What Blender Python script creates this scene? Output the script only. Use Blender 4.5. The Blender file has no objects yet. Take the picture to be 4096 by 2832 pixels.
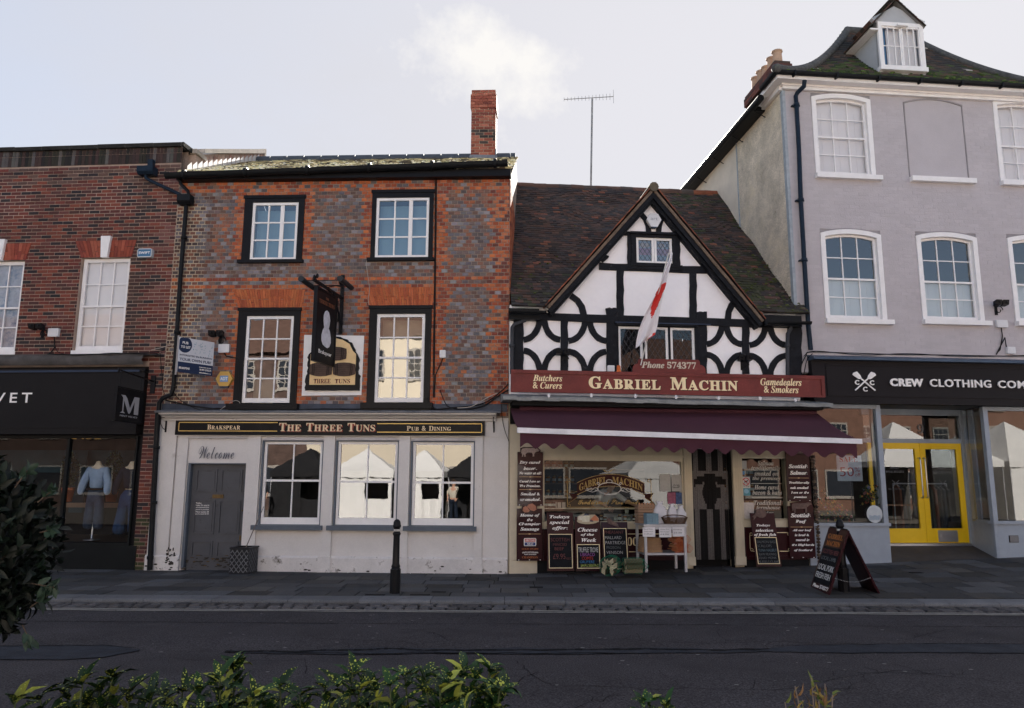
import bpy, math, random
from mathutils import Vector, Matrix, noise
rnd = random.Random(7)
SC = bpy.context.scene
COL = SC.collection
R = math.radians

# ------------------------------------------------------------------ camera
FPX, PITCH, ROLL = 3050.0, R(9.57), R(0.3)      # focal length in photo pixels (4096 wide)
CAM = Vector((0, -14.9, 1.7))
fwd = Vector((0, math.cos(PITCH), math.sin(PITCH)))
rt0 = Vector((1, 0, 0)); up0 = Vector((0, -math.sin(PITCH), math.cos(PITCH)))
rt = rt0*math.cos(ROLL) + up0*math.sin(ROLL)
up = -rt0*math.sin(ROLL) + up0*math.cos(ROLL)
cd = bpy.data.cameras.new('camera'); co = bpy.data.objects.new('camera', cd); COL.objects.link(co)
cd.sensor_width = 36; cd.lens = FPX/4096*36; cd.clip_start = .05; cd.clip_end = 2000
co.matrix_world = Matrix(((rt.x, up.x, -fwd.x, CAM.x), (rt.y, up.y, -fwd.y, CAM.y), (rt.z, up.z, -fwd.z, CAM.z), (0, 0, 0, 1)))
SC.camera = co

# ------------------------------------------------------------------ sky, sun, exposure
SUN_EL, SUN_AZ = R(28.3), R(6)                   # sun behind the houses, a little to the right
w = bpy.data.worlds.new('World'); SC.world = w; w.use_nodes = True
nt = w.node_tree; N = nt.nodes; L = nt.links
for n in list(N): N.remove(n)
def nd(t, **k):
    n = N.new(t)
    for a, b in k.items(): setattr(n, a, b)
    return n
out = nd('ShaderNodeOutputWorld'); bg = nd('ShaderNodeBackground'); bg.inputs[1].default_value = .05
sky = nd('ShaderNodeTexSky', sky_type='NISHITA', sun_disc=False, sun_elevation=SUN_EL, sun_rotation=SUN_AZ)
sky.air_density = 1.0; sky.dust_density = .25; sky.ozone_density = 1.5
tc = nd('ShaderNodeTexCoord'); sep = nd('ShaderNodeSeparateXYZ'); L.new(tc.outputs['Generated'], sep.inputs[0])
def mth(op, a, b=None, cl=False):
    n = nd('ShaderNodeMath', operation=op, use_clamp=cl)
    for i, v in enumerate((a, b)):
        if v is None: continue
        if isinstance(v, (int, float)): n.inputs[i].default_value = v
        else: L.new(v, n.inputs[i])
    return n.outputs[0]
zz = mth('ADD', mth('MAXIMUM', sep.outputs[2], 0), .18)
cmb = nd('ShaderNodeCombineXYZ'); L.new(mth('DIVIDE', sep.outputs[0], zz), cmb.inputs[0]); L.new(mth('DIVIDE', sep.outputs[1], zz), cmb.inputs[1])
n1 = nd('ShaderNodeTexNoise'); n1.inputs['Scale'].default_value = 1.1; n1.inputs['Detail'].default_value = 7; n1.inputs['Roughness'].default_value = .6; L.new(cmb.outputs[0], n1.inputs[0])
n2 = nd('ShaderNodeTexNoise'); n2.inputs['Scale'].default_value = 7.0; n2.inputs['Detail'].default_value = 6; n2.inputs['Roughness'].default_value = .62; L.new(tc.outputs['Generated'], n2.inputs[0])
# thin high veil, denser towards the sun
veil = mth('ADD', mth('ADD', mth('MULTIPLY', sep.outputs[1], .46), mth('MULTIPLY', sep.outputs[0], .14)), mth('ADD', .58, mth('MULTIPLY', mth('SUBTRACT', n1.outputs[0], .5), .35)), True)
veil = mth('MINIMUM', veil, .96)
# one small cumulus low over the roofs
cdir = (fwd*FPX + rt*(1960-2048) - up*(250-1416)).normalized()
vs = nd('ShaderNodeVectorMath', operation='SUBTRACT'); L.new(tc.outputs['Generated'], vs.inputs[0]); vs.inputs[1].default_value = cdir
vm = nd('ShaderNodeVectorMath', operation='MULTIPLY'); L.new(vs.outputs[0], vm.inputs[0]); vm.inputs[1].default_value = (5.4, 7, 13.5)
vl = nd('ShaderNodeVectorMath', operation='LENGTH'); L.new(vm.outputs[0], vl.inputs[0])
cl = mth('SUBTRACT', mth('SUBTRACT', 1.0, vl.outputs['Value']), mth('MULTIPLY', mth('SUBTRACT', .56, n2.outputs[0]), 4.0))
cl = mth('MULTIPLY', cl, 1.3, True)
mx = nd('ShaderNodeMix', data_type='RGBA'); L.new(veil, mx.inputs[0]); L.new(sky.outputs[0], mx.inputs[6]); mx.inputs[7].default_value = (3.05, 3.06, 3.28, 1)
gl = nd('ShaderNodeVectorMath', operation='DOT_PRODUCT'); L.new(tc.outputs['Generated'], gl.inputs[0])
gl.inputs[1].default_value = (math.sin(R(38))*math.cos(SUN_EL), math.cos(R(38))*math.cos(SUN_EL), math.sin(SUN_EL))   # the thickest, brightest part of the veil
VEILC = mx
gw = mth('MULTIPLY', mth('POWER', mth('MAXIMUM', gl.outputs['Value'], 0), 4.0), .62, True)   # forward glow of the veil round the sun
mg = nd('ShaderNodeMix', data_type='RGBA'); L.new(gw, mg.inputs[0]); L.new(mx.outputs[2], mg.inputs[6]); mg.inputs[7].default_value = (3.95, 3.87, 4.0, 1)
m2 = nd('ShaderNodeMix', data_type='RGBA'); L.new(cl, m2.inputs[0]); L.new(mg.outputs[2], m2.inputs[6]); m2.inputs[7].default_value = (4.25, 4.15, 4.05, 1)
L.new(m2.outputs[2], bg.inputs[0]); L.new(bg.outputs[0], out.inputs[0])
ld = bpy.data.lights.new('sun', 'SUN'); ld.energy = 5.0; ld.angle = R(.5); ld.color = (1, .93, .84)
lo = bpy.data.objects.new('sun', ld); COL.objects.link(lo)
sdir = Vector((math.sin(SUN_AZ)*math.cos(SUN_EL), math.cos(SUN_AZ)*math.cos(SUN_EL), math.sin(SUN_EL)))
lo.rotation_euler = sdir.to_track_quat('Z', 'Y').to_euler()
SC.view_settings.view_transform = 'Standard'; SC.view_settings.look = 'None'
SC.view_settings.exposure = 2.2; SC.view_settings.gamma = 1.0
SC.cycles.max_bounces = 8; SC.cycles.transparent_max_bounces = 16
SC.cycles.sample_clamp_indirect = 4; SC.cycles.blur_glossy = .3

# ------------------------------------------------------------------ frames and measuring
class Frame:
    def __init__(s, x, y, deg):
        s.o = Vector((x, y, 0)); s.a = R(deg)
        s.M = Matrix.Translation(s.o) @ Matrix.Rotation(s.a, 4, 'Z'); s.I = s.M.inverted()
        s.c = s.I @ CAM
    def ray(s, px, py):
        return (s.I.to_3x3() @ (fwd*FPX + rt*(px-2048) - up*(py-1416)))
    def p(s, px, py, y=0.0):                       # point of the facade plane local-y = y
        d = s.ray(px, py); k = (y-s.c.y)/d.y
        q = s.c + d*k; return q.x, q.z
    def g(s, px, py, z=0.0):                       # point of a level plane
        d = s.ray(px, py); k = (z-s.c.z)/d.z
        q = s.c + d*k; return q.x, q.y
    def r(s, x0, y0, x1, y1, y=0.0):               # rectangle from its four mid-edge measurements
        xm, ym = (x0+x1)/2, (y0+y1)/2
        return s.p(x0, ym, y)[0], s.p(x1, ym, y)[0], s.p(xm, y1, y)[1], s.p(xm, y0, y)[1]
W = Frame(0, 0, 0)
x0_, _ = W.p(2030, 2283, 0)
P = Frame(x0_, 0, -2.5)                            # public house, origin at its right corner
T = Frame(x0_+.01, 0, 5.5)                         # timbered butcher's and the grey house
ul_, _ = P.p(640, 1700)
q_ = P.M @ Vector((ul_, 0, 0))
K = Frame(q_.x, q_.y, -4.5)                        # brick fashion shop, origin at its right corner

# ------------------------------------------------------------------ materials
MATS = {}
def mat(name, col=(.5, .5, .5), rough=.7, metal=0.0, var=.18, vs=2.5, bump=0.0, bs=60.0, attr=False, spec=.3, fine=.0, grime=None, coat=0.0):
    if name in MATS: return MATS[name]
    if max(col) < .06 and spec == .3: spec = .12
    m = bpy.data.materials.new(name); m.use_nodes = True; MATS[name] = m
    t = m.node_tree; b = t.nodes['Principled BSDF']; ln = t.links.new
    b.inputs['Roughness'].default_value = rough; b.inputs['Metallic'].default_value = metal
    b.inputs['Specular IOR Level'].default_value = spec; b.inputs['Coat Weight'].default_value = coat
    tc = t.nodes.new('ShaderNodeTexCoord')
    n = t.nodes.new('ShaderNodeTexNoise'); n.inputs['Scale'].default_value = vs; n.inputs['Detail'].default_value = 9; n.inputs['Roughness'].default_value = .68
    ln(tc.outputs['Object'], n.inputs[0])
    mr = t.nodes.new('ShaderNodeMapRange'); ln(n.outputs[0], mr.inputs[0])
    mr.inputs[1].default_value = .3; mr.inputs[2].default_value = .7; mr.inputs[3].default_value = 1-var; mr.inputs[4].default_value = 1+var
    val = mr.outputs[0]
    if fine:
        f = t.nodes.new('ShaderNodeTexNoise'); f.inputs['Scale'].default_value = bs*1.5; f.inputs['Detail'].default_value = 3; ln(tc.outputs['Object'], f.inputs[0])
        fr = t.nodes.new('ShaderNodeMapRange'); ln(f.outputs[0], fr.inputs[0]); fr.inputs[1].default_value = .3; fr.inputs[2].default_value = .7
        fr.inputs[3].default_value = 1-fine; fr.inputs[4].default_value = 1+fine
        mm = t.nodes.new('ShaderNodeMath'); mm.operation = 'MULTIPLY'; ln(val, mm.inputs[0]); ln(fr.outputs[0], mm.inputs[1]); val = mm.outputs[0]
    mu = t.nodes.new('ShaderNodeMix'); mu.data_type = 'RGBA'; mu.blend_type = 'MULTIPLY'; mu.inputs[0].default_value = 1
    if attr:
        a = t.nodes.new('ShaderNodeAttribute'); a.attribute_name = 'Col'; ln(a.outputs['Color'], mu.inputs[6])
    else: mu.inputs[6].default_value = (*col, 1)
    cb = t.nodes.new('ShaderNodeCombineColor')
    for i in range(3): ln(val, cb.inputs[i])
    ln(cb.outputs[0], mu.inputs[7]); res = mu.outputs[2]
    if grime:                                         # (colour, scale, threshold, softness): dirt, lichen or worn patches
        gcol, gs, th, so = grime
        g = t.nodes.new('ShaderNodeTexNoise'); g.inputs['Scale'].default_value = gs; g.inputs['Detail'].default_value = 10; g.inputs['Roughness'].default_value = .72
        ln(tc.outputs['Object'], g.inputs[0])
        gr = t.nodes.new('ShaderNodeMapRange'); ln(g.outputs[0], gr.inputs[0]); gr.inputs[1].default_value = th; gr.inputs[2].default_value = th+so
        gm = t.nodes.new('ShaderNodeMix'); gm.data_type = 'RGBA'; ln(gr.outputs[0], gm.inputs[0]); ln(res, gm.inputs[6]); gm.inputs[7].default_value = (*gcol, 1)
        res = gm.outputs[2]
    ln(res, b.inputs['Base Color'])
    if bump:
        bn = t.nodes.new('ShaderNodeTexNoise'); bn.inputs['Scale'].default_value = bs; bn.inputs['Detail'].default_value = 6; ln(tc.outputs['Object'], bn.inputs[0])
        bb = t.nodes.new('ShaderNodeBump'); bb.inputs['Strength'].default_value = bump; bb.inputs['Distance'].default_value = .01
        ln(bn.outputs[0], bb.inputs['Height']); ln(bb.outputs[0], b.inputs['Normal'])
    return m
def glass(name, refl=1.0, base=.03, tint=(.8, .85, .86), wave=.0, ws=3.0, rough=0.0):
    if name in MATS: return MATS[name]
    m = bpy.data.materials.new(name); m.use_nodes = True; MATS[name] = m
    t = m.node_tree; ln = t.links.new
    for n in list(t.nodes): t.nodes.remove(n)
    o = t.nodes.new('ShaderNodeOutputMaterial'); mx = t.nodes.new('ShaderNodeMixShader'); tr = t.nodes.new('ShaderNodeBsdfTransparent'); g = t.nodes.new('ShaderNodeBsdfGlossy')
    g.inputs['Roughness'].default_value = rough; tr.inputs[0].default_value = (*tint, 1); g.inputs[0].default_value = (.95, .96, .97, 1)
    f = t.nodes.new('ShaderNodeFresnel'); f.inputs[0].default_value = 1.5
    a = t.nodes.new('ShaderNodeMath'); a.operation = 'MULTIPLY_ADD'; a.use_clamp = True; ln(f.outputs[0], a.inputs[0]); a.inputs[1].default_value = 1.0*refl; a.inputs[2].default_value = base
    ln(a.outputs[0], mx.inputs[0]); ln(tr.outputs[0], mx.inputs[1]); ln(g.outputs[0], mx.inputs[2]); ln(mx.outputs[0], o.inputs[0])
    if wave:
        tc = t.nodes.new('ShaderNodeTexCoord'); nn = t.nodes.new('ShaderNodeTexNoise'); nn.inputs['Scale'].default_value = ws; nn.inputs['Detail'].default_value = 2
        ln(tc.outputs['Object'], nn.inputs[0]); b = t.nodes.new('ShaderNodeBump'); b.inputs['Strength'].default_value = wave; b.inputs['Distance'].default_value = .05
        ln(nn.outputs[0], b.inputs['Height']); ln(b.outputs[0], g.inputs['Normal'])
    return m

# ------------------------------------------------------------------ mesh builder
class MB:
    def __init__(s): s.v = []; s.f = []; s.m = []; s.c = []; s.sm = []
    def face(s, pts, mi=0, col=None, sm=False):
        n = len(s.v); s.v += [tuple(p) for p in pts]; s.f.append(tuple(range(n, n+len(pts)))); s.m.append(mi); s.c.append(col); s.sm.append(sm)
    def idx(s, vs, fs, mi=0, col=None, sm=False):
        n = len(s.v); s.v += [tuple(p) for p in vs]
        for f in fs: s.f.append(tuple(i+n for i in f)); s.m.append(mi); s.c.append(col); s.sm.append(sm)
    def box(s, x0, x1, y0, y1, z0, z1, mi=0, col=None):
        s.hexa([(x0,y0,z0),(x1,y0,z0),(x1,y1,z0),(x0,y1,z0),(x0,y0,z1),(x1,y0,z1),(x1,y1,z1),(x0,y1,z1)], mi, col)
    def hexa(s, v, mi=0, col=None):
        s.idx(v, [(0,3,2,1),(4,5,6,7),(0,1,5,4),(1,2,6,5),(2,3,7,6),(3,0,4,7)], mi, col)
    def prism(s, poly, y0, y1, mi=0, col=None):     # polygon in x,z extruded along y
        n = len(poly); a = [(p[0], y0, p[1]) for p in poly]; b = [(p[0], y1, p[1]) for p in poly]
        s.idx(a+b, [tuple(range(n)), tuple(range(2*n-1, n-1, -1))] + [(i, i+n, (i+1)%n+n, (i+1)%n) for i in range(n)], mi, col)
    def prismx(s, poly, x0, x1, mi=0, col=None):    # polygon in y,z extruded along x
        n = len(poly); a = [(x0, p[0], p[1]) for p in poly]; b = [(x1, p[0], p[1]) for p in poly]
        s.idx(a+b, [tuple(range(n-1, -1, -1)), tuple(range(n, 2*n))] + [(i, (i+1)%n, (i+1)%n+n, i+n) for i in range(n)], mi, col)
    def prismz(s, poly, z0, z1, mi=0, col=None):    # polygon in x,y extruded along z
        n = len(poly); a = [(p[0], p[1], z0) for p in poly]; b = [(p[0], p[1], z1) for p in poly]
        s.idx(a+b, [tuple(range(n-1, -1, -1)), tuple(range(n, 2*n))] + [(i, (i+1)%n, (i+1)%n+n, i+n) for i in range(n)], mi, col)
    def tube(s, pts, r, n=8, mi=0, col=None, caps=True):
        pts = [Vector(p) for p in pts]; rs = r if isinstance(r, (list, tuple)) else [r]*len(pts)
        vs = []; prev = None
        for i, p in enumerate(pts):
            d = (pts[min(i+1, len(pts)-1)] - pts[max(i-1, 0)]).normalized()
            if prev is None:
                a = Vector((0, 0, 1)) if abs(d.z) < .9 else Vector((1, 0, 0)); e = d.cross(a).normalized()
            else:
                e = (prev - d*prev.dot(d)).normalized()
            prev = e; f = d.cross(e)
            for k in range(n):
                t = 2*math.pi*k/n; vs.append(p + (e*math.cos(t) + f*math.sin(t))*rs[i])
        fs = [(i*n+k, i*n+(k+1)%n, (i+1)*n+(k+1)%n, (i+1)*n+k) for i in range(len(pts)-1) for k in range(n)]
        s.idx(vs, fs, mi, col, True)
        if caps: s.face([vs[k] for k in range(n-1, -1, -1)], mi, col); s.face([vs[(len(pts)-1)*n+k] for k in range(n)], mi, col)
    def lathe(s, prof, c, n=20, mi=0, col=None, axis='z'):
        vs = []
        for r, h in prof:
            for k in range(n):
                t = 2*math.pi*k/n; a, b = r*math.cos(t), r*math.sin(t)
                vs.append((c[0]+a, c[1]+b, c[2]+h) if axis == 'z' else ((c[0]+a, c[1]+h, c[2]+b) if axis == 'y' else (c[0]+h, c[1]+a, c[2]+b)))
        fs = [(i*n+k, i*n+(k+1)%n, (i+1)*n+(k+1)%n, (i+1)*n+k) for i in range(len(prof)-1) for k in range(n)]
        s.idx(vs, fs, mi, col, True)
    def ball(s, c, rx, ry, rz, n=12, mi=0, col=None, jit=0.0):
        vs = []; m = n//2
        for i in range(m+1):
            a = math.pi*i/m
            for k in range(n):
                t = 2*math.pi*k/n; j = 1+jit*(rnd.random()-.5)
                vs.append((c[0]+rx*j*math.sin(a)*math.cos(t), c[1]+ry*j*math.sin(a)*math.sin(t), c[2]+rz*j*math.cos(a)))
        s.idx(vs, [(i*n+k, (i+1)*n+k, (i+1)*n+(k+1)%n, i*n+(k+1)%n) for i in range(m) for k in range(n)], mi, col, True)
    def strip(s, pts, wd, y0, y1, mi=0, col=None):   # band along a polyline in x,z with width, thickness y0..y1
        ws = wd if isinstance(wd, (list, tuple)) else [wd]*len(pts); a = []; b = []
        for i, p in enumerate(pts):
            q = pts[max(i-1, 0)]; e = pts[min(i+1, len(pts)-1)]
            dx, dz = e[0]-q[0], e[1]-q[1]; l = math.hypot(dx, dz) or 1; nx, nz = -dz/l*ws[i]/2, dx/l*ws[i]/2
            a.append((p[0]+nx, p[1]+nz)); b.append((p[0]-nx, p[1]-nz))
        for i in range(len(pts)-1): s.prism([a[i], b[i], b[i+1], a[i+1]], y0, y1, mi, col)
    def add(s, o, f=None):
        n = len(s.v); s.v += [tuple(f(Vector(p))) if f else p for p in o.v]
        s.f += [tuple(i+n for i in q) for q in o.f]; s.m += o.m; s.c += o.c; s.sm += o.sm
    def mesh(s, name, mats, off=(0, 0, 0)):
        me = bpy.data.meshes.new(name)
        me.from_pydata([(p[0]-off[0], p[1]-off[1], p[2]-off[2]) for p in s.v], [], s.f)
        for m in (mats if isinstance(mats, (list, tuple)) else [mats]): me.materials.append(m)
        me.polygons.foreach_set('material_index', s.m); me.polygons.foreach_set('use_smooth', s.sm)
        if any(c is not None for c in s.c):
            ca = me.color_attributes.new('Col', 'FLOAT_COLOR', 'CORNER'); d = []
            for f, c in zip(s.f, s.c): d += list((*(c or (.5, .5, .5)), 1))*len(f)
            ca.data.foreach_set('color', d)
        me.update(); return me

def setp(o, label=None, cat=None, group=None, kind=None):
    for k, v in (('label', label), ('category', cat), ('group', group), ('kind', kind)):
        if v: o[k] = v
    return o
class Thing:
    """an Empty at the thing's base; geometry is given in the coordinates of its frame"""
    def __init__(s, name, label, cat, frame, base, group=None, kind=None):
        s.fr = frame; s.b = Vector(base); s.o = bpy.data.objects.new(name, None); COL.objects.link(s.o)
        s.o.empty_display_size = .2; s.o.matrix_world = frame.M @ Matrix.Translation(s.b); setp(s.o, label, cat, group, kind)
    def part(s, name, mb, mats, parent=None, label=None, kind=None):
        o = bpy.data.objects.new(name, mb.mesh(name, mats, s.b)); COL.objects.link(o); o.parent = parent or s.o
        if label: o['label'] = label
        if kind: o['kind'] = kind
        return o
def solo(name, label, cat, frame, mb, mats, group=None, kind=None):
    xs = [p[0] for p in mb.v]; ys = [p[1] for p in mb.v]; zs = [p[2] for p in mb.v]
    b = Vector(((min(xs)+max(xs))/2, (min(ys)+max(ys))/2, min(zs)))
    o = bpy.data.objects.new(name, mb.mesh(name, mats, b)); COL.objects.link(o); o.matrix_world = frame.M @ Matrix.Translation(b)
    return setp(o, label, cat, group, kind)
def dup(root, loc=None, rotz=None, label=None):
    r = root.copy(); COL.objects.link(r)
    if loc is not None: r.location = loc
    if rotz is not None: r.rotation_euler.z = rotz
    if label: r['label'] = label
    for ch in list(root.children):
        c = ch.copy(); COL.objects.link(c); c.parent = r
        for g in list(ch.children): d = g.copy(); COL.objects.link(d); d.parent = c
    return r

# ------------------------------------------------------------------ lettering (built-in font only)
_tc = {}
def conv(s, st):
    b = {'bi': (0x1D468, 0x1D482), 'b': (0x1D400, 0x1D41A), 's': (0x1D4D0, 0x1D4EA)}.get(st)
    if not b: return s
    o = ''
    for ch in s:
        if 'A' <= ch <= 'Z': o += chr(b[0]+ord(ch)-65)
        elif 'a' <= ch <= 'z': o += chr(b[1]+ord(ch)-97)
        elif ch.isdigit() and st != 's': o += chr(0x1D7CE+int(ch))
        else: o += ch
    return o
def glyphs(s, st='', bold=0.0, space=1.0, shear=0.0):
    key = (s, st, bold, space, shear)
    if key in _tc: return _tc[key]
    c = bpy.data.curves.new('lettering', 'FONT'); c.body = conv(s, st); c.offset = bold; c.space_character = space; c.shear = shear; c.resolution_u = 3
    o = bpy.data.objects.new('lettering', c); COL.objects.link(o); bpy.context.view_layer.update()
    me = bpy.data.meshes.new_from_object(o.evaluated_get(bpy.context.evaluated_depsgraph_get()))
    v = [tuple(p.co) for p in me.vertices]; f = [tuple(p.vertices) for p in me.polygons]
    bpy.data.objects.remove(o); bpy.data.meshes.remove(me); bpy.data.curves.remove(c)
    x0 = min(p[0] for p in v); x1 = max(p[0] for p in v); y0 = min(p[1] for p in v); y1 = max(p[1] for p in v)
    _tc[key] = (v, f, x0, x1, y0, y1); return _tc[key]
def text(mb, s, st, m, a0, a1, b0, b1, mi=0, bold=0.0, space=1.0, shear=0.0, keep=False, depth=0, warp=None):
    """fits the string into the box a0..a1 x b0..b1 of mapping m(a, b, c)"""
    v, f, x0, x1, y0, y1 = glyphs(s, st, bold, space, shear)
    if keep:                                          # keep the proportions, height rules
        k = (b1-b0)/(y1-y0); wd = (x1-x0)*k; c = (a0+a1)/2; a0, a1 = c-wd/2, c+wd/2
    def q(p, d):
        a = (p[0]-x0)/(x1-x0); b = (p[1]-y0)/(y1-y0)
        A, B = a0+(a1-a0)*a, b0+(b1-b0)*b
        if warp: A, B = warp(A, B)
        return m(A, B, d)
    mb.idx([q(p, depth) for p in v], f, mi)
    if depth:
        from collections import Counter
        ec = Counter()
        for t in f:
            for i in range(len(t)): ec[frozenset((t[i], t[(i+1)%len(t)]))] += 1
        for t in f:
            for i in range(len(t)):
                i0, i1 = t[i], t[(i+1)%len(t)]
                if ec[frozenset((i0, i1))] == 1: mb.face([q(v[i0], depth), q(v[i0], 0), q(v[i1], 0), q(v[i1], depth)], mi)
def onwall(y):                                        # mapping for lettering on a facade plane (frame coordinates)
    return lambda a, b, c=0: (a, y-c, b)
class Board:
    def __init__(s, p0, r, u):                        # lower-left corner, width vector, height vector
        s.p = Vector(p0); s.r = Vector(r); s.u = Vector(u); s.n = s.r.cross(s.u).normalized()*1.0
    def m(s, a, b, c=0): return tuple(s.p + s.r*a + s.u*b + s.n*c)
    def slab(s, mb, a0=0, a1=1, b0=0, b1=1, c0=-.02, c1=0, mi=0):
        mb.hexa([s.m(a0,b0,c1), s.m(a1,b0,c1), s.m(a1,b0,c0), s.m(a0,b0,c0), s.m(a0,b1,c1), s.m(a1,b1,c1), s.m(a1,b1,c0), s.m(a0,b1,c0)], mi)
    def poly(s, mb, pts, c0, c1, mi=0):
        n = len(pts); mb.idx([s.m(a, b, c1) for a, b in pts]+[s.m(a, b, c0) for a, b in pts], [tuple(range(n)), tuple(range(2*n-1, n-1, -1))]+[(i, i+n, (i+1)%n+n, (i+1)%n) for i in range(n)], mi)
    def frame(s, mb, a0, a1, b0, b1, t, c0, c1, mi=0):
        ta = t/s.r.length; tb = t/s.u.length
        s.slab(mb, a0, a1, b0, b0+tb, c0, c1, mi); s.slab(mb, a0, a1, b1-tb, b1, c0, c1, mi)
        s.slab(mb, a0, a0+ta, b0+tb, b1-tb, c0, c1, mi); s.slab(mb, a1-ta, a1, b0+tb, b1-tb, c0, c1, mi)
def ell(cx, cz, rx, rz, n=24, a0=0, a1=2*math.pi):
    full = abs(a1-a0-2*math.pi) < 1e-6; k = n if full else n+1
    return [(cx+rx*math.cos(a0+(a1-a0)*i/n), cz+rz*math.sin(a0+(a1-a0)*i/n)) for i in range(k)]

# ------------------------------------------------------------------ walls, bricks, tiles, sashes
def holed(mb, u0, u1, w0, w1, y0, y1, holes, mi=0, col=None, rmi=None):
    """slab between y0 (outside) and y1 with rectangular holes (u0,u1,w0,w1) and their reveals"""
    us = sorted({u0, u1, *[min(max(h[i], u0), u1) for h in holes for i in (0, 1)]}); ws = sorted({w0, w1, *[min(max(h[i], w0), w1) for h in holes for i in (2, 3)]})
    for i in range(len(us)-1):
        for j in range(len(ws)-1):
            a, b, c, d = us[i], us[i+1], ws[j], ws[j+1]; cu, cw = (a+b)/2, (c+d)/2
            if any(h[0] < cu < h[1] and h[2] < cw < h[3] for h in holes): continue
            mb.face([(a,y0,c),(b,y0,c),(b,y0,d),(a,y0,d)], mi, col); mb.face([(a,y1,d),(b,y1,d),(b,y1,c),(a,y1,c)], mi, col)
    rm = mi if rmi is None else rmi
    for h in holes:
        a, b, c, d = h[:4]
        mb.face([(a,y0,c),(a,y0,d),(a,y1,d),(a,y1,c)], rm, col); mb.face([(b,y0,d),(b,y0,c),(b,y1,c),(b,y1,d)], rm, col)
        mb.face([(a,y0,d),(b,y0,d),(b,y1,d),(a,y1,d)], rm, col); mb.face([(a,y0,c),(a,y1,c),(b,y1,c),(b,y0,c)], rm, col)
def brickwork(mb, u0, u1, w0, w1, y, bl, bh, holes, colf, mi=0, g=.009, out=.008, stagger=.5, seed=1):
    rr = random.Random(seed); row = 0; z = w0
    while z < w1-.02:
        z1 = min(z+bh, w1); iv = [(u0, u1)]
        for h in holes:
            if h[2] < z1-.012 and h[3] > z+.012:
                nv = []
                for a, b in iv:
                    if h[1] <= a or h[0] >= b: nv.append((a, b)); continue
                    if h[0] > a: nv.append((a, h[0]))
                    if h[1] < b: nv.append((h[1], b))
                iv = nv
        for a, b in iv:
            off = (row % 2)*stagger*bl; k = math.floor((a-u0-off)/bl)
            while True:
                s0 = u0+off+k*bl; s1 = s0+bl; k += 1
                if s0 >= b: break
                p, q = max(s0, a), min(s1, b)
                if q-p < .03: continue
                r = colf((p+q)/2, (z+z1)/2, row, k, rr)
                if r is None: continue
                c, lift, ge = (*r, 0)[:3] if isinstance(r[0], tuple) else (r, 0, 0)
                o = y-out-rr.random()*.004-lift; gx = g/2+ge; j = rr.uniform(-.0015, .0015)
                x_0, x_1, z_0, z_1 = p+gx, q-gx, z+gx+j, z1-gx+j
                mb.idx([(x_0,o,z_0),(x_1,o,z_0),(x_1,o,z_1),(x_0,o,z_1),(x_0,y,z_0),(x_1,y,z_0),(x_1,y,z_1),(x_0,y,z_1)],
                       [(0,1,2,3),(0,4,5,1),(3,2,6,7),(0,3,7,4),(1,5,6,2)], mi, c)
        z = z1; row += 1
def pick(rr, pal, j=.12):
    c = rr.choice(pal); k = 1+rr.uniform(-j, j); return tuple(min(1, x*k*(1+rr.uniform(-.04, .04))) for x in c)
def tiles(mb, o, ru, rs, wd, ln, tw, ga, colf, keep=None, mi=0, th=.014, seed=3, wav=.012):
    """overlapping tiles on a slope: origin, unit vectors along the eaves and up the slope"""
    rr = random.Random(seed); o = Vector(o); ru = Vector(ru); rs = Vector(rs); n = ru.cross(rs).normalized(); row = 0; s = 0.0
    while s < ln:
        off = (row % 2)*tw/2; k = -1
        while k*tw+off < wd:
            a = max(k*tw+off, 0); b = min((k+1)*tw+off, wd); k += 1
            if b-a < .03: continue
            c = (a+b)/2
            if keep and not keep(c, s): continue
            q = colf(c, s, row, rr)
            h0 = wav*noise.noise(Vector((c*1.3, s*1.3, seed)))*2 + rr.uniform(0, .005); j = rr.uniform(-.006, .006); tl = rr.uniform(-.003, .003)
            def pt(x, t, h): return tuple(o+ru*x+rs*t+n*h)
            g = .002
            mb.idx([pt(a+g, s+j, h0+th+.012-tl), pt(b-g, s+j, h0+th+.012+tl), pt(b-g, s+ga+.03, h0+th), pt(a+g, s+ga+.03, h0+th), pt(a+g, s+j, h0-tl), pt(b-g, s+j, h0+tl), pt(b-g, s+ga+.03, h0), pt(a+g, s+ga+.03, h0)],
                   [(0,1,2,3),(0,4,5,1),(0,3,7,4),(1,5,6,2)], mi, q)
        s += ga; row += 1
def arcbricks(mb, ub0, ub1, ut0, ut1, w0, w1, y, n, pal, mi=0, seed=5, cam=.0):
    """flat gauged arch of fanned bricks"""
    rr = random.Random(seed)
    for i in range(n):
        a, b = i/n, (i+1)/n; g = .0035
        pts = [(ub0+(ub1-ub0)*a+g, w0), (ub0+(ub1-ub0)*b-g, w0), (ut0+(ut1-ut0)*b-g, w1), (ut0+(ut1-ut0)*a+g, w1)]
        sp = rr.choice((.34, .62, .5, 0))
        def L2(t): return [(pts[0][0]+(pts[3][0]-pts[0][0])*t, w0+(w1-w0)*t), (pts[1][0]+(pts[2][0]-pts[1][0])*t, w0+(w1-w0)*t)]
        segs = [(0, 1)] if not sp else [(0, sp-.02), (sp+.02, 1)]
        for t0, t1 in segs:
            A, B = L2(t0), L2(t1); mb.prism([A[0], A[1], B[1], B[0]], y-.014-rr.random()*.003, y, mi, pick(rr, pal))
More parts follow.
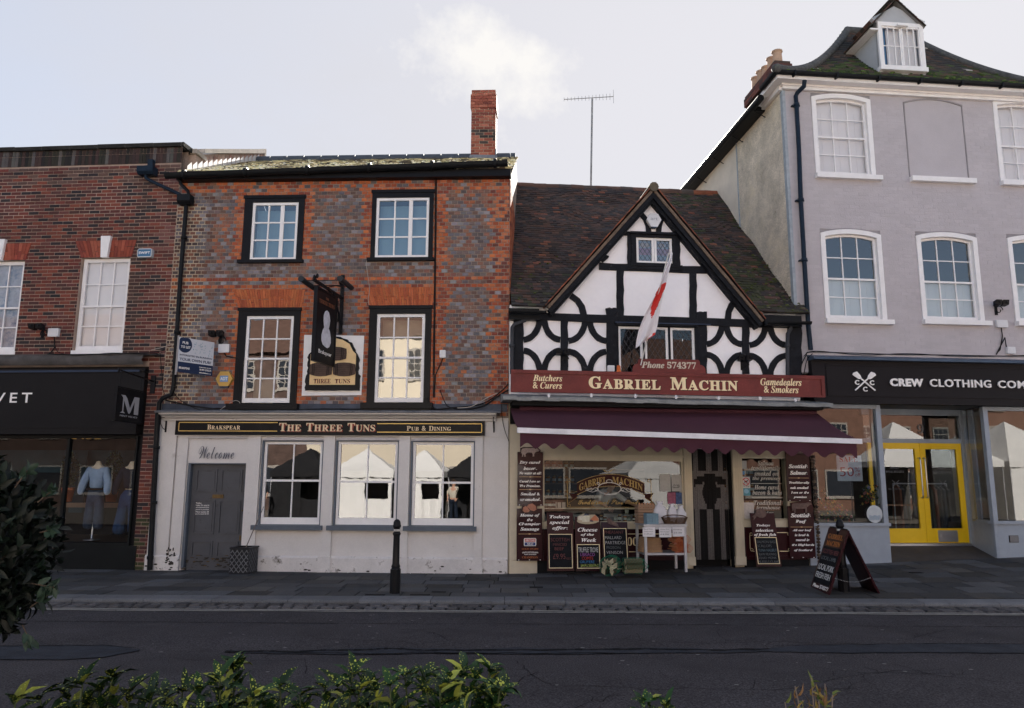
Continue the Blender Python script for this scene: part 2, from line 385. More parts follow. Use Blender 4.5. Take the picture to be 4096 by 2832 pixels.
def sash(th, rect, y, cols, rows, fm, gm, split=None, fr=.055, bar=.022, brail=None, name='window', arch=0.0, parent=None, thick=.05, mull=None, lab=None):
    """sash window in rect (u0,u1,w0,w1) at depth y: frame with glazing bars, panes as sub-part"""
    a, b, c, d = rect; mb = MB(); brl = brail or fr
    def top(x):
        return d if not arch else d-arch*((2*(x-a)/(b-a)-1)**2)
    if arch:
        n = 12
        for i in range(n):
            x0, x1 = a+(b-a)*i/n, a+(b-a)*(i+1)/n
            mb.prism([(x0, top(x0)-fr), (x1, top(x1)-fr), (x1, top(x1)), (x0, top(x0))], y, y+thick)
        mb.box(a, a+fr, y+.001, y+thick, c, top(a)); mb.box(b-fr, b, y+.001, y+thick, c, top(b))
    else:
        mb.box(a, b, y, y+thick, d-fr, d); mb.box(a, a+fr, y+.001, y+thick, c, d-fr); mb.box(b-fr, b, y+.001, y+thick, c, d-fr)
    mb.box(a+fr, b-fr, y, y+thick, c, c+brl)
    i0, i1, j0, j1 = a+fr, b-fr, c+brl, d-fr
    ms = split if split is not None else None
    for k in range(1, cols):
        x = i0+(i1-i0)*k/cols; bw = bar*(mull[1] if mull and mull[0] == k else 1)
        mb.box(x-bw/2, x+bw/2, y+.012, y+thick-.006, j0, top(x)-fr)
    if ms is not None:
        mb.box(i0, i1, y-.006, y+thick, ms-.02, ms+.02); zr = []
        up_ = rows//2; lo_ = rows-up_
        zr += [j0+(ms-j0)*k/lo_ for k in range(1, lo_)]; zr += [ms+(j1-ms)*k/up_ for k in range(1, up_)]
    else: zr = [j0+(j1-j0)*k/rows for k in range(1, rows)]
    for z in zr: mb.box(i0, i1, y+.014, y+thick-.008, z-bar/2, z+bar/2)
    o = th.part(name, mb, fm, parent, lab)
    if gm is not None:
        g = MB(); yy = y+thick*.6
        pts = [(i0, j0), (i1, j0)] + ([(i0+(i1-i0)*(1-k/8), top(i0+(i1-i0)*(1-k/8))-fr) for k in range(9)] if arch else [(i1, j1), (i0, j1)])
        g.face([(p[0], yy, p[1]) for p in pts]); th.part('pane', g, gm, o)
    return o
# ------------------------------------------------------------------ shared materials
RED = [(.42,.11,.045), (.47,.14,.055), (.34,.085,.04), (.22,.058,.038), (.42,.15,.075)]
GREY = [(.14,.13,.145), (.19,.175,.19), (.11,.092,.095), (.16,.12,.115), (.25,.235,.25), (.14,.085,.072), (.20,.115,.09), (.24,.12,.085)]
BROWN = [(.16,.075,.055), (.11,.06,.05), (.20,.09,.06), (.07,.05,.05), (.15,.13,.14)]
MBR = [(.15,.042,.032), (.11,.035,.030), (.19,.055,.038), (.075,.033,.03), (.03,.025,.028), (.12,.045,.04)]
mBrick = mat('brick', attr=True, rough=.86, var=.16, vs=9, bump=.35, bs=90, fine=.16)
mMort = mat('mortar', (.29,.235,.20), rough=.95, var=.35, vs=3, fine=.2)
mMortC = mat('lime_mortar', (.46,.38,.28), rough=.95, var=.25, vs=4, fine=.2)
mMortM = mat('pale_mortar', (.36,.27,.22), rough=.95, var=.3, vs=2, fine=.2)
mRender = mat('painted_render', (.66,.63,.615), rough=.8, var=.07, vs=1.6, bump=.12, bs=25, fine=.03, grime=((.30,.27,.25), 3.4, .63, .16))
mRenderLow = mat('weathered_render', (.66,.63,.62), rough=.85, var=.12, vs=3, bump=.2, bs=30, fine=.05, grime=((.16,.14,.12), 6, .57, .09))
mTrim = mat('white_paint', (.84,.82,.82), rough=.55, var=.05, vs=6, fine=.03, grime=((.45,.42,.39), 12, .66, .08))
mCream = mat('cream_paint', (.60,.53,.41), rough=.6, var=.08, vs=4, grime=((.35,.29,.2), 8, .64, .1))
mBlackW = mat('black_timber', (.012,.013,.017), rough=.62, var=.4, vs=6, bump=.5, bs=30, grime=((.06,.06,.065), 9, .6, .12))
mBlackP = mat('black_paint', (.009,.009,.011), rough=.4, var=.3, vs=5, grime=((.06,.055,.05), 14, .64, .08))
mPipe = mat('cast_iron', (.010,.011,.013), rough=.42, var=.3, vs=8, bump=.15, bs=60)
mBluePipe = mat('blue_black_pipe', (.012,.022,.038), rough=.35, var=.25, vs=8)
mBlueG = mat('blue_grey_paint', (.10,.12,.15), rough=.55, var=.12, vs=7, grime=((.2,.2,.21), 15, .67, .06))
mLead = mat('lead', (.20,.21,.235), rough=.6, metal=.2, var=.3, vs=5, bump=.3, bs=12, grime=((.07,.07,.065), 5, .55, .12))
mLeadDark = mat('dark_lead', (.045,.055,.08), rough=.55, metal=.2, var=.35, vs=4, bump=.3, bs=10)
mPlaster = mat('white_plaster', (.93,.90,.92), rough=.85, var=.035, vs=1.2, bump=.25, bs=9, fine=.015, grime=((.62,.58,.55), 2.6, .68, .14))
mMaroon = mat('maroon_paint', (.030,.006,.009), rough=.38, var=.15, vs=5, coat=.2)
mSignRed = mat('weathered_red_board', (.155,.026,.022), rough=.5, var=.28, vs=2.2, bump=.1, bs=30, fine=.12, grime=((.23,.06,.05), 3, .6, .2))
mCreamLet = mat('cream_lettering', (.90,.74,.46), rough=.6, var=.06, vs=9)
mWhiteLet = mat('white_lettering', (.90,.87,.85), rough=.6, var=.08, vs=9)
mShade = mat('lettering_shade', (.05,.012,.010), rough=.6)
mGold = mat('gold_leaf', (.62,.42,.13), rough=.4, metal=.3, var=.12, vs=9)
mSlate = mat('chalkboard', (.011,.012,.015), rough=.75, var=.35, vs=7, fine=.1)
mChalk = mat('chalk', (.34,.34,.35), rough=.9, var=.35, vs=30)
mChalkDim = mat('faded_chalk', (.12,.13,.14), rough=.9, var=.4, vs=30)
mChalkRed = mat('faded_red_chalk', (.16,.055,.055), rough=.9, var=.3, vs=30)
mSteel = mat('brushed_steel', (.5,.5,.52), rough=.32, metal=.9, var=.1)
mAlu = mat('aluminium', (.42,.42,.45), rough=.45, metal=.5, var=.15, vs=9)
mPlas = mat('white_plastic', (.68,.68,.70), rough=.45, var=.05)
mCable = mat('black_cable', (.012,.012,.013), rough=.5)
mCableW = mat('pale_cable', (.42,.38,.34), rough=.6)
mDark = mat('dark_interior', (.020,.018,.018), rough=.9, var=.3, vs=2)
mFloorIn = mat('shop_floor', (.09,.07,.055), rough=.6, var=.3, vs=3)
mBlind = mat('white_blind', (.80,.78,.78), rough=.7, var=.03, vs=2)
mGlassOld = glass('old_window_glass', 1.5, .10, wave=.012, ws=3)
mGlassLow = glass('ground_floor_glass', 1.4, .07, wave=.012, ws=2.5)
mGlassBut = glass('butcher_glass', .9, .012, wave=.005, ws=1)
mGlassShop = glass('shop_glass', 1.2, .03, wave=.004, ws=1.0)
mGlassSky = glass('sky_facing_glass', 1.5, .08, wave=.02, ws=2)

# ------------------------------------------------------------------ ground
YK = W.g(2048, 2403, 0)[1]                       # front edge of the kerb
ZR = -.055                                       # road level at the channel
KP = lambda px, py: Vector((*W.g(px, py, 0), 0))
pend = [K.M @ Vector((-9, 0, 0)), K.M @ Vector((0, 0, 0)), P.M @ Vector((0, 0, 0)), T.M @ Vector((14, 0, 0))]
def yfac(x):
    for a, b in zip(pend, pend[1:]):
        if x <= b.x: return a.y+(b.y-a.y)*(x-a.x)/(b.x-a.x)
    return pend[-1].y
def zpav(x, y):
    rise = .021*max(0, x-.2) + .012*max(0, x-6.2)
    t = (y-YK)/(yfac(x)-YK)
    return rise*max(0, min(1.28, t))
mAsph = mat('asphalt', (.047,.043,.047), rough=.88, var=.26, vs=.8, bump=.8, bs=48, fine=.75, grime=((.030,.028,.032), 1.3, .56, .2))
mTar = mat('tar_patch', (.030,.033,.042), rough=.8, var=.3, vs=4, bump=.5, bs=120, fine=.4)
mCrack = mat('road_crack', (.008,.008,.009), rough=1)
mSlab = mat('paving_slab', attr=True, rough=.82, var=.22, vs=1.6, bump=.3, bs=50, fine=.35, grime=((.035,.034,.034), 2.6, .64, .14))
mJoint = mat('paving_joint', (.018,.017,.017), rough=1, var=.3)
mKerb = mat('granite_kerb', attr=True, rough=.75, var=.15, vs=3, bump=.3, bs=80, fine=.3, grime=((.05,.048,.05), 4, .58, .12))
mSett = mat('granite_sett', attr=True, rough=.8, var=.2, vs=12, bump=.5, bs=40, fine=.25)
mLine = mat('worn_road_paint', (.30,.285,.26), rough=.85, var=.25, vs=8, grime=((.07,.065,.065), 14, .58, .05))
m = MB(); m.face([(-500,-500,-.16),(500,-500,-.16),(500,500,-.16),(-500,500,-.16)])
solo('ground', None, None, W, m, mAsph, kind='structure')
YS = YK-.46                                      # outer edge of the sett channel
m = MB(); nx, ny = 60, 10
for i in range(nx):
    for j in range(ny):
        def q(a, b):
            x = -30+60*a/nx; y = YS-9*b/ny
            return (x, y, ZR-.004+.05*math.sin(math.pi*min(b/ny, 1)*.5))
        m.face([q(i, j+1), q(i+1, j+1), q(i+1, j), q(i, j)], sm=True)
rd = solo('road', None, None, W, m, mAsph, kind='structure')
def zroad(y): return ZR-.004+.05*math.sin(math.pi*min((YS-y)/9, 1)*.5)
m = MB(); m.face([(-60,-60,.05),(60,-60,.05),(60,YS-9,.05),(-60,YS-9,.05)])
solo('market_square', None, None, W, m, mat('square_paving', (.20,.175,.15), rough=.9, var=.15, vs=1.2), kind='structure')
# worn double line along the channel
m = MB()
for o in (.10, .21):
    for i in range(140):
        a = -14+.2*i; wob = lambda x: .012*math.sin(x*1.7)+.01*math.sin(x*4.1+o*9)
        y0, y1 = YS-o+wob(a), YS-o+wob(a+.2); m.face([(a,y0-.028,zroad(y0)+.007),(a+.2,y1-.028,zroad(y1)+.007),(a+.2,y1+.028,zroad(y1)+.007),(a,y0+.028,zroad(y0)+.007)])
solo('road_marking', None, None, W, m, mLine, kind='structure')
# joints, cracks, tar bands
m = MB()
def crack(pts, wd, mi=0, dz=.005):
    for i in range(len(pts)-1):
        (x0, y0), (x1, y1) = pts[i], pts[i+1]; d = Vector((x1-x0, y1-y0)); nn = Vector((-d.y, d.x)).normalized()*(wd*rnd.uniform(.4, 1.3)/2)
        m.face([(x0-nn.x,y0-nn.y,zroad(y0)+dz),(x1-nn.x,y1-nn.y,zroad(y1)+dz),(x1+nn.x,y1+nn.y,zroad(y1)+dz),(x0+nn.x,y0+nn.y,zroad(y0)+dz)], mi)
yc = W.g(2048, 2499, ZR)[1]
x = -12.0; pp = []
while x < 13: pp.append((x, yc+.02*math.sin(x*.9)+rnd.uniform(-.008, .008))); x += rnd.uniform(.12, .3)
crack(pp, .016)
def wander(x, y, dx, dy, n, wd, j=.09, br=.0):
    pts = [(x, y)]
    for i in range(n):
        x += dx*rnd.uniform(.5, 1.4)+rnd.uniform(-j, j)*.6; y += dy*rnd.uniform(.5, 1.4)+rnd.uniform(-j, j); pts.append((x, y))
        if rnd.random() < br: wander(x, y, dy*rnd.choice((-1, 1))+rnd.uniform(-.04, .04), dx*rnd.choice((-1, 1))*.7, rnd.randint(2, 6), wd*.7, j)
    crack(pts, wd)
for px, py, dx, dy, n in ((2050,2650,.05,-.10,9),(2160,2700,-.05,-.09,12),(3050,2660,.12,-.03,16),(3500,2690,.14,-.06,14),(1560,2520,.10,.02,9),(1780,2560,-.06,.06,7),(3600,2530,.05,-.07,12),(2040,2450,.01,-.07,5),
        (2250,2760,.16,.01,16),(3650,2560,.08,.05,9),(2300,2560,.16,-.02,14),(1250,2560,.15,.01,9),(620,2640,.15,-.01,12),(2900,2570,.15,.0,16),(1930,2440,-.02,-.10,8),(3300,2740,.15,.05,10),(2500,2800,-.1,-.05,12)):
    gx, gy = W.g(px, py, ZR); wander(gx, gy, dx, dy, n, .007, .07, .15)
solo('road_crack', None, None, W, m, mCrack, kind='structure')
m = MB()
def band(pxs, tops, bots, mi=0):
    a = []; b = []
    for px, t, bo in zip(pxs, tops, bots): a.append(W.g(px, t, ZR)); b.append(W.g(px, bo, ZR))
    fine = 6
    for i in range(len(pxs)-1):
        for k in range(fine):
            def e(t, aa, s):
                x = aa[i][0]+(aa[i+1][0]-aa[i][0])*t; y = aa[i][1]+(aa[i+1][1]-aa[i][1])*t
                return (x, y+.035*noise.noise(Vector((x*7, s, 0))))
            t0, t1 = k/fine, (k+1)/fine; p = [e(t0, b, 1), e(t1, b, 1), e(t1, a, 5), e(t0, a, 5)]
            m.face([(q[0], q[1], zroad(q[1])+.009) for q in p], mi)
band([-300, 250, 420, 560], [2596,2592,2590,2608], [2648,2652,2640,2612])
band([900,1150,1400,1550,1700,1950,2060,2300,2500,2700,2900,3080,3200,3400,3700,4200], [2614,2614,2604,2600,2603,2606,2599,2606,2602,2600,2608,2602,2592,2588,2582,2584], [2620,2626,2630,2628,2624,2626,2628,2628,2624,2622,2622,2616,2620,2622,2620,2624])
solo('tar_band', None, None, W, m, mTar, kind='structure')
m = MB()
for pts, wd in (([(900,2618),(1150,2619),(1400,2612),(1550,2607),(1700,2612),(1950,2613),(2300,2610),(2600,2608),(2900,2612),(3100,2608)], .07), ([(1100,2622),(1400,2626),(1550,2626),(1700,2622),(2060,2626),(2500,2622)], .03), ([(3100,2592),(3300,2590),(3700,2584),(4200,2586)], .02), ([(-200,2598),(250,2593),(420,2592),(560,2606)], .02)):
    q = [W.g(a, b, ZR) for a, b in pts]; o = []
    for i in range(len(q)-1):
        for k in range(10): f = k/10; x = q[i][0]*(1-f)+q[i+1][0]*f; o.append((x, q[i][1]*(1-f)+q[i+1][1]*f+.05*noise.noise(Vector((x*5, wd*50, 0)))))
    crack(o, wd, 0, .012)
solo('tar_seam', None, None, W, m, mCrack, kind='structure')
m = MB()
for i in range(150):                                  # chewing gum, grit and pale flecks
    px, py = rnd.uniform(100, 4000), rnd.uniform(2290, 2760); x, y = W.g(px, py, ZR if py > 2440 else 0)
    if YS-.3 < y < YK+.1: continue
    z = (zroad(y)+.006) if y < YS else zpav(x, y)+.006; r_ = rnd.uniform(.006, .020); m.face([(x+r_*1.3*math.cos(k), y+r_*math.sin(k), z) for k in (0, 1, 2, 3, 4, 5)])
solo('pale_flecks', None, None, W, m, mat('grit_fleck', (.16,.155,.15), rough=.9), kind='structure')
# sett channel
m = MB(); m.box(-30, 30, YS-.01, YK+.01, -.12, ZR-.022, 1)
for row in range(2):
    x = -14+.06*row
    while x < 15:
        wd = rnd.uniform(.15, .24); c = rnd.uniform(.045, .105); c = (c, c*.95, c*1.0)
        y0 = YS+.02+.22*row; z = ZR+rnd.uniform(-.006, .010); g = .012
        def P8(i, o): return [(x+g+i, y0+g+i, o), (x+wd-g-i, y0+g+i, o), (x+wd-g-i, y0+.22-g-i, o), (x+g+i, y0+.22-g-i, o)]
        b = P8(0, z-.03); t = P8(.018, z+.004); j = [rnd.uniform(-.006, .006) for _ in range(4)]
        t = [(p[0]+j[k], p[1]+j[3-k], p[2]+j[k]) for k, p in enumerate(t)]
        m.hexa(b+t, 0, c); x += wd
solo('sett_channel', None, None, W, m, [mSett, mJoint], kind='structure')
# kerb stones
m = MB(); x = -14
while x < 15:
    wd = rnd.uniform(.8, 1.15); c = rnd.uniform(.10, .15); c = (c, c*1.02, c*1.10); z = rnd.uniform(-.003, .003); j = rnd.uniform(-.006, .006)
    m.prismx([(YK+.02+j, ZR-.06), (YK+j, ZR+.01), (YK+.006+j, -.02+z), (YK+.028+j, z), (YK+.40, z+.002), (YK+.40, ZR-.06)][::-1], x+.004, x+wd-.004, 0, c); x += wd
solo('kerb', None, None, W, m, mKerb, kind='structure')
# paving slabs
m = MB(); y = YK+.404; row = 0
while y < 2.6:
    d = rnd.choice((.42, .45, .5)); x = -14+rnd.uniform(0, .5)
    while x < 15:
        wd = rnd.choice((.45, .6, .68, .75)); g = .008; h = rnd.uniform(-.0025, .0025)
        c = .75*rnd.choice((.048, .068, .086, .108, .060)); tint = rnd.choice(((1, .97, 1.02), (1, 1, 1.06), (1.05, .98, .93), (.97, 1, 1.1))); c = (c*tint[0], c*tint[1], c*tint[2])
        if abs(x+wd/2+3.0*0) < 20:
            v = [(x+g,y+g),(x+wd-g,y+g),(x+wd-g,y+d-g),(x+g,y+d-g)]
            m.hexa([(p[0],p[1],zpav(*p)-.05) for p in v]+[(p[0],p[1],zpav(*p)+h) for p in v], 0, c)
        x += wd
    y += d; row += 1
for i in range(60):
    a, b = -14+.5*i, -13.5+.5*i
    m.face([(a,YK+.4,-.014),(b,YK+.4,-.014),(b,2.6,zpav(b,2.6)-.014),(a,2.6,zpav(a,2.6)-.014)], 1)
for px, py, aa, bb in ((1755,2363,.22,.10),(2145,2345,.22,.14),(3665,2312,.22,.12),(3760,2252,.2,.10),(3050,2276,.26,.12),(1500,2374,.30,.10),(1680,2374,.30,.10)):
    gx, gy = W.g(px, py, .02); z = zpav(gx, gy)+.005; m.box(gx-aa/2, gx+aa/2, gy-bb/2, gy+bb/2, z-.01, z, 1)
solo('pavement', None, None, W, m, [mSlab, mJoint], kind='structure')
# ================================================================== PUBLIC HOUSE
UL = P.p(640, 1700)[0]; EAVE = P.p(1390, 722)[1]; HC = P.p(1300, 1640)[1]      # left corner, wall top, top of the ground-floor cornice
DEP = 7.0
pub = Thing('public_house', 'three-storey old brick pub with grey and orange brickwork above a white rendered ground floor', 'building', P, (UL/2, 0, 0))
w2 = [P.r(977, 787, 1213, 1041), P.r(1489, 765, 1731, 1033)]
w1 = [P.r(948, 1236, 1193, 1616), P.r(1476, 1227, 1721, 1612)]
g1 = [P.r(1042, 1762, 1290, 2100), P.r(1339, 1762, 1593, 2102), P.r(1641, 1764, 1899, 2104)]
dr = P.r(738, 1852, 975, 2268)
uppr = w2+w1
pane_t = P.r(1214, 1342, 1451, 1583)
bands = [P.p(1300, 1112)[1], P.p(1300, 1150)[1]]
topz = EAVE-.26; uedge = P.p(2028, 900)[0]; cablU = P.p(1750, 1000)[0]; creamU = P.p(835, 1000)[0]
BH = .0765; BL = .121
def pubcol(u, z, row, k, rr):
    near = 9; zin = False
    for h in uppr:
        if h[2]-.02 < z < h[3]+.12:
            dl = max(h[0]-u, u-h[1]); near = min(near, dl)
    tooth = .13 if (row//1) % 2 else .27
    for h in w1:
        if h[3]+.0 < z < h[3]+.42 and h[0]-.32 < u < h[1]+.32: return pick(rr, RED)
    if near < tooth and near > -1: return pick(rr, RED)
    if z > topz: return pick(rr, RED if rr.random() < .75 else GREY)
    for b in bands:
        if abs(z-b) < BH*.5: return pick(rr, RED)
    if u > UL*0-.16-(.14 if row % 2 else 0) or (u > -.45 and rr.random() < .55): return pick(rr, RED if rr.random() < .8 else [(.14,.05,.04)])
    cu = cablU
    if cu-.05 < u < cu+(.20 if row % 2 else .10) : return pick(rr, RED)
    if u < creamU-.25+(.1 if row % 3 else 0)-.28*math.sin(z*1.3)*.3:
        return pick(rr, BROWN if u < creamU-.42 else BROWN+GREY[:2]), 0, .0035
    r = noise.noise(Vector((u*1.1, z*1.1, 3)))
    if u < creamU+.1: return pick(rr, GREY[:5]+BROWN[:2])
    if r > .05 and rr.random() < .38: return pick(rr, [(.28,.11,.07), (.34,.12,.06), (.22,.10,.075)])
    return pick(rr, GREY)
m = MB()
cx = creamU
holed(m, UL, 0, HC-.15, EAVE, 0, .22, uppr, 0)
holed(m, UL, 0, -.1, HC-.15, .02, .24, [(*dr[:2], dr[2]-.2, dr[3]), *g1], 2)
# the lime-pointed strip at the left end
m.face([(UL, -.003, HC-.1), (cx, -.003, HC-.1), (cx-.1, -.003, EAVE-.5), (UL, -.003, EAVE-.5)], 1)
brickwork(m, UL, 0, HC-.12, EAVE, 0, BL, BH, uppr, pubcol, 3, g=.0135, stagger=.5, seed=11)
a, b = pane_t[0], pane_t[1]
m.box(UL, 0, DEP-.2, DEP, -.1, EAVE, 0); m.box(UL, UL+.2, .24, DEP-.2, -.1, EAVE, 0); m.box(-.2, 0, .24, DEP-.2, -.1, EAVE, 0)
m.box(UL+.2, -.2, .24, DEP-.2, HC-.3, HC-.1, 4); m.box(UL+.2, -.2, .24, DEP-.2, (w2[0][2]+w1[0][3])/2, (w2[0][2]+w1[0][3])/2+.15, 4)
m.box(UL+.2, -.2, 2.6, 2.7, -.1, HC-.3, 4); m.box(UL+.2, -.2, .24, DEP-.2, -.1, -.02, 4); m.box(UL+.2, -.2, 2.6, 2.7, HC-.1, EAVE, 4)
wall = pub.part('wall', m, [mMort, mMortC, mRender, mBrick, mDark])
# brick returns on the right flank
m = MB()
for i in range(int((EAVE-5.2)/BH)):
    z = 5.2+i*BH; y = (.0 if i % 2 else .06)
    while y < 3: m.box(.002, .014, y+.006, y+.21, z+.006, z+BH-.005, 0, pick(rnd, RED)); y += .22
pub.part('flank_brickwork', m, mBrick)
for i, (h, t) in enumerate(((w1[0], P.r(931, 1160, 1220, 1234)), (w1[1], P.r(1453, 1150, 1739, 1226)))):
    m = MB(); arcbricks(m, h[0]-.02, h[1]+.02, t[0], t[1], h[3]+.005, t[3], -.004, 27, RED[:3]+[(.44,.12,.05)], seed=20+i); pub.part('flat_arch', m, mBrick)
# upper windows
def black_frame(h, y, il, ir, it, ib, nm='window_frame'):
    m = MB(); a, b, c, d = h
    m.box(a-.012, a+il, -.035, y+.12, c, d); m.box(b-ir, b+.012, -.035, y+.12, c, d); m.box(a+il, b-ir, -.034, y+.12, d-it, d+.012)
    m.box(a-.03, b+.03, -.055, -.002, d-.045, d+.02)
    if ib: m.box(a+il, b-ir, -.034, y+.12, c, c+ib)
    return pub.part(nm, m, mBlackP)
s2 = [P.r(1007, 812, 1191, 1041, -.0), P.r(1504, 793, 1716, 1032, -.0)]
for h, s in zip(w2, s2):
    black_frame(h, 0, s[0]-h[0], h[1]-s[1], h[3]-s[3], 0)
    sash(pub, s, -.02, 3, 3, mTrim, mGlassSky, name='casement_window', fr=.055, bar=.03, mull=(2, 2.6))
    m = MB(); m.box(h[0]-.07, h[1]+.05, -.10, .02, h[2]-.07, h[2]-.005); pub.part('window_sill', m, mBlackP)
    m = MB(); m.box(s[0]+.03, s[1]-.03, .20, .21, s[2], s[3]-.1); pub.part('blind', m, mat('sky_tint_blind', (.22,.33,.40), rough=.8, var=.04), label='blind behind the panes, coloured blue grey for the reflected sky')  # the blind's blue stands in for sky mirrored in the panes
s1 = [P.r(979, 1265, 1169, 1611), P.r(1504, 1257, 1698, 1609)]
for h, s, sp in zip(w1, s1, (1435, 1432)):
    black_frame(h, 0, s[0]-h[0], h[1]-s[1], h[3]-s[3], 0)
    sash(pub, s, -.015, 3, 4, mTrim, mGlassOld, split=P.p(1300, sp)[1], name='sash_window', fr=.06, bar=.028, brail=.09)
    m = MB(); m.box(h[0]-.10, h[1]+.08, -.16, .02, h[2]-.12, h[2]-.005); m.box(h[0]-.06, h[1]+.05, -.11, .01, h[2]-.2, h[2]-.12); pub.part('window_sill', m, mBlackP)
m = MB(); m.box(s1[0][0]+.05, s1[0][1]-.5, .42, .43, s1[0][2], s1[0][3]-1.2); m.box(s1[1][0]+.02, s1[1][1]-.02, .45, .46, s1[1][2]+.05, s1[1][3]-.02); pub.part('blind', m, mat('cream_reflection_sheet', (.50,.42,.32), rough=.8, var=.1, vs=3), label='cream sheet inside the first-floor windows, coloured for the reflected house')  # cream colour imitates the house front mirrored in the glass
# roof
ER = .22; RD = 3.35; RH = P.p(1500, 640, RD)[1]
m = MB(); e0 = Vector((UL+.05, -ER, EAVE+.13)); rs = Vector((0, RD+ER, RH-EAVE-.13)); ln = rs.length; rs.normalize()
def lich(c, s, row, rr):
    if rr.random() < .4: return pick(rr, [(.62,.54,.30), (.72,.64,.38)])
    return pick(rr, [(.09,.08,.06), (.13,.10,.07), (.06,.06,.05)])
m.face([e0, e0+Vector((-UL, 0, 0)), e0+Vector((-UL, 0, 0))+rs*ln, e0+rs*ln], 1)
tiles(m, e0, (1, 0, 0), rs, -UL, ln, .17, .105, lich, seed=8, th=.016)
for i in range(1500):                               # cushions of lichen and moss
    s = abs(rnd.gauss(0, 1.3)); c = rnd.random()*-UL
    if s < ln: q = e0+Vector((c, 0, 0))+rs*s; r_ = rnd.uniform(.014, .034); m.ball((q.x, q.y, q.z+.024), r_*1.4, r_, r_*.8, 6, 0, pick(rnd, [(.86,.78,.50), (.75,.66,.36), (.9,.85,.66)]), .5)
m.box(UL, 0, RD-.05, DEP, RH-.35, RH-.3, 1)
m.face([(UL, RD, RH), (0, RD, RH), (0, DEP+.1, EAVE), (UL, DEP+.1, EAVE)], 1)
for x in (UL, 0): m.face([(x, 0, EAVE), (x, RD, RH-.02), (x, DEP, EAVE)], 2)
roof = pub.part('roof', m, [mat('clay_tile', attr=True, rough=.9, var=.2, vs=8, bump=.4, bs=60, fine=.2), mDark, mMort])
m = MB(); x = UL+.35
ru0 = P.p(1017, 655, RD)[0]
x = ru0
while x < -.05:
    x1 = min(x+.44, -.02); m.tube([(x+.006, RD, RH+.02), (x1-.006, RD, RH+.02)], .11+rnd.uniform(0, .006), 12); m.tube([(x1-.03, RD, RH-.02), (x1, RD, RH-.02)], .122, 12); x = x1
pub.part('ridge_tiles', m, mat('blue_black_ridge', (.06,.072,.09), rough=.55, var=.3, vs=8), roof)
ch = P.r(1884, 357, 1982, 628, RD-.2)
m = MB(); yb = RD-.2; a, b = ch[0], ch[1]; cz = ch[3]; cpal = [(.33,.10,.065), (.26,.075,.05), (.38,.14,.09), (.20,.06,.045)]
m.box(a+.01, b-.01, yb+.012, yb+.6, RH-.4, cz-.01, 1)
def ccol(u, z, row, k, rr):
    if cz-1.45 < z < cz-1.1 and u > a+.2 and rr.random() < .75 or (cz-1.2 < z < cz-1.08): return pick(rr, [(.04,.035,.035), (.08,.06,.055)])
    return pick(rr, cpal)
brickwork(m, a, b, RH-.15, cz-.01, yb+.012, .22, .077, [], ccol, 0, g=.012, seed=31)
brickwork(m, a-.02, b+.02, cz-.50, cz-.14, yb-.01, .22, .077, [], ccol, 0, g=.01, seed=32)
m.box(a-.018, b+.018, yb-.008, yb+.62, cz-.5, cz-.14, 0, (.24,.08,.055))
for i in range(int((cz-RH+.2)/.077)):
    z = RH-.2+i*.077; m.box(b-.01, b+.001, yb+.02, yb+.3, z+.005, z+.07, 0, pick(rnd, cpal)); m.box(b-.01, b+.001, yb+.31, yb+.59, z+.005, z+.07, 0, pick(rnd, cpal))
for i in range(6): m.ball((a+.05+i*(b-a-.1)/5, yb+.1, cz-.005), .05, .05, .02, 6, 0, (.2,.12,.1), .4)
pub.part('chimney', m, [mBrick, mMortC], roof)
m = MB(); m.prism([(a-.06, RH-.24), (b+.07, RH-.24), (b+.05, RH-.02), (a-.01, RH+.0)], yb-.05, yb+.02); m.box(b, b+.03, yb-.05, yb+.5, RH-.25, RH+.15); pub.part('lead_flashing', m, mLead, roof)
# gutter and fascia board
gl = P.p(664, 700, -.28)[0]; gr = P.p(2031, 656, -.28)[0]; gz0 = P.p(664, 705, -.28)[1]; gz1 = P.p(2031, 655, -.28)[1]
m = MB(); prof = [(math.cos(math.pi+math.pi*k/10)*.085, math.sin(math.pi+math.pi*k/10)*.085) for k in range(11)]
for k in range(10):
    (y0, z0), (y1, z1) = prof[k], prof[k+1]; c = -.28
    m.face([(gl, c+y0, gz0+z0+.03), (gr, c+y0, gz1+z0+.03), (gr, c+y1, gz1+z1+.03), (gl, c+y1, gz0+z1+.03)], sm=True)
m.tube([(gl, -.365, gz0+.035), (gr, -.365, gz1+.035)], .012, 6)
for i in range(6):
    t = (i+.3)/5.5; u = gl+(gr-gl)*t
    if u < gr-.02: m.lathe([(.088, -.03), (.100, -.03), (.100, .03), (.088, .03)], (u, -.28, gz0+(gz1-gz0)*t+.02), 14, axis='x')
m.ball((gl, -.28, gz0+.02), .02, .085, .085, 10)
pub.part('gutter', m, mPipe)
m = MB(); m.box(UL+.02, .03, -.20, -.015, EAVE-.02, EAVE+.09); m.box(UL+.02, .03, -.20, -.165, EAVE+.09, EAVE+.17); pub.part('fascia_board', m, mBlackP)
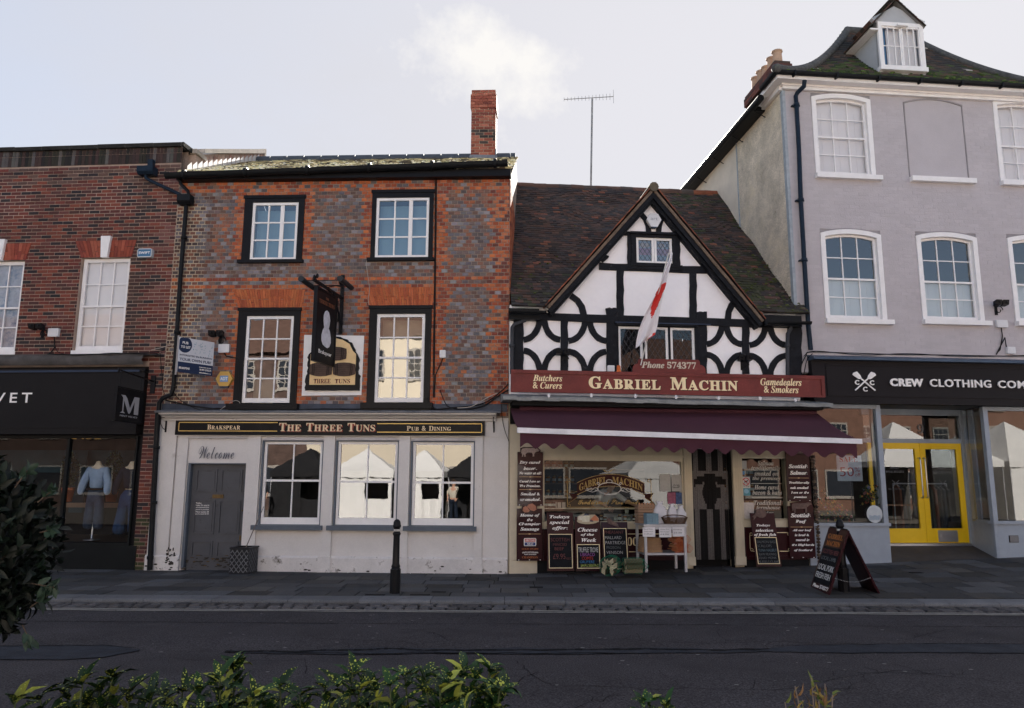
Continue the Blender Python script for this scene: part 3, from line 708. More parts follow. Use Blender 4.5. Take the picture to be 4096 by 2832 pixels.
# ground floor: cornice, pilasters, plinth, panels
zc0 = P.p(1300, 1684)[1]; zc1 = P.p(1300, 1652, -.25)[1]; cl, cr_ = P.p(640, 1665, -.2)[0], P.p(1983, 1665, -.2)[0]
m = MB(); hh = zc1-zc0
pr = [(.02, zc0-.02), (-.06, zc0), (-.07, zc0+hh*.28), (-.14, zc0+hh*.42), (-.15, zc0+hh*.55), (-.23, zc0+hh*.75), (-.27, zc0+hh*.8), (-.27, zc1), (.02, zc1+.03)]
m.prismx(pr[::-1], cl, cr_); pub.part('cornice', m, mRender)
m = MB()
n = 26
for i in range(n):
    a, b = cl-.06+(cr_+.16-cl)*i/n, cl-.06+(cr_+.16-cl)*(i+1)/n; dz = rnd.uniform(-.006, .008)
    m.prismx([(-.31, zc1+.0), (-.32, zc1+.03+dz), (.0, zc1+.085), (.0, zc1+.03)], a+.001, b)
m.box(UL+.02, -.02, -.03, 0.0, zc1+.05, HC+.12, 1); pub.part('lead_ledge', m, [mLead, mLeadDark])
zs = P.p(1300, 1758)[1]; zp = P.p(1400, 2226)[1]; zsil = g1[0][2]
m = MB(); yb = -.035
pil = [(P.p(608, 2000)[0], P.p(690, 2000)[0]), (P.p(698, 2000)[0], P.p(738, 2000)[0]), (dr[1]+.0, g1[0][0]-.03), (g1[0][1]+.0, g1[1][0]-.02), (g1[1][1], g1[2][0]-.02), (g1[2][1], P.p(1930, 2000)[0])]
zt = P.p(1300, 1746)[1]
for a, b in pil: m.box(a, b, yb, .02, zp, zt)
m.box(pil[0][0], -.001, -.02, .02, zt, zc0+.01)
m.box(P.p(700, 2000)[0], P.p(1930, 2000)[0], yb-.004, .02, zt, zc0+.005)
m.box(P.p(1931, 2000)[0], 0.002, .0, .02, -.1, zt)
m.box(dr[0], dr[1], -.0, .02, dr[3]+.0, P.p(860, 1755)[1])
for h in (P.r(745, 1755, 985, 1851), *g1):           # chamfered heads, their shading painted as darker grey strips
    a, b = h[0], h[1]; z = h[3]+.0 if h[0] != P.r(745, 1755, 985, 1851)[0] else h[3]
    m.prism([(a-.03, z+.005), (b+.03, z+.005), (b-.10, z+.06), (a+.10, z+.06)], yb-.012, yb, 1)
pub.part('pilasters', m, [mRender, mat('painted_shade_grey', (.52,.49,.49), rough=.8)])
m = MB()
segs = [(pil[0][0]-.02, pil[1][1]+.0), (pil[2][0], -.0)]
for a, b in segs: m.prismx([(.02, -.1), (-.055, -.1), (-.06, zp-.03), (-.038, zp), (.02, zp)][::-1], a, b)
for a, b in pil[2:]: m.box(a-.005, b+.015, -.085, -.05, -.1, zp+.005)
pub.part('plinth', m, mRenderLow)
for i, h in enumerate(g1):
    m = MB(); a, b, c, d = h
    m.box(a-.001, a+.03, -.02, .16, c, d); m.box(b-.025, b, -.02, .16, c, d); m.box(a+.03, b-.025, -.02, .16, d-.02, d); pub.part('window_frame', m, mBlueG)
    s = (a+.035, b-.03, c+.01, d-.022)
    sp = P.p(1300, (1923, 1926, 1928)[i])[1]
    sash(pub, s, .03, 2, 2, mTrim, mGlassLow, split=sp, name='sash_window', fr=.05, bar=.024, brail=.13)
    m = MB(); m.box(a-.10, b+.05, -.12, .02, c-.09, c-.002); m.box(a-.0, b+.0, .0, .1, c-.003, c+.012); pub.part('window_sill', m, mBlueG)
# door
m = MB(); a, b, c, d = dr; y = .10
m.box(a, a+.05, -.0, y+.08, c-.02, d, 1); m.box(b-.02, b, .0, y+.08, c-.02, d, 1); m.box(a+.05, b-.02, .0, y+.08, d-.02, d, 1)
a += .055; b -= .025; m.box(a, b, y, y+.05, .0, d-.022, 0)
mx_ = (a+b)/2; st = .085; H = d-.022
def panel(x0, x1, z0, z1):
    t = .026
    for q in ((x0, x1, z0, z0+t), (x0, x1, z1-t, z1), (x0, x0+t, z0+t, z1-t), (x1-t, x1, z0+t, z1-t)): m.box(q[0], q[1], y-.022, y, q[2], q[3], 0)
    m.box(x0+.05, x1-.05, y-.008, y, z0+.05, z1-.05, 0)
for x0, x1 in ((a+st, mx_-.04), (mx_+.04, b-st)):
    panel(x0, x1, H*.735, H-.10); panel(x0, x1, H*.335, H*.655); panel(x0, x1, H*.06+.12, H*.27)
door = pub.part('door', m, [mat('charcoal_door_paint', (.075,.077,.088), rough=.5, var=.12, vs=4, grime=((.03,.03,.03), 5, .62, .1)), mBlueG], label='charcoal panelled door with flaking paint at its foot')
m = MB(); m.box(mx_-.11, mx_+.11, y-.022, y-.008, H*.675, H*.675+.07); m.box(mx_-.075, mx_+.075, y-.03, y-.021, H*.675+.02, H*.675+.052); pub.part('letter_plate', m, mat('old_brass', (.13,.085,.035), rough=.4, metal=.5, var=.3, vs=20), door)
m = MB(); m.ball((b-.035, y-.03, H*.56), .02, .02, .02, 8); m.box(b-.07, b-.04, y-.012, y-.002, H*.28, H*.28+.09); pub.part('door_knob', m, MATS['old_brass'], door)
m = MB(); Z0 = H*.655-.07
for i, s in enumerate(('Notice', 'Under 25s must be', 'accompanied by', 'parent or guardian.', 'Those under 25', 'may be asked for ID')):
    text(m, s, 'b', onwall(y-.012), a+st+.03, a+st+.30, Z0-i*.042, Z0-i*.042+.028, keep=False) if i else text(m, s, 'b', onwall(y-.012), a+st+.03, a+st+.14, Z0, Z0+.028)
pub.part('door_notice', m, mWhiteLet, door)
m = MB(); wl = P.r(799, 1785, 940, 1835)
text(m, 'Welcome', 's', onwall(-.044), wl[0], wl[1], wl[2], wl[3], bold=-.004)
pub.part('welcome_lettering', m, mat('grey_lettering', (.12,.12,.14), rough=.7))
m = MB()                                              # blistered patch at the foot of the doorway
for i in range(60):
    x = a+rnd.random()*(b-a); z = .05+rnd.random()*.22; r_ = rnd.uniform(.01, .05); m.prism(ell(x, z, r_, r_*.35, 7), y-.016, y-.003, rnd.choice((0, 0, 1)))
for i in range(26): f = rnd.random(); m.prism(ell(pil[1][0]+.02+rnd.gauss(0, .045), .12+.3*f, rnd.uniform(.006, .03)*(1.3-f), rnd.uniform(.01, .03), 7), -.068-.0002*i, -.03, 0)
for i in range(26): q_ = rnd.choice(segs); x = rnd.uniform(q_[0]+.03, q_[1]-.03); r_ = rnd.uniform(.006, .03); m.prism(ell(x, .02+abs(rnd.gauss(0, .06)), r_*1.4, r_*.6, 6), -.063-.0001*i, -.05, 0)
pub.part('flaked_paint', m, [mat('bare_dark_wood', (.05,.043,.038), rough=.9), mat('ochre_undercoat', (.10,.065,.035), rough=.9)])
# ---- pub: painted square behind the carved sign
m = MB(); q = pane_t; m.prism([(q[0], q[2]), (q[1], q[2]+.01), (q[1]+.01, q[3]-.01), (q[0]-.01, q[3]+.01)], -.022, -.01); pub.part('painted_panel', m, mTrim)
# downpipes
def pipe_path(pts, r, y): return [(*P.p(px, py, y)[:1], y, P.p(px, py, y)[1]) for px, py in pts]
m = MB(); pts = pipe_path([(745, 815), (722, 1100), (694, 1545)], .04, -.09)
m.tube(pts, .042, 10); pts = pipe_path([(694, 1545), (686, 1578), (650, 1592), (637, 1612), (633, 1660)], .04, -.12); m.tube(pts, .045, 10)
pts = pipe_path([(632, 1650), (599, 2280)], .05, -.13); m.tube(pts, .052, 10)
m.tube(pipe_path([(719, 716), (722, 735), (752, 765), (756, 785)], .04, -.16), .035, 8)
a, b, c, d = P.r(716, 783, 768, 818, -.14); m.prismx([(-.24, d), (-.24, c+.06), (-.18, c), (-.05, c), (-.05, d)], a, b)
for px, py in ((735, 950), (708, 1330), (699, 1470), (628, 1790), (618, 2010), (603, 2230)):
    u, z = P.p(px, py, -.1); m.lathe([(.056, -.03), (.062, -.03), (.062, .03), (.056, .03)], (u, -.12 if py > 1600 else -.09, z), 12)
pub.part('downpipe', m, mPipe)

# ------------------------------------------------------------------ signs and fittings on the pub
def fascia_sign():
    q = P.r(706, 1687, 1936, 1737, -.08); t = Thing('fascia_sign', 'long black pub fascia board with gold border and cream lettering above the ground-floor windows', 'sign', P, (q[0], -.04, q[2]))
    m = MB(); m.box(q[0], q[1], -.085, -.042, q[2], q[3]); m.box(q[0]-.015, q[1]+.015, -.10, -.042, q[3], q[3]+.02); m.box(q[0]-.015, q[1]+.015, -.10, -.042, q[2]-.02, q[2])
    m.box(q[0]-.015, q[0], -.10, -.042, q[2], q[3]); m.box(q[1], q[1]+.015, -.10, -.042, q[2], q[3]); t.part('board', m, mBlackP)
    m = MB(); y = -.088
    for x0, x1, ya in ((716, 1110, 1707), (1509, 1927, 1712)):
        g = P.r(x0, ya-17, x1, ya+17, -.08); k = .008
        m.box(g[0], g[1], y, -.084, g[2]-k, g[2]+k); m.box(g[0], g[1], y, -.084, g[3]-k, g[3]+k)
        e = g[0] if x0 < 1000 else g[1]; m.box(e-k, e+k, y, -.084, g[2]+k, g[3]-k)
    t.part('gold_border', m, mGold)
    m = MB(); sh = MB()
    def sc(first, rest, x0, x1, yt, yb, cap):
        pass
    for words, x0, x1, yt, yb in (('BRAKSPEAR', 830, 963, 1699, 1718), ('THE THREE TUNS', 1117, 1503, 1692, 1725), ('PUB & DINING', 1627, 1806, 1704, 1723)):
        # large first letters, small capitals after them
        parts = []; ws = words.split(' '); tot = 0; k = .80
        for wi, wd in enumerate(ws):
            if wi: tot += .38; 
            for ci, ch in enumerate(wd):
                g = glyphs(ch, 'b'); sc_ = 1.0 if (ci == 0) else k; wdt = (g[3]-g[2])*sc_; parts.append((ch, tot, wdt, sc_)); tot += wdt+.055
        q1 = P.r(x0, yt, x1, yb, -.08); f = (q1[1]-q1[0])/tot; hh = q1[3]-q1[2]
        for ch, o, wdt, sc_ in parts:
            A = q1[0]+o*f; text(m, ch, 'b', onwall(-.0885), A, A+wdt*f, q1[2], q1[2]+hh*sc_, bold=.006)
            if x0 == 1117: text(sh, ch, 'b', onwall(-.0865), A+.016, A+wdt*f+.016, q1[2]-.014, q1[2]-.014+hh*sc_, bold=.01)
    t.part('lettering', m, mat('pale_gold_lettering', (.78,.62,.42), rough=.55, var=.08, vs=12)); t.part('lettering_shadow', sh, mat('red_letter_shadow', (.30,.05,.03), rough=.6))
fascia_sign()
def carved_sign():
    q = P.r(1226, 1342, 1442, 1562, -.05); x0, x1, z0, z1 = q; cx = (x0+x1)/2; W_ = x1-x0; H_ = z1-z0
    t = Thing('wall_sign', 'carved pub sign with three barrels on the white square between the first-floor windows', 'sign', P, (cx, -.03, z0))
    def outline(k, b=0):
        L = [(-.5, .0+b), (.5, .0+b), (.5, .26), (.47, .30), (.475, .60), (.45, .66), (.41, .70), (.36, .78), (.32, .86), (.24, .92), (.12, .975), (.0, .985)]
        L = L + [(-p[0], p[1]) for p in L[::-1][1:-1] if p != L[0]]
        return [(cx+p[0]*W_*k, z0+(p[1]*k+(1-k)*.5)*H_) for p in L]
    m = MB(); o = outline(1.0); o2 = []
    for i in range(len(o)):
        p, n_ = o[i], o[(i+1) % len(o)]; L_ = math.hypot(n_[0]-p[0], n_[1]-p[1]); s_ = max(1, int(L_/.05))
        for k in range(s_): f = k/s_; j = .012*math.sin(k*2.2+i) if i > 1 else .004*math.sin(k); o2.append((p[0]+(n_[0]-p[0])*f+j, p[1]+(n_[1]-p[1])*f+j*.5))
    m.prism(o2, -.075, -.022); t.part('carved_frame', m, mBlackP)
    m = MB(); m.prism([(p[0]*1.0, p[1]) for p in [(cx-.42*W_, z0+.10*H_), (cx+.42*W_, z0+.10*H_), (cx+.42*W_, z0+.655*H_), (cx+.36*W_, z0+.71*H_), (cx+.29*W_, z0+.84*H_), (cx+.16*W_, z0+.915*H_), (cx, z0+.95*H_), (cx-.16*W_, z0+.915*H_), (cx-.29*W_, z0+.84*H_), (cx-.36*W_, z0+.71*H_), (cx-.42*W_, z0+.655*H_)]], -.085, -.07)
    t.part('cream_ground', m, mat('varnished_cream', (.78,.56,.29), rough=.5, var=.16, vs=2.5, grime=((.45,.27,.12), 3, .6, .2)))
    mw = mat('carved_barrel_wood', (.075,.045,.035), rough=.6, var=.3, vs=9); mh = mat('barrel_hoop', (.02,.014,.012), rough=.5)
    for bx, bz in ((.04, .66), (-.215, .375), (.215, .375)):
        m = MB(); X, Z = cx+bx*W_, z0+bz*H_; rx, rz = .20*W_, .125*H_
        pts = [(X-rx, Z-rz*.72), (X-rx*.5, Z-rz*.95), (X, Z-rz), (X+rx*.5, Z-rz*.95), (X+rx, Z-rz*.72), (X+rx*1.04, Z), (X+rx, Z+rz*.72), (X+rx*.5, Z+rz*.95), (X, Z+rz), (X-rx*.5, Z+rz*.95), (X-rx, Z+rz*.72), (X-rx*1.04, Z)]
        m.prism(pts, -.105, -.084, 0); g = []
        for k in (-.72, -.58, .58, .72):
            zz_ = rz*(1-.28*k*k); m.strip([(X+k*rx-.01, Z-zz_), (X+k*rx*1.04, Z), (X+k*rx-.01, Z+zz_)], .012, -.110, -.104, 1)
        for k in (-.6, -.3, 0, .3, .6): m.strip([(X-rx*.95, Z+rz*.72*k), (X, Z+rz*k), (X+rx*.95, Z+rz*.72*k)], .004, -.1065, -.104, 1)
        t.part('barrel', m, [mw, mh])
    m = MB()
    for s_, a_, b_ in (('THREE', -.34, -.03), ('TUNS', .05, .33)): text(m, s_, 'b', onwall(-.088), cx+a_*W_, cx+b_*W_, z0+.125*H_, z0+.205*H_, bold=.012)
    t.part('lettering', m, mat('dark_red_letters', (.13,.022,.016), rough=.5))
carved_sign()
def hanging_pub_sign():
    u0, z0 = P.p(1366, 1215, -.05)
    t = Thing('hanging_sign', 'black pub sign with a white two-lobed shape hanging from an iron bracket on the pub', 'sign', P, (u0, -.02, z0-.8))
    L_ = 1.32; lat = -.13; zt = P.p(1366, 1190, -.1)[1]
    def B(s, dz, dx=0): return (u0+lat*s/L_+dx, -.05-s, zt+dz)
    m = MB(); ztop = P.p(1366, 1102)[1]; zbot = P.p(1366, 1338)[1]
    m.box(u0-.035, u0+.035, -.055, -.012, zbot, ztop)
    m.hexa([B(0,-.025,-.022), B(0,-.025,.022), B(L_+.1,-.025,.022), B(L_+.1,-.025,-.022), B(0,.025,-.022), B(0,.025,.022), B(L_+.1,.025,.022), B(L_+.1,.025,-.022)])
    arc = [B(.02+.75*(1-math.cos(k/10*math.pi/2)), -.72+.70*math.sin(k/10*math.pi/2)) for k in range(11)]; m.tube(arc, .018, 8)
    m.tube([B(.02, .22), B(.35, .17), B(.75, .03)], .012, 8)
    for k in range(14):
        pass
    m.tube([B(.30+.10*math.cos(k*.5)*(1-k/26), -.16+.10*math.sin(k*.5)*(1-k/26)) for k in range(18)], .010, 6)
    for s in (L_+.08,): m.ball(B(s, .04), .03, .05, .06, 8); m.ball(B(s-.05, .09, .03), .03, .03, .05, 8)
    m.ball(B(.1, .3), .04, .04, .06, 8)
    t.part('bracket', m, mBlackP)
    # lamps: two tubes along the sign, on cross rods
    for sx, nm in ((-.37, 0), (.37, 1)):
        m = MB(); zz = .10
        m.tube([B(1.12, zz, sx), B(.50, zz-.02, sx)], .052, 12); m.tube([B(1.13, zz, sx), B(1.08, zz, sx)], .058, 12); t.part('tube_lamp', m, mat('dark_lamp_housing', (.03,.035,.04), rough=.4))
    m = MB(); m.tube([B(1.0, .10, -.37), B(1.0, .10, .37)], .009, 6); m.tube([B(.66, .09, -.37), B(.66, .09, .37)], .009, 6); m.box(u0-.1, u0-.02, -.3, -.2, zt-.2, zt-.1); t.part('lamp_rod', m, mPipe)
    a = Vector(B(1.22, -.05)); b = Vector(B(.42, -.05)); H_ = P.p(1323, 1190, -.5)[1]-P.p(1323, 1462, -.5)[1]
    r_ = (b-a)+Vector((.06, 0, 0)); bd = Board(a-Vector((0, 0, H_+.05)), r_, (0, 0, H_))
    m = MB(); bd.slab(m, 0, 1, 0, 1, -.05, 0); bd.frame(m, -.03, 1.03, -.02, 1.02, .035, -.062, .012); pn = t.part('sign_panel', m, mBlackP)
    m = MB()
    for s in (.12, .88): q = bd.m(s, 1.0, -.025); m.tube([q, (q[0], q[1], q[2]+.09)], .012, 6)
    t.part('hook', m, mPipe)
    m = MB()
    def lobe(cx, cy, rx, ry, n=22): return [(cx+rx*math.cos(2*math.pi*i/n), cy+ry*math.sin(2*math.pi*i/n)*(1+.06*math.sin(5*2*math.pi*i/n))) for i in range(n)]
    sh = []
    for i in range(40):
        tt = i/39; 
    prof = [(.5,.745),(.60,.73),(.66,.68),(.69,.62),(.665,.55),(.63,.50),(.70,.46),(.76,.38),(.77,.31),(.70,.24),(.60,.215),(.48,.225),(.36,.245),(.29,.30),(.28,.37),(.33,.44),(.40,.49),(.38,.53),(.35,.58),(.35,.66),(.41,.72)]
    bd.poly(m, [(1-p[0]*1.0+.0 if False else p[0], p[1]) for p in prof[::-1]], .002, .006)
    t.part('white_emblem', m, mat('emblem_white', (.60,.60,.66), rough=.7, var=.22, vs=7))
    m = MB(); text(m, 'Brakspear', '', bd.m, .18, .84, .095, .165, depth=.004); t.part('lettering', m, mWhiteLet)
    m = MB(); text(m, 'THE', 'b', bd.m, .43, .57, .895, .925, depth=.004); text(m, 'THREE TUNS', 'b', bd.m, .10, .90, .81, .87, depth=.004); t.part('gilt_lettering', m, mat('dull_gilt', (.16,.06,.03), rough=.5))
hanging_pub_sign()
def alarm_bell():
    u, z = P.p(1335, 1273); m = MB()
    m.lathe([(.115, -.02), (.115, -.07), (.09, -.09), (.06, -.095), (.055, -.08), (.03, -.08), (.025, -.10), (0, -.10)], (u, 0, z), 24, axis='y')
    solo('alarm_bell', 'round dark alarm bell on the bricks behind the swinging pub sign', 'alarm bell', P, m, mat('bell_metal', (.05,.045,.04), rough=.5))
alarm_bell()
def letting_board():
    a = Vector((P.p(713, 1424, -.95)[0], -.95, P.p(713, 1490, -.95)[1])); b = Vector((P.p(853, 1438, -.35)[0], -.35, P.p(853, 1502, -.35)[1]))
    hgt = P.p(713, 1354, -.95)[1]-P.p(713, 1494, -.95)[1]
    a.z = b.z = (a.z+b.z)/2; bd = Board(a, b-a, (0, 0, hgt))
    t = Thing('letting_board', 'blue and white pub-to-let board on a post beside the downpipe', 'sign', P, (a.x, -.3, a.z))
    m = MB(); bd.slab(m, 0, 1, 0, 1, -.012, 0); t.part('board', m, mat('board_white', (.58,.60,.66), rough=.6, var=.06))
    nv = mat('navy_print', (.012,.025,.07), rough=.6); m = MB()
    bd.slab(m, 0, 1, 0, .30, .001, .003); bd.poly(m, [(min(.36, max(0, p[0])), min(1, p[1])) for p in ell(.16, .80, .20, .23, 26)], .001, .003)
    for s_, x0, x1, z0, z1 in (('INTERESTED IN RUNNING', .04, .96, .475, .525), ('YOUR OWN PUB?', .04, .94, .34, .42)): text(m, s_, '', bd.m, x0, x1, z0, z1, depth=.004, bold=.01)
    t.part('navy_print', m, nv)
    m = MB()
    for s_, x0, x1, z0, z1 in (('PUB', .09, .25, .82, .89), ('TO LET', .05, .32, .70, .77), ('BRAKSPEAR', .04, .34, .10, .16), ('CONTACT US ON', .60, .95, .20, .23), ('01491 570275', .62, .96, .12, .17), ('BRAKSPEAR.CO.UK', .62, .96, .04, .07)): text(m, s_, '', bd.m, x0, x1, z0, z1, depth=.006, bold=.012)
    t.part('white_print', m, mWhiteLet)
    m = MB()
    for i in range(40):
        cx, cz = rnd.uniform(.4, .97), rnd.uniform(.58, .96); k = rnd.uniform(0, 6)
        m.add(_petal(bd, cx, cz, k))
    t.part('leaf_pattern', m, mat('pale_teal_print', (.16,.32,.42), rough=.7))
    m = MB(); m.tube([tuple(a+Vector((-.03, .02, -.05))), tuple(a+Vector((-.03, .02, hgt+.03)))], .02, 8)
    for z in (.05, hgt-.05): m.tube([tuple(a+Vector((-.03, .02, z))), (a.x+.0, -.1, a.z+z)], .014, 6)
    t.part('post', m, mat('grey_post', (.3,.28,.28), rough=.6))
def _petal(bd, cx, cz, k):
    o = MB(); c, s = math.cos(k), math.sin(k); L = .045; pts = [(0, 0), (L*.5, L*.25), (L, 0), (L*.5, -L*.25)]
    bd.poly(o, [(cx+(x*c-z*s)*.7, cz+(x*s+z*c)) for x, z in pts], .001, .003); return o
letting_board()
def floodlight(fr, px, py, lab, box=None, group='scroll floodlights above the shop fronts', s=1.0, light=(.018,.018,.02), y0=0.0):
    u, z = fr.p(px, py, y0-.1); t = Thing('floodlight', lab, 'floodlight', fr, (u, y0, z), group); m = MB()
    m.box(u-.03, u+.03, y0-.02, y0-.0, z-.16, z+.12); m.tube([(u+.09*math.cos(k*.45)*(1-k/22)+.04, y0-.05, z-.06+.10*math.sin(k*.45)*(1-k/22)) for k in range(16)], .009, 6)
    m.tube([(u, y0-.02, z+.05), (u, y0-.16, z+.09)], .012, 6); t.part('scroll_bracket', m, mBlackP)
    for d in (-.09, .07):
        m = MB(); v = [(u+d-.07,y0-.24,z+.02),(u+d+.06,y0-.24,z+.02),(u+d+.05,y0-.12,z+.0),(u+d-.05,y0-.12,z+.0),(u+d-.07,y0-.26,z+.12),(u+d+.06,y0-.26,z+.12),(u+d+.05,y0-.13,z+.10),(u+d-.05,y0-.13,z+.10)]
        m.hexa(v); m.ball((u+d, y0-.265, z+.07), .022, .012, .022, 8); t.part('lamp_head', m, mBlackP)
def jbox(fr, rect, lab, y0=0.0, cab=None):
    q = fr.r(*rect, y0-.05); t = Thing('junction_box', lab, 'junction box', fr, (q[0], y0, q[2])); m = MB()
    a, b, c, d = q; m.prism([(a+.01, c), (b-.01, c), (b, c+.01), (b, d-.01), (b-.01, d), (a+.01, d), (a, d-.01), (a, c+.01)], y0-.08, y0-.012); m.box(a+.03, b-.03, y0-.086, y0-.08, c+.03, d-.03)
    t.part('cover', m, mPlas)
    if cab:
        m = MB(); m.tube([(fr.p(x, y, y0-.03)[0], y0-.03, fr.p(x, y, y0-.03)[1]) for x, y in cab], .011, 6); t.part('cable', m, mCable)
floodlight(P, 875, 1350, 'black floodlight on the pub left of its first-floor windows, over a white box')
jbox(P, (875, 1377, 918, 1411), 'white junction box right of the pub-to-let board', cab=[(896, 1412), (905, 1425), (945, 1432), (955, 1440), (957, 1600)])
jbox(P, (1759, 1401, 1783, 1431), 'small white box right of the pub first-floor windows', cab=[(1772, 1432), (1760, 1460), (1742, 1500), (1737, 1590)])
def alarm_box(fr, px, py, sz, lab, txt, body, plate, tc_, y0=0.0, hexa=True, h=None):
    u, z = fr.p(px, py, y0-.1); t = Thing('alarm_box', lab, 'alarm box', fr, (u, y0, z-sz/2)); m = MB()
    if hexa: pts = [(u+sz/2*math.cos(math.pi/3*k), z+sz/2*math.sin(math.pi/3*k)) for k in range(6)]
    else: pts = [(u-sz/2+.02, z-h/2), (u+sz/2-.02, z-h/2), (u+sz/2, z-h/2+.03), (u+sz/2, z+h/2-.03), (u+sz/2-.03, z+h/2), (u-sz/2+.03, z+h/2), (u-sz/2, z+h/2-.03), (u-sz/2, z-h/2+.03)]
    m.prism(pts, y0-.10, y0-.01); t.part('housing', m, body)
    if hexa: m = MB(); m.prism([(u-sz*.22, z-sz*.52), (u+sz*.22, z-sz*.52), (u+sz*.27, z-sz*.40), (u-sz*.27, z-sz*.40)], y0-.09, y0-.02); t.part('strobe', m, mat('blue_lens', (.03,.05,.09), rough=.3))
    k = .24 if hexa else .44
    m = MB(); m.box(u-sz*k, u+sz*k, y0-.103, y0-.099, z-(sz*.18 if hexa else h*.38), z+(sz*.18 if hexa else h*.38)); t.part('badge', m, plate)
    m = MB(); text(m, txt, '', onwall(y0-.105), u-sz*k*.88, u+sz*k*.88, z-sz*.09, z+sz*.09, bold=.02); t.part('lettering', m, tc_)
mYel = mat('yellow_plastic', (.55,.33,.08), rough=.5, var=.08)
alarm_box(P, 896, 1515, .34, 'yellow hexagonal alarm box beside the pub window, under the white box', 'ADT', mYel, mat('badge_blue', (.18,.30,.50), rough=.5), mat('badge_white', (.75,.75,.75), rough=.5))
# cables strung over the pub front
def cables(name, lab, fr, sets, mt=None, r=.01):
    m = MB()
    for pts, rr_, y in sets:
        q = [Vector((fr.p(a, b, y)[0], y, fr.p(a, b, y)[1])) for a, b in pts]; s = []
        for i in range(len(q)-1):
            p0, p1, p2, p3 = q[max(i-1, 0)], q[i], q[i+1], q[min(i+2, len(q)-1)]
            for k in range(4):
                t_ = k/4; s.append(.5*((2*p1)+(p2-p0)*t_+(2*p0-5*p1+4*p2-p3)*t_**2+(3*p1-p0-3*p2+p3)*t_**3))
        s.append(q[-1]); m.tube(s, rr_, 5)
    return solo(name, lab, 'cable', fr, m, mt or mCable)
cables('cable', 'pair of black cables running down the pub front right of its windows', P, [([(1746, 706), (1744, 900), (1741, 1150), (1739, 1300), (1737, 1450), (1734, 1590)], .012, -.03), ([(1741, 706), (1740, 900), (1737, 1150), (1735, 1300), (1733, 1500)], .008, -.03)])
cables('cable', 'thin pale cable hanging between the two right-hand pub windows', P, [([(1467, 1030), (1466, 1060), (1474, 1120), (1478, 1160), (1473, 1200), (1479, 1234)], .006, -.03)], mCableW)
cables('cable', 'tangle of black cables lying on the lead ledge of the pub', P, [([(660, 1600), (760, 1622), (880, 1636), (960, 1618), (1100, 1640), (1300, 1636), (1500, 1638), (1720, 1638), (1800, 1632), (1900, 1622), (1960, 1600), (2010, 1560), (2034, 1535)], .012, -.06),
    ([(1710, 1590), (1740, 1636), (1840, 1640), (1930, 1625), (2000, 1580), (2034, 1560)], .016, -.08), ([(690, 1560), (720, 1600), (800, 1640), (870, 1632), (930, 1640)], .008, -.05), ([(1760, 1560), (1775, 1600), (1800, 1630), (1880, 1640)], .008, -.05), ([(2006, 1615), (2010, 1680), (2022, 1730), (2036, 1765)], .006, -.05)])
cables('cable', 'pale cable loops among the black ones at the pub ledge', P, [([(1830, 1632), (1880, 1628), (1920, 1608), (1950, 1590), (1990, 1572)], .008, -.10), ([(880, 1640), (920, 1612), (945, 1602), (960, 1615), (930, 1636)], .006, -.08), ([(650, 1545), (690, 1480), (705, 1420), (700, 1380), (640, 1392), (605, 1400)], .006, -.08)], mCableW)
def hook(px0, lab, s):
    m = MB(); u, z1 = P.p(px0, 1670, -.06); z0 = z1-.29; m.box(u-.012, u+.012, -.05, -.02, z0, z1); m.tube([(u, -.04, z1-.01), (u, -.30, z1-.01)], .009, 6)
    m.tube([(u, -.28, z1-.02), (u, -.25, z1-.14), (u, -.15, z1-.22), (u, -.05, z1-.24)], .008, 6); solo('iron_bracket', lab, 'bracket', P, m, mBlackP)
hook(664, 'empty iron basket bracket on the pub left corner pilaster', 1); hook(1976, 'empty iron basket bracket right of the pub fascia board', 1)
m = MB()
for px in (1803, 1842): u, z = P.p(px, 1353); m.lathe([(.03, -.012), (.03, -.02), (.018, -.02), (.018, -.014), (.008, -.014), (.008, -.03), (0, -.03)], (u, 0, z), 12, axis='y')
pub.part('tie_bolt', m, mLead)

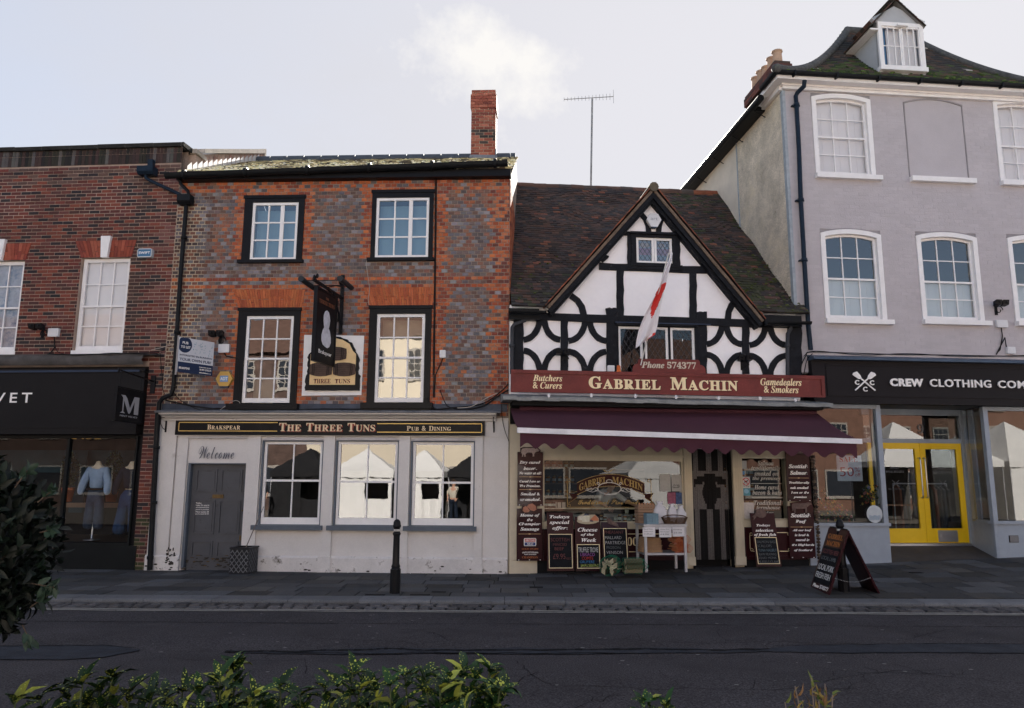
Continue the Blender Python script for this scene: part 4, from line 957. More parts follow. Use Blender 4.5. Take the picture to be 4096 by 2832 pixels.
# planter box by the door
def planter():
    fl = P.g(915, 2297, 0); fr_ = P.g(993, 2297, 0); x0, x1 = fl[0], fr_[0]; y0 = fl[1]; y1 = y0+.46; z1 = P.p(950, 2196, y0)[1]
    y1 = -.06
    t = Thing('planter', 'square black lattice-pattern planter with a bare stick, right of the pub door', 'planter', P, ((x0+x1)/2, (y0+y1)/2, 0))
    lt = MB(); m = MB(); e = .02; mb_ = mat('black_plastic_lattice', (.022,.023,.027), rough=.38, var=.25, vs=7)
    m.box(x0, x1, y0, y0+.025, 0, z1); m.box(x0, x1, y1-.025, y1, 0, z1); m.box(x0, x0+.025, y0+.025, y1-.025, 0, z1); m.box(x1-.025, x1, y0+.025, y1-.025, 0, z1)
    for (a, b) in ((x0-.012, x1+.012),): m.box(a, b, y0-.012, y0+.03, z1, z1+.025); m.box(a, b, y1-.03, y1+.012, z1, z1+.025); m.box(a, x0+.03, y0+.03, y1-.03, z1, z1+.025); m.box(x1-.03, b, y0+.03, y1-.03, z1, z1+.025)
    for sgn in (1, -1):
        for i in range(-4, 9):
            a = x0+i*(x1-x0)/4; n_ = 2
            p = [(a, .03), (a+sgn*(x1-x0)*.9*1.0, z1-.02)]
            # clip to the face
            (ax, az), (bx, bz) = p
            def clipx(ax, az, bx, bz):
                t0, t1 = 0, 1; dx = bx-ax
                for lim, s in ((x0+.01, 1), (x1-.01, -1)):
                    if dx:
                        tt = (lim-ax)/dx
                        if (dx*s) > 0: t0 = max(t0, tt)
                        else: t1 = min(t1, tt)
                return t0, t1
            t0, t1 = clipx(ax, az, bx, bz)
            if t1-t0 > .02: lt.strip([(ax+(bx-ax)*t0, az+(bz-az)*t0), (ax+(bx-ax)*t1, az+(bz-az)*t1)], .013, y0-.008, y0)
    for sgn in (1, -1):
        for i in range(-4, 9):
            a = y0+i*(y1-y0)/4; ay, az, by, bz = a, .03, a+sgn*(y1-y0)*.9, z1-.02; t0, t1 = 0, 1; dy = by-ay
            for lim, s in ((y0+.01, 1), (y1-.01, -1)):
                tt = (lim-ay)/dy
                if dy*s > 0: t0 = max(t0, tt)
                else: t1 = min(t1, tt)
            if t1-t0 > .02: lt.tube([(x1+.002, ay+dy*t0, az+(bz-az)*t0), (x1+.002, ay+dy*t1, az+(bz-az)*t1)], .006, 4)
    t.part('box', m, mb_); t.part('lattice', lt, mat('worn_lattice', (.13,.135,.15), rough=.4, var=.4, vs=9))
    m = MB(); m.box(x0+.025, x1-.025, y0+.025, y1-.025, .02, z1-.06); t.part('soil', m, mat('potting_soil', (.02,.015,.012), rough=1))
    m = MB(); yy = (y0+y1)/2; p = [(fr_[0]*0+P.p(976, 2199, yy)[0], yy, z1-.08), (P.p(1018, 2110, yy-.0)[0], yy, P.p(1018, 2110, yy)[1]), (P.p(1055, 2026, yy)[0], yy, P.p(1055, 2026, yy)[1])]
    m.tube(p, [.009, .008, .005], 6); t.part('bare_stick', m, mat('dry_stick', (.16,.13,.12), rough=.8))
planter()
# ================================================================== BRICK FASHION SHOP (left)
KL = -6.2
KT = K.p(400, 612)[1]; KTr = K.p(737, 603, 0)[1]
shop = Thing('brick_shop_building', 'dark red brick shop building with tall white sash windows over a black fashion shop front', 'building', K, (KL/2, 0, 0))
kw = K.r(308, 1030, 505, 1411); kw0 = list(K.r(-118, 1042, 79, 1415)); kw0 = tuple(kw0)
kf0 = K.p(400, 1418)[1]; ksh = K.r(-200, 1745, 543, 2168); KTOP = K.p(500, 594)[1]
pier0 = K.p(568, 1800)[0]
m = MB(); holes = [kw, kw0]
holed(m, KL, 0, kf0-.25, KTOP, 0, .25, holes, 0)
holed(m, KL, pier0, -.1, kf0-.25, .04, .2, [(KL+.0, K.p(541, 1900)[0], ksh[2], ksh[3])], 2)
m.box(pier0, 0, 0.0, .25, -.1, kf0-.25, 0)
rp = [K.r(343, 736, 549, 866), K.r(-90, 745, 133, 873)]
def mcol(u, z, row, k, rr):
    for a, b, c, d in rp:
        if a < u < b and c < z < d: return pick(rr, MBR), -.006
    if z > KTOP-.36: return None
    st = .0
    if K.p(560, 900)[0]-.22 < u < K.p(560, 900)[0]+.2 and rr.random() < .8: return pick(rr, [(.06,.035,.03), (.045,.032,.032), (.08,.045,.038)])
    if z > KTOP-.8 and rr.random() < .5: return pick(rr, [(.09,.055,.05), (.12,.07,.06)])
    if z < 1.0 and u > pier0-.1 and rr.random() < .75: return pick(rr, [(.05,.055,.025), (.035,.035,.02), (.07,.05,.03)])
    if u > -.42 and z > 3.9 and rr.random() < .4: return pick(rr, [(.17,.075,.065)])
    return pick(rr, MBR)
bh = .0752
brickwork(m, KL, 0, kf0-.15, KTOP, 0, .225, bh, holes, mcol, 1, g=.015, seed=41)
brickwork(m, pier0, 0, 0, kf0-.15, 0, .225, bh, [], mcol, 1, g=.012, seed=42)
x = KL                                            # soldier course under the coping
while x < -.01:
    x1 = min(x+.0752, 0); c = pick(rnd, [(.05,.03,.028), (.04,.027,.025), (.09,.083,.08), (.02,.018,.018), (.03,.028,.022)])
    m.box(x+.003, x1-.002, -.012-rnd.random()*.004, 0, KTOP-.355, KTOP-.14, 1, c); m.box(x+.006, x1-.005, -.012, 0, KTOP-.13, KTOP-.01, 1, c); x = x1
m.box(KL, 0, 6.8, 7, -.1, KTOP, 0); m.box(KL, KL+.2, .25, 6.8, -.1, KTOP, 0); m.box(-.02, -.0, .25, 6.8, -.1, KTOP-.5, 0)
m.box(KL, 0, .25, 6.8, KTOP-.5, KTOP-.42, 3); m.box(KL+.2, 0, .25, 6.8, kf0-.35, kf0-.25, 3); m.box(KL+.2, -.02, 2.8, 2.9, -.1, kf0-.35, 3); m.box(KL+.2, -.02, .25, 2.8, -.1, .30, 3)
m.box(-.30, -.02, .25, 2.8, .3, kf0-.35, 3)
shop.part('wall', m, [mMortM, mBrick, mBlackP, mDark])
for i, (h, t) in enumerate(((kw, K.r(301, 959, 546, 1024)), (kw0, K.r(-150, 966, 125, 1030)))):
    m = MB(); arcbricks(m, h[0]+.0, h[1]+.03, t[0], t[1], h[3]+.0, h[3]+.36, -.006, 17, [(.27,.065,.04), (.22,.05,.035), (.32,.09,.055)], seed=50+i); shop.part('brick_arch', m, mBrick)
    c = (h[0]+h[1])/2; m = MB(); m.prism([(c-.07, h[3]-.02), (c+.07, h[3]-.02), (c+.105, h[3]+.44), (c-.105, h[3]+.44)], -.085, -.0); shop.part('keystone', m, mTrim)
for h, nm in ((kw, 0), (kw0, 1)):
    s = (h[0]+.012, h[1]-.012, h[2]+.05, h[3]-.012)
    sash(shop, s, .07, 3, 4, mTrim, glass('curtained_glass', .8, .02, tint=(.97,.97,.98)), split=h[2]+(h[3]-h[2])*(.49), name='sash_window', fr=.075, bar=.024, brail=.10)
    m = MB(); m.box(h[0]-.02, h[1]+.02, -.02, .1, h[2]-.03, h[2]+.05); shop.part('window_sill', m, mTrim)
    if nm == 0: m = MB(); m.box(s[0], s[1], .16, .17, s[2], s[3]); shop.part('blind', m, mBlind)
# poster behind the left window (cut by the photograph's edge)
m = MB(); s = kw0; m.box(s[0], s[1], .16, .17, s[2], s[3]); shop.part('window_poster', m, mat('washed_blue_poster', (.42,.44,.50), rough=.6, var=.25, vs=3, grime=((.16,.22,.32), 2.2, .52, .1)), label='washed-out blue clothing poster filling the window')
# coping and right-hand parapets
m = MB(); x = KL
while x < .05:
    x1 = min(x+.62, .06); dz = rnd.uniform(-.006, .006); m.hexa([(x+.004,-.07,KTOP-.01+dz),(x1-.004,-.07,KTOP-.01+dz),(x1-.004,.35,KTOP-.01),(x+.004,.35,KTOP-.01),(x+.004,-.07,KTOP+.075+dz),(x1-.004,-.07,KTOP+.075+dz),(x1-.004,.35,KTOP+.10),(x+.004,.35,KTOP+.10)], 0); x = x1
shop.part('coping', m, mat('mossy_coping', (.028,.027,.025), rough=.95, var=.4, vs=4, bump=.8, bs=20, grime=((.08,.09,.05), 5, .6, .12)))
m = MB(); yb = .75; u0 = .05
m.box(-.2, .12, .35, yb, KTOP-.6, KTOP-.02, 0)
m.hexa([(-.2,.30,KTOP-.01),(.16,.30,KTOP-.01),(.16,yb,KTOP-.01),(-.2,yb,KTOP-.01),(-.2,.30,KTOP+.09),(.16,.30,KTOP+.09),(.16,yb,KTOP+.09),(-.2,yb,KTOP+.09)], 1)
za = K.p(775, 632, .8)[1]; zb = K.p(1018, 604, 3.6)[1]; ye = 3.7
yA, yB = .62, ye
m.prismx([(yA, za-1.2), (yA, za-.0), (yB, zb-.0), (yB, za-1.2)], -.2, .14, 0)
m.prismx([(yA-.05, za), (yA-.05, za+.10), (yB+.06, zb+.12), (yB+.06, zb)], -.24, .20, 1); m.box(-.24, .20, yB+.0, yB+.07, zb-.55, zb+.1, 1)
for i in range(16):                                   # diagonal-cut bricks
    y0 = yA+.05+i*.19; zt_ = za+(zb-za)*(y0-yA)/(yB-yA)
    if y0+.15 < yB: m.hexa([(.139,y0-.06,zt_-.40),(.152,y0-.06,zt_-.40),(.152,y0+.08,zt_-.40),(.139,y0+.08,zt_-.40),(.139,y0+.04,zt_-.01),(.152,y0+.04,zt_-.01),(.152,y0+.17,zt_-.01),(.139,y0+.17,zt_-.01)], 2, pick(rnd, [(.42,.27,.22), (.36,.2,.16), (.46,.33,.27)]))
shop.part('parapet', m, [mMortM, mat('pale_stone_coping', (.42,.37,.32), rough=.9, var=.2, vs=6, bump=.3), mBrick])
m = MB(); sl = math.atan2(RH-EAVE-.13, RD+ER); b0 = P.p(800, 660, .3)[1]
def zroof(y): return EAVE+.13+(y+ER)*math.tan(sl)
for i in range(17):
    y0 = -.05+i*.22; z = zroof(y0)
    if y0 < 3.4: m.face([(.165,y0,z-.05),(.165,y0+.22,z+.05),(.165,y0+.16,z+.28),(.165,y0,z+.13)]); 
    if y0 < 3.4: m.face([(.166,y0,z-.05),(.34,y0,z+.01),(.34,y0+.22,z+.11),(.166,y0+.22,z+.05)])
solo('lead_flashing', 'stepped lead flashing coloured pale for sunlight along the parapet beside the pub roof', 'flashing', K, m, mat('sunlit_tint_lead', (.62,.60,.60), rough=.5, metal=.1, var=.15, vs=6))  # pale colour paints sunlight onto the lead
# shop front
m = MB(); uR = K.p(645, 1430)[0]
q = K.r(-200, 1490, 571, 1698, -.12); m.box(KL, q[1], -.12, .04, q[2], q[3]); m.box(KL, q[1]+.01, -.135, .0, q[3]+.01, K.p(400, 1478)[1]); 
b = K.p(549, 1715, -.15)[0]; m.box(KL, b, -.20, .04, K.p(400, 1737, -.15)[1], q[2]-.004); m.box(KL, b, -.21, -.19, K.p(400, 1712, -.2)[1], K.p(400, 1706, -.2)[1])
fas = shop.part('shop_fascia', m, mat('near_black_fascia', (.012,.011,.012), rough=.5, var=.15))
m = MB(); m.box(KL, K.p(575, 1483)[0], -.145, -.136, K.p(400, 1488, -.14)[1], K.p(400, 1480, -.14)[1]); shop.part('blue_moulding', m, mat('dark_blue_trim', (.02,.035,.07), rough=.5))
m = MB(); z1, z0 = K.p(400, 1421, -.2)[1], K.p(400, 1458, -.2)[1]; n = 40; uu = K.p(572, 1440, -.2)[0]
for i in range(n):
    a, b_ = KL+(uu-KL)*i/n, KL+(uu-KL)*(i+1)/n; j0, j1 = .02*math.sin(i*1.3), .02*math.sin((i+1)*1.3)
    m.idx([(a,-.20+j0,z1),(b_,-.20+j1,z1),(b_,-.24-j1,z1-.10),(a,-.24-j0,z1-.10),(a,-.16,z0),(b_,-.16,z0)], [(0,1,2,3)[::-1],(3,2,5,4)[::-1]], 0, None, True)
m.box(KL, uR, -.2, 0, z1, z1+.03)
shop.part('awning_cover', m, mat('dirty_grey_canvas', (.085,.08,.08), rough=.9, var=.35, vs=3))
m = MB(); text(m, 'VELVET', '', onwall(-.122), K.p(-180, 1590, -.12)[0], K.p(128, 1590, -.12)[0], K.p(60, 1611, -.12)[1], K.p(60, 1571, -.12)[1], bold=.012, space=1.45); shop.part('fascia_lettering', m, mWhiteLet, fas)
m = MB(); a, b, c, d = ksh; b = K.p(541, 1900)[0]
m.box(b-.035, b, -.02, .1, c, d); m.box(KL, b, -.03, .2, c-.05, c); m.box(KL, b-.035, -.01, .08, d-.04, d); mu = K.p(255, 1950)[0]; m.box(mu-.03, mu+.03, -.0, .08, c, d-.04)
m.box(KL, K.p(545, 2220)[0], -.025, .04, -.05, c-.05)
shop.part('shop_window_frame', m, mat('black_green_paint', (.010,.012,.013), rough=.4))
m = MB(); m.face([(KL,.05,c),(b,.05,c),(b,.05,d),(KL,.05,d)]); shop.part('shop_window_pane', m, glass('dark_shop_glass', .55, .0, tint=(.95,.97,.98), wave=.01, ws=1))
m = MB(); m.box(KL+.3, b+.1, .28, 2.6, .3, c-.03); m.box(K.p(250, 2010, 1.2)[0], b-.3, 1.15, 1.32, K.p(400, 2030, 1.2)[1], K.p(400, 2012, 1.2)[1]); shop.part('display_floor', m, mat('oak_display', (.16,.11,.075), rough=.5, var=.2))
m = MB(); m.box(KL+.3, -.3, 1.9, 1.92, ksh[3]-.7, ksh[3]-.2); m.box(K.p(290, 1900, 1.7)[0], K.p(345, 1900, 1.7)[0], 1.68, 1.72, 1.0, 2.35); shop.part('backdrop', m, mat('teal_backdrop', (.018,.04,.055), rough=.7))
m = MB(); text(m, '£165', 'b', onwall(.045), K.p(290, 1750)[0], K.p(415, 1750)[0], K.p(340, 1753)[1], K.p(340, 1690)[1]); shop.part('gold_window_lettering', m, mGold) if False else None
m = MB(); z = K.p(300, 1756, .045)[1]
for px, w_ in ((298, .11), (332, .04), (356, .12), (392, .15)):
    u = K.p(px, 1750, .045)[0]; m.prism([(u-w_/2, z+.05), (u-w_/2, z+.01), (u-w_/3, z), (u+w_/3, z), (u+w_/2, z+.01), (u+w_/2, z+.05)], .036, .044)
shop.part('gilt_window_marks', m, mGold)

# hanging sign
def velvet_sign():
    u0, z0 = K.p(600, 1523, -.1); t = Thing('hanging_sign', 'black square shop sign with a large M hanging by the brick pier', 'sign', K, (u0, 0, z0-.9))
    zb_ = z0; L_ = 1.45; lat = .16
    m = MB(); m.box(u0-.03, u0+.07, -.03, -.012, zb_-.25, zb_+.12); m.tube([(u0+.02, -.02, zb_), (u0+.02+lat, -L_, zb_+.02)], .016, 8); m.tube([(u0+.02+lat, -L_, zb_+.05), (u0+.02+lat*1.02, -L_-.02, zb_-.02)], .022, 8)
    t.part('iron_arm', m, mBlackP)
    hgt = K.p(465, 1545, -1.3)[1]-K.p(465, 1682, -1.3)[1]; f = -1.28; n_ = -.42
    zt = K.p(465, 1545, f)[1]; a = Vector((K.p(464, 1620, f)[0], f, zt-hgt)); b = Vector((K.p(571, 1620, n_)[0], n_, zt-hgt)); bd = Board(a, b-a, (0, 0, hgt))
    m = MB(); bd.slab(m, 0, 1, 0, 1, -.05, 0); bd.frame(m, -.01, 1.01, -.01, 1.01, .02, -.055, .008); t.part('sign_panel', m, mBlackP)
    m = MB()
    for s in (.1, .9):
        q = Vector(bd.m(s, 1, -.02)); m.tube([q, q+Vector((0, 0, max(.02, zb_-q.z)))], .006, 5)
    t.part('chain', m, mPipe)
    m2 = MB()
    for k_, pl_ in enumerate(([(.16,.25),(.34,.25),(.275,.30),(.275,.64),(.235,.70),(.235,.30)], [(.14,.78),(.30,.78),(.38,.70),(.54,.36),(.50,.25),(.46,.27),(.25,.68),(.20,.74)], [(.50,.25),(.54,.30),(.68,.66),(.68,.78),(.655,.78),(.50,.38)], [(.675,.25),(.84,.25),(.84,.78),(.675,.78)])): bd.poly(m2, pl_, .001, .004+.0004*k_)
    t.part('letter_emblem', m2, mat('silver_letters', (.34,.34,.37), rough=.5)); m = MB(); text(m, 'MINT VELVET', '', bd.m, .17, .83, .145, .195, depth=.003); t.part('lettering', m, mat('silver_letters'))
velvet_sign()
alarm_box(K, 578, 1011, .31, 'blue rounded alarm box on the dark bricks beside the white sash window', 'SWIFT', mat('pale_box_rim', (.5,.52,.55), rough=.5), mat('swift_blue', (.05,.16,.30), rough=.5), mWhiteLet, hexa=False, h=.19)
floodlight(K, 160, 1322, 'black floodlight on the brick shop between its two upper windows')
jbox(K, (195, 1314, 236, 1347), 'white junction box between the brick shop windows', cab=[(217, 1348), (218, 1390), (205, 1408), (190, 1418)])
cables('cable', 'loose black cables along the top of the fashion shop fascia', K, [([(190, 1416), (300, 1418), (480, 1414), (600, 1410), (660, 1400)], .010, -.24), ([(218, 1380), (240, 1412), (330, 1420), (450, 1412), (560, 1416), (650, 1412)], .007, -.24), ([(640, 1412), (648, 1500), (655, 1570), (690, 1600)], .007, -.1)])
m = MB(); a, b, c, d = K.r(559, 671, 622, 701, -.12); m.prismx([(-.24, d), (-.24, c+.05), (-.19, c), (-.03, c), (-.03, d)], a, b); q = K.r(594, 640, 614, 671, -.08); m.box(q[0], q[1], -.12, -.02, q[2]-.02, q[3])
m.tube([(*[K.p(x, y, -.12)[0]], -.12, K.p(x, y, -.12)[1]) for x, y in ((583, 700), (584, 712), (600, 722), (716, 776), (726, 783))], .036, 10)
solo('rainwater_hopper', 'black hopper with slanting pipe under the brick shop parapet', 'drainpipe', K, m, mBluePipe)

# window display
def figure_mesh(ch, sub=1):
    """grows one skin over joint chains: ch = list of (points, radii)"""
    me = bpy.data.meshes.new('skin'); vs = []; es = []; rs = []; key = {}
    for pts, rad in ch:
        prev = None
        for p, r_ in zip(pts, rad):
            k = tuple(round(c, 4) for c in p)
            if k not in key: key[k] = len(vs); vs.append(p); rs.append(r_)
            if prev is not None: es.append((prev, key[k]))
            prev = key[k]
    me.from_pydata(vs, es, []); o = bpy.data.objects.new('skin', me); COL.objects.link(o)
    o.modifiers.new('s', 'SKIN'); s_ = o.modifiers.new('ss', 'SUBSURF'); s_.levels = sub; s_.render_levels = sub
    for i, r_ in enumerate(rs): me.skin_vertices[0].data[i].radius = r_ if isinstance(r_, tuple) else (r_, r_)
    me.skin_vertices[0].data[0].use_root = True
    bpy.context.view_layer.update(); e = bpy.data.meshes.new_from_object(o.evaluated_get(bpy.context.evaluated_depsgraph_get()))
    mb = MB(); mb.idx([tuple(v.co) for v in e.vertices], [tuple(p.vertices) for p in e.polygons], 0, None, True)
    bpy.data.objects.remove(o); bpy.data.meshes.remove(me); bpy.data.meshes.remove(e); return mb
def mannequin(u, y, z0, lab, top, legs, long=False):
    t = Thing('mannequin', lab, 'mannequin', K, (u, y, z0)); A = lambda x, z, d=0: (u+x, y+d, z0+z)
    body = figure_mesh([([A(0,.98), A(0,1.12), A(0,1.32), A(0,1.44), A(0,1.54), A(0,1.60)], [(.15,.11), (.12,.09), (.16,.10), (.10,.07), .055, .052]),
        ([A(0,1.44), A(.16,1.42), A(.24,1.16,-.03), A(.26,.93,-.08)], [(.10,.07), .06, .045, .03]), ([A(0,1.44), A(-.16,1.42), A(-.25,1.16,-.02), A(-.27,.93,-.08)], [(.10,.07), .06, .045, .03])])
    t.part('body', body, mat('mannequin_cream', (.60,.52,.40), rough=.5))
    sh = figure_mesh([([A(0,1.0), A(0,1.14), A(0,1.32), A(0,1.43)], [(.165,.13), (.145,.12), (.185,.13), (.12,.09)]), ([A(0,1.43), A(.17,1.42), A(.26,1.16,-.03), A(.28,.97,-.07), A(.28,.90,-.09)], [(.12,.09), .078, .085, .075, .04]), ([A(0,1.43), A(-.17,1.42), A(-.27,1.16,-.03), A(-.29,.97,-.07), A(-.29,.90,-.09)], [(.12,.09), .078, .085, .075, .04])])
    t.part('blouse', sh, top)
    tr = figure_mesh([([A(0,1.06), A(0,.96), A(0,.90)], [(.155,.13), (.175,.14), (.17,.13)]), ([A(0,.90), A(.085,.80), A(.10,.5), A(.105,.20)], [(.17,.13), .10, .105, .11]), ([A(0,.90), A(-.085,.80), A(-.10,.5), A(-.105,.20)], [(.17,.13), .10, .105, .11])] if not long else
        [([A(0,1.06), A(0,.92)], [(.155,.13), (.17,.13)]), ([A(0,.92), A(.10,.75), A(.15,.3), A(.18,.08)], [(.17,.13), .11, .13, .16]), ([A(0,.92), A(-.10,.75), A(-.15,.3), A(-.18,.08)], [(.17,.13), .11, .13, .16])])
    t.part('jeans', tr, legs)
    if not long:
        m = MB(); m.lathe([(.0, .0), (.16, .0), (.16, .012), (.03, .02), (.018, .04), (.018, .35)], A(.0, 0), 16); t.part('chrome_stand', m, mSteel)
        m = MB(); m.lathe([(.185, -.02), (.19, -.02), (.19, .02), (.185, .02)], (u, y, z0+1.02), 20); bz = [((p[0]-u)*1.0+u, (p[1]-y)*.86+y, p[2]) for p in m.v]; m.v = bz; t.part('belt', m, mat('studded_brown_belt', (.05,.025,.014), rough=.5))
dz0 = .30
mq = K.p(368, 2160, .95); mannequin(K.p(366, 2160, .6)[0], .6, K.p(360, 2160, .6)[1], 'mannequin in a pale blue blouse, studded belt and faded jeans in the shop window', mat('pale_blue_cotton', (.30,.40,.56), rough=.8, var=.12, vs=9), mat('faded_denim', (.04,.058,.095), rough=.85, var=.4, vs=4))
mannequin(K.p(521, 1950, .7)[0], .7, K.p(520, 2160, .7)[1], 'mannequin in a dark top and blue flared jeans beside the brick pier', mat('navy_knit', (.012,.018,.032), rough=.9), mat('blue_denim', (.018,.045,.11), rough=.85, var=.3, vs=4), True)

# foliage helper ------------------------------------------------------------
def leaf(mb, p, d, n, L_, wd, col, fold=.25, mi=0, curl=.12):
    d = d.normalized(); s = d.cross(n)
    if s.length < 1e-3: s = d.cross(Vector((.3, .5, .8)))
    s.normalize(); n = s.cross(d).normalized()
    def q(a, b, h): return p+d*(a*L_)+s*(b*wd)+n*(h*L_)
    base, tip = q(0, 0, 0), q(1, 0, -curl*1.6); m1, m2 = q(.33, 0, -.01), q(.7, 0, -curl*.6)
    l1, l2 = q(.28, .5, fold*wd/L_), q(.68, .40, fold*wd/L_-curl*.5); r1, r2 = q(.28, -.5, fold*wd/L_), q(.68, -.40, fold*wd/L_-curl*.5)
    mb.idx([base, tip, m1, m2, l1, l2, r1, r2], [(0,2,4),(2,3,5,4),(3,1,5),(0,6,2),(2,6,7,3),(3,7,1)], mi, col, True)
def rv(r_=rnd):
    while True:
        v = Vector((r_.uniform(-1, 1), r_.uniform(-1, 1), r_.uniform(-1, 1)))
        if .05 < v.length < 1: return v.normalized()
mLeafDark = mat('dark_glossy_leaf', attr=True, rough=.38, var=.25, vs=12)
mBark = mat('bark', (.07,.05,.038), rough=.95, var=.4, vs=15, bump=.5)
def potted(u, y, z0, w_, h_, lab):
    t = Thing('potted_tree', lab, 'potted plant', K, (u, y, z0), 'clipped trees in terracotta pots'); m = MB()
    m.lathe([(.0, .0), (w_*.36, .0), (w_*.46, .24), (w_*.5, .24), (w_*.5, .29), (w_*.43, .29), (w_*.42, .26), (0, .26)], (u, y, z0), 18); t.part('pot', m, mat('terracotta', (.40,.12,.06), rough=.8, var=.12))
    m = MB(); m.tube([(u, y, z0+.25), (u, y, z0+h_)], .012, 6); t.part('trunk', m, mBark)
    m = MB()
    for i in range(520):
        v = rv(); p = Vector((u, y, z0+.30+h_*.52))+Vector((v.x*w_*.62, v.y*w_*.62, v.z*h_*.5))*rnd.uniform(.55, 1.05); g = rnd.uniform(.015, .05); leaf(m, p, (v+rv()*.8), rv(), rnd.uniform(.035, .06), .025, (g*.5, g, g*.35))
    t.part('foliage', m, mLeafDark)
potted(K.p(264, 2005, 1.2)[0], 1.23, K.p(264, 2006, 1.2)[1], .26, .72, 'clipped tree in a terracotta pot left of the blouse mannequin')
potted(K.p(440, 2005, 1.2)[0], 1.23, K.p(440, 2006, 1.2)[1], .28, .74, 'clipped tree in a terracotta pot between the two mannequins')
# ================================================================== TIMBERED BUTCHER'S
CU = T.p(3155, 800)[0]                            # left corner of the grey house on the facade line
TE = T.p(2600, 1250)[1]                           # eaves level
but = Thing('timbered_shop_building', 'black and white half-timbered butcher shop building with a steep mossy tiled roof and front gable', 'building', T, (CU/2, 0, 0))
TS = T.p(2660, 1500)[1]                           # bottom of the timbered storey
awz = T.p(2660, 1640)[1]
X = lambda x: 2000+x/1.773
Y_ = lambda y: 650+y/1.773
def TP(x, y, d=0.0): return T.p(X(x), Y_(y), d)
gw = T.r(X(963), Y_(537), X(1222), Y_(720)); cw = T.r(X(838), Y_(1165), X(1380), Y_(1485))
sw = T.r(2173, 1835, 2734, 2092); dw = T.r(2768, 1790, 2931, 2246); s2w = T.r(2968, 1826, 3152, 2081)
apx = T.p(X(1088), Y_(160), -.25); ftl = T.p(X(325), Y_(1015), -.25); ftr = T.p(X(1880), Y_(1113), -.25)
m = MB()
dwh = (dw[0], dw[1], 0, dw[3])
holed(m, 0, CU, TS-.5, TE+.08, 0, .2, [cw], 0)
holed(m, 0, CU, -.1, TS-.5, .05, .25, [sw, dwh, s2w], 1)
gx0, gx1 = ftl[0]+.15, ftr[0]-.15
pk = (apx[0], apx[1]-.2); gz = TE+.08
def gline(z): t = (z-gz)/(pk[1]-gz); return gx0+(pk[0]-gx0)*t, gx1+(pk[0]-gx1)*t
for z0, z1, hole in ((gz, gw[2], None), (gw[2], gw[3], gw), (gw[3], pk[1], None)):
    a0, b0 = gline(z0); a1, b1 = gline(z1)
    if hole: m.prism([(a0, z0), (gw[0], z0), (gw[0], z1), (a1, z1)], 0, .2, 0); m.prism([(gw[1], z0), (b0, z0), (b1, z1), (gw[1], z1)], 0, .2, 0)
    else: m.prism([(a0, z0), (b0, z0), (b1, z1), (a1, z1)], 0, .2, 0)
RY = 4.05; RZ = T.p(2500, 758, RY)[1]
m.box(0, CU, 7.8, 8, -.1, TE, 1); m.box(0, .15, .25, 7.8, -.1, TE, 2); m.box(CU-.15, CU, .25, 7.8, -.1, TE, 2)
m.box(.15, CU-.15, .25, 7.8, TS-.55, TS-.45, 2); m.box(.15, CU-.15, .25, 7.8, -.1, .1, 2); m.box(.15, CU-.15, 2.9, 3.0, .1, TS-.55, 2); m.box(.15, CU-.15, 3, 3.1, TS-.45, TE, 2)
m.box(sw[1]+.02, sw[1]+.06, .25, 2.9, .1, TS-.55, 2)
but.part('wall', m, [mPlaster, mCream, mDark])
# timbers: each one a part
def timber(pts, wd, y0=-.035, y1=.01, nm='timber'):
    q = [TP(*p) for p in pts]; m = MB(); j = []
    if len(q) == 2:                                   # slightly waney edges
        n_ = 7; q = [(q[0][0]+(q[1][0]-q[0][0])*i/n_+.006*math.sin(i*2.1+pts[0][0]), q[0][1]+(q[1][1]-q[0][1])*i/n_+.006*math.sin(i*1.7+pts[0][1])) for i in range(n_+1)]
    w_ = [wd*(1+.05*math.sin(i*1.9+pts[0][0])) for i in range(len(q))]
    m.strip(q, w_, y0-rnd.uniform(0, .004), y1); but.part(nm, m, mBlackW)
SC_ = abs(TP(1000, 1200)[0]-TP(1100, 1200)[0])/100    # metres per unit of the measured drawing
S = lambda v: v*SC_
timber([(60, 1088), (2100, 1152)], S(52), -.05)                                     # main beam
timber([(700, 738), (1500, 768)], S(50)); timber([(860, 505), (1320, 513)], S(30))
for x, y0, y1, w_ in ((130, 1110, 1500, 66), (455, 1118, 1500, 50), (790, 1130, 1500, 72), (1425, 1150, 1500, 76), (1740, 1160, 1500, 50), (2085, 1160, 1520, 100), (850, 765, 1092, 50), (1367, 780, 1108, 50), (918, 515, 745, 34), (1258, 515, 750, 34)):
    timber([(x, y0), (x, y1)], S(w_), -.045 if w_ > 60 else -.03)
timber([(752, 1060), (822, 1060)], S(50), -.05); timber([(1393, 1084), (1462, 1084)], S(46), -.05)
timber([(712, 700), (752, 664)], S(40), -.06); timber([(1420, 665), (1470, 706)], S(44), -.06)
timber([(906, 742), (1290, 752)], S(34), -.06)
def arc(cx, cy, rx, ry, a0, a1, w_, n=10):
    timber([(cx+rx*math.cos(R(a0+(a1-a0)*i/n)), cy-ry*math.sin(R(a0+(a1-a0)*i/n))) for i in range(n+1)], S(w_), -.028, .01, 'curved_brace')
bays = [(163, 430, 1103, 1490), (482, 756, 1112, 1496), (1461, 1716, 1138, 1515), (1765, 2030, 1145, 1522)]
for a, b, c, d in bays:
    rx, ry = (b-a)/2*.88, (d-c)/2*.80
    arc(a, c, rx, ry, -88, 0, 42) ; arc(b, c, rx, ry, 180, 268, 42); arc(a, d, rx, ry, 0, 88, 42); arc(b, d, rx, ry, 92, 180, 42)
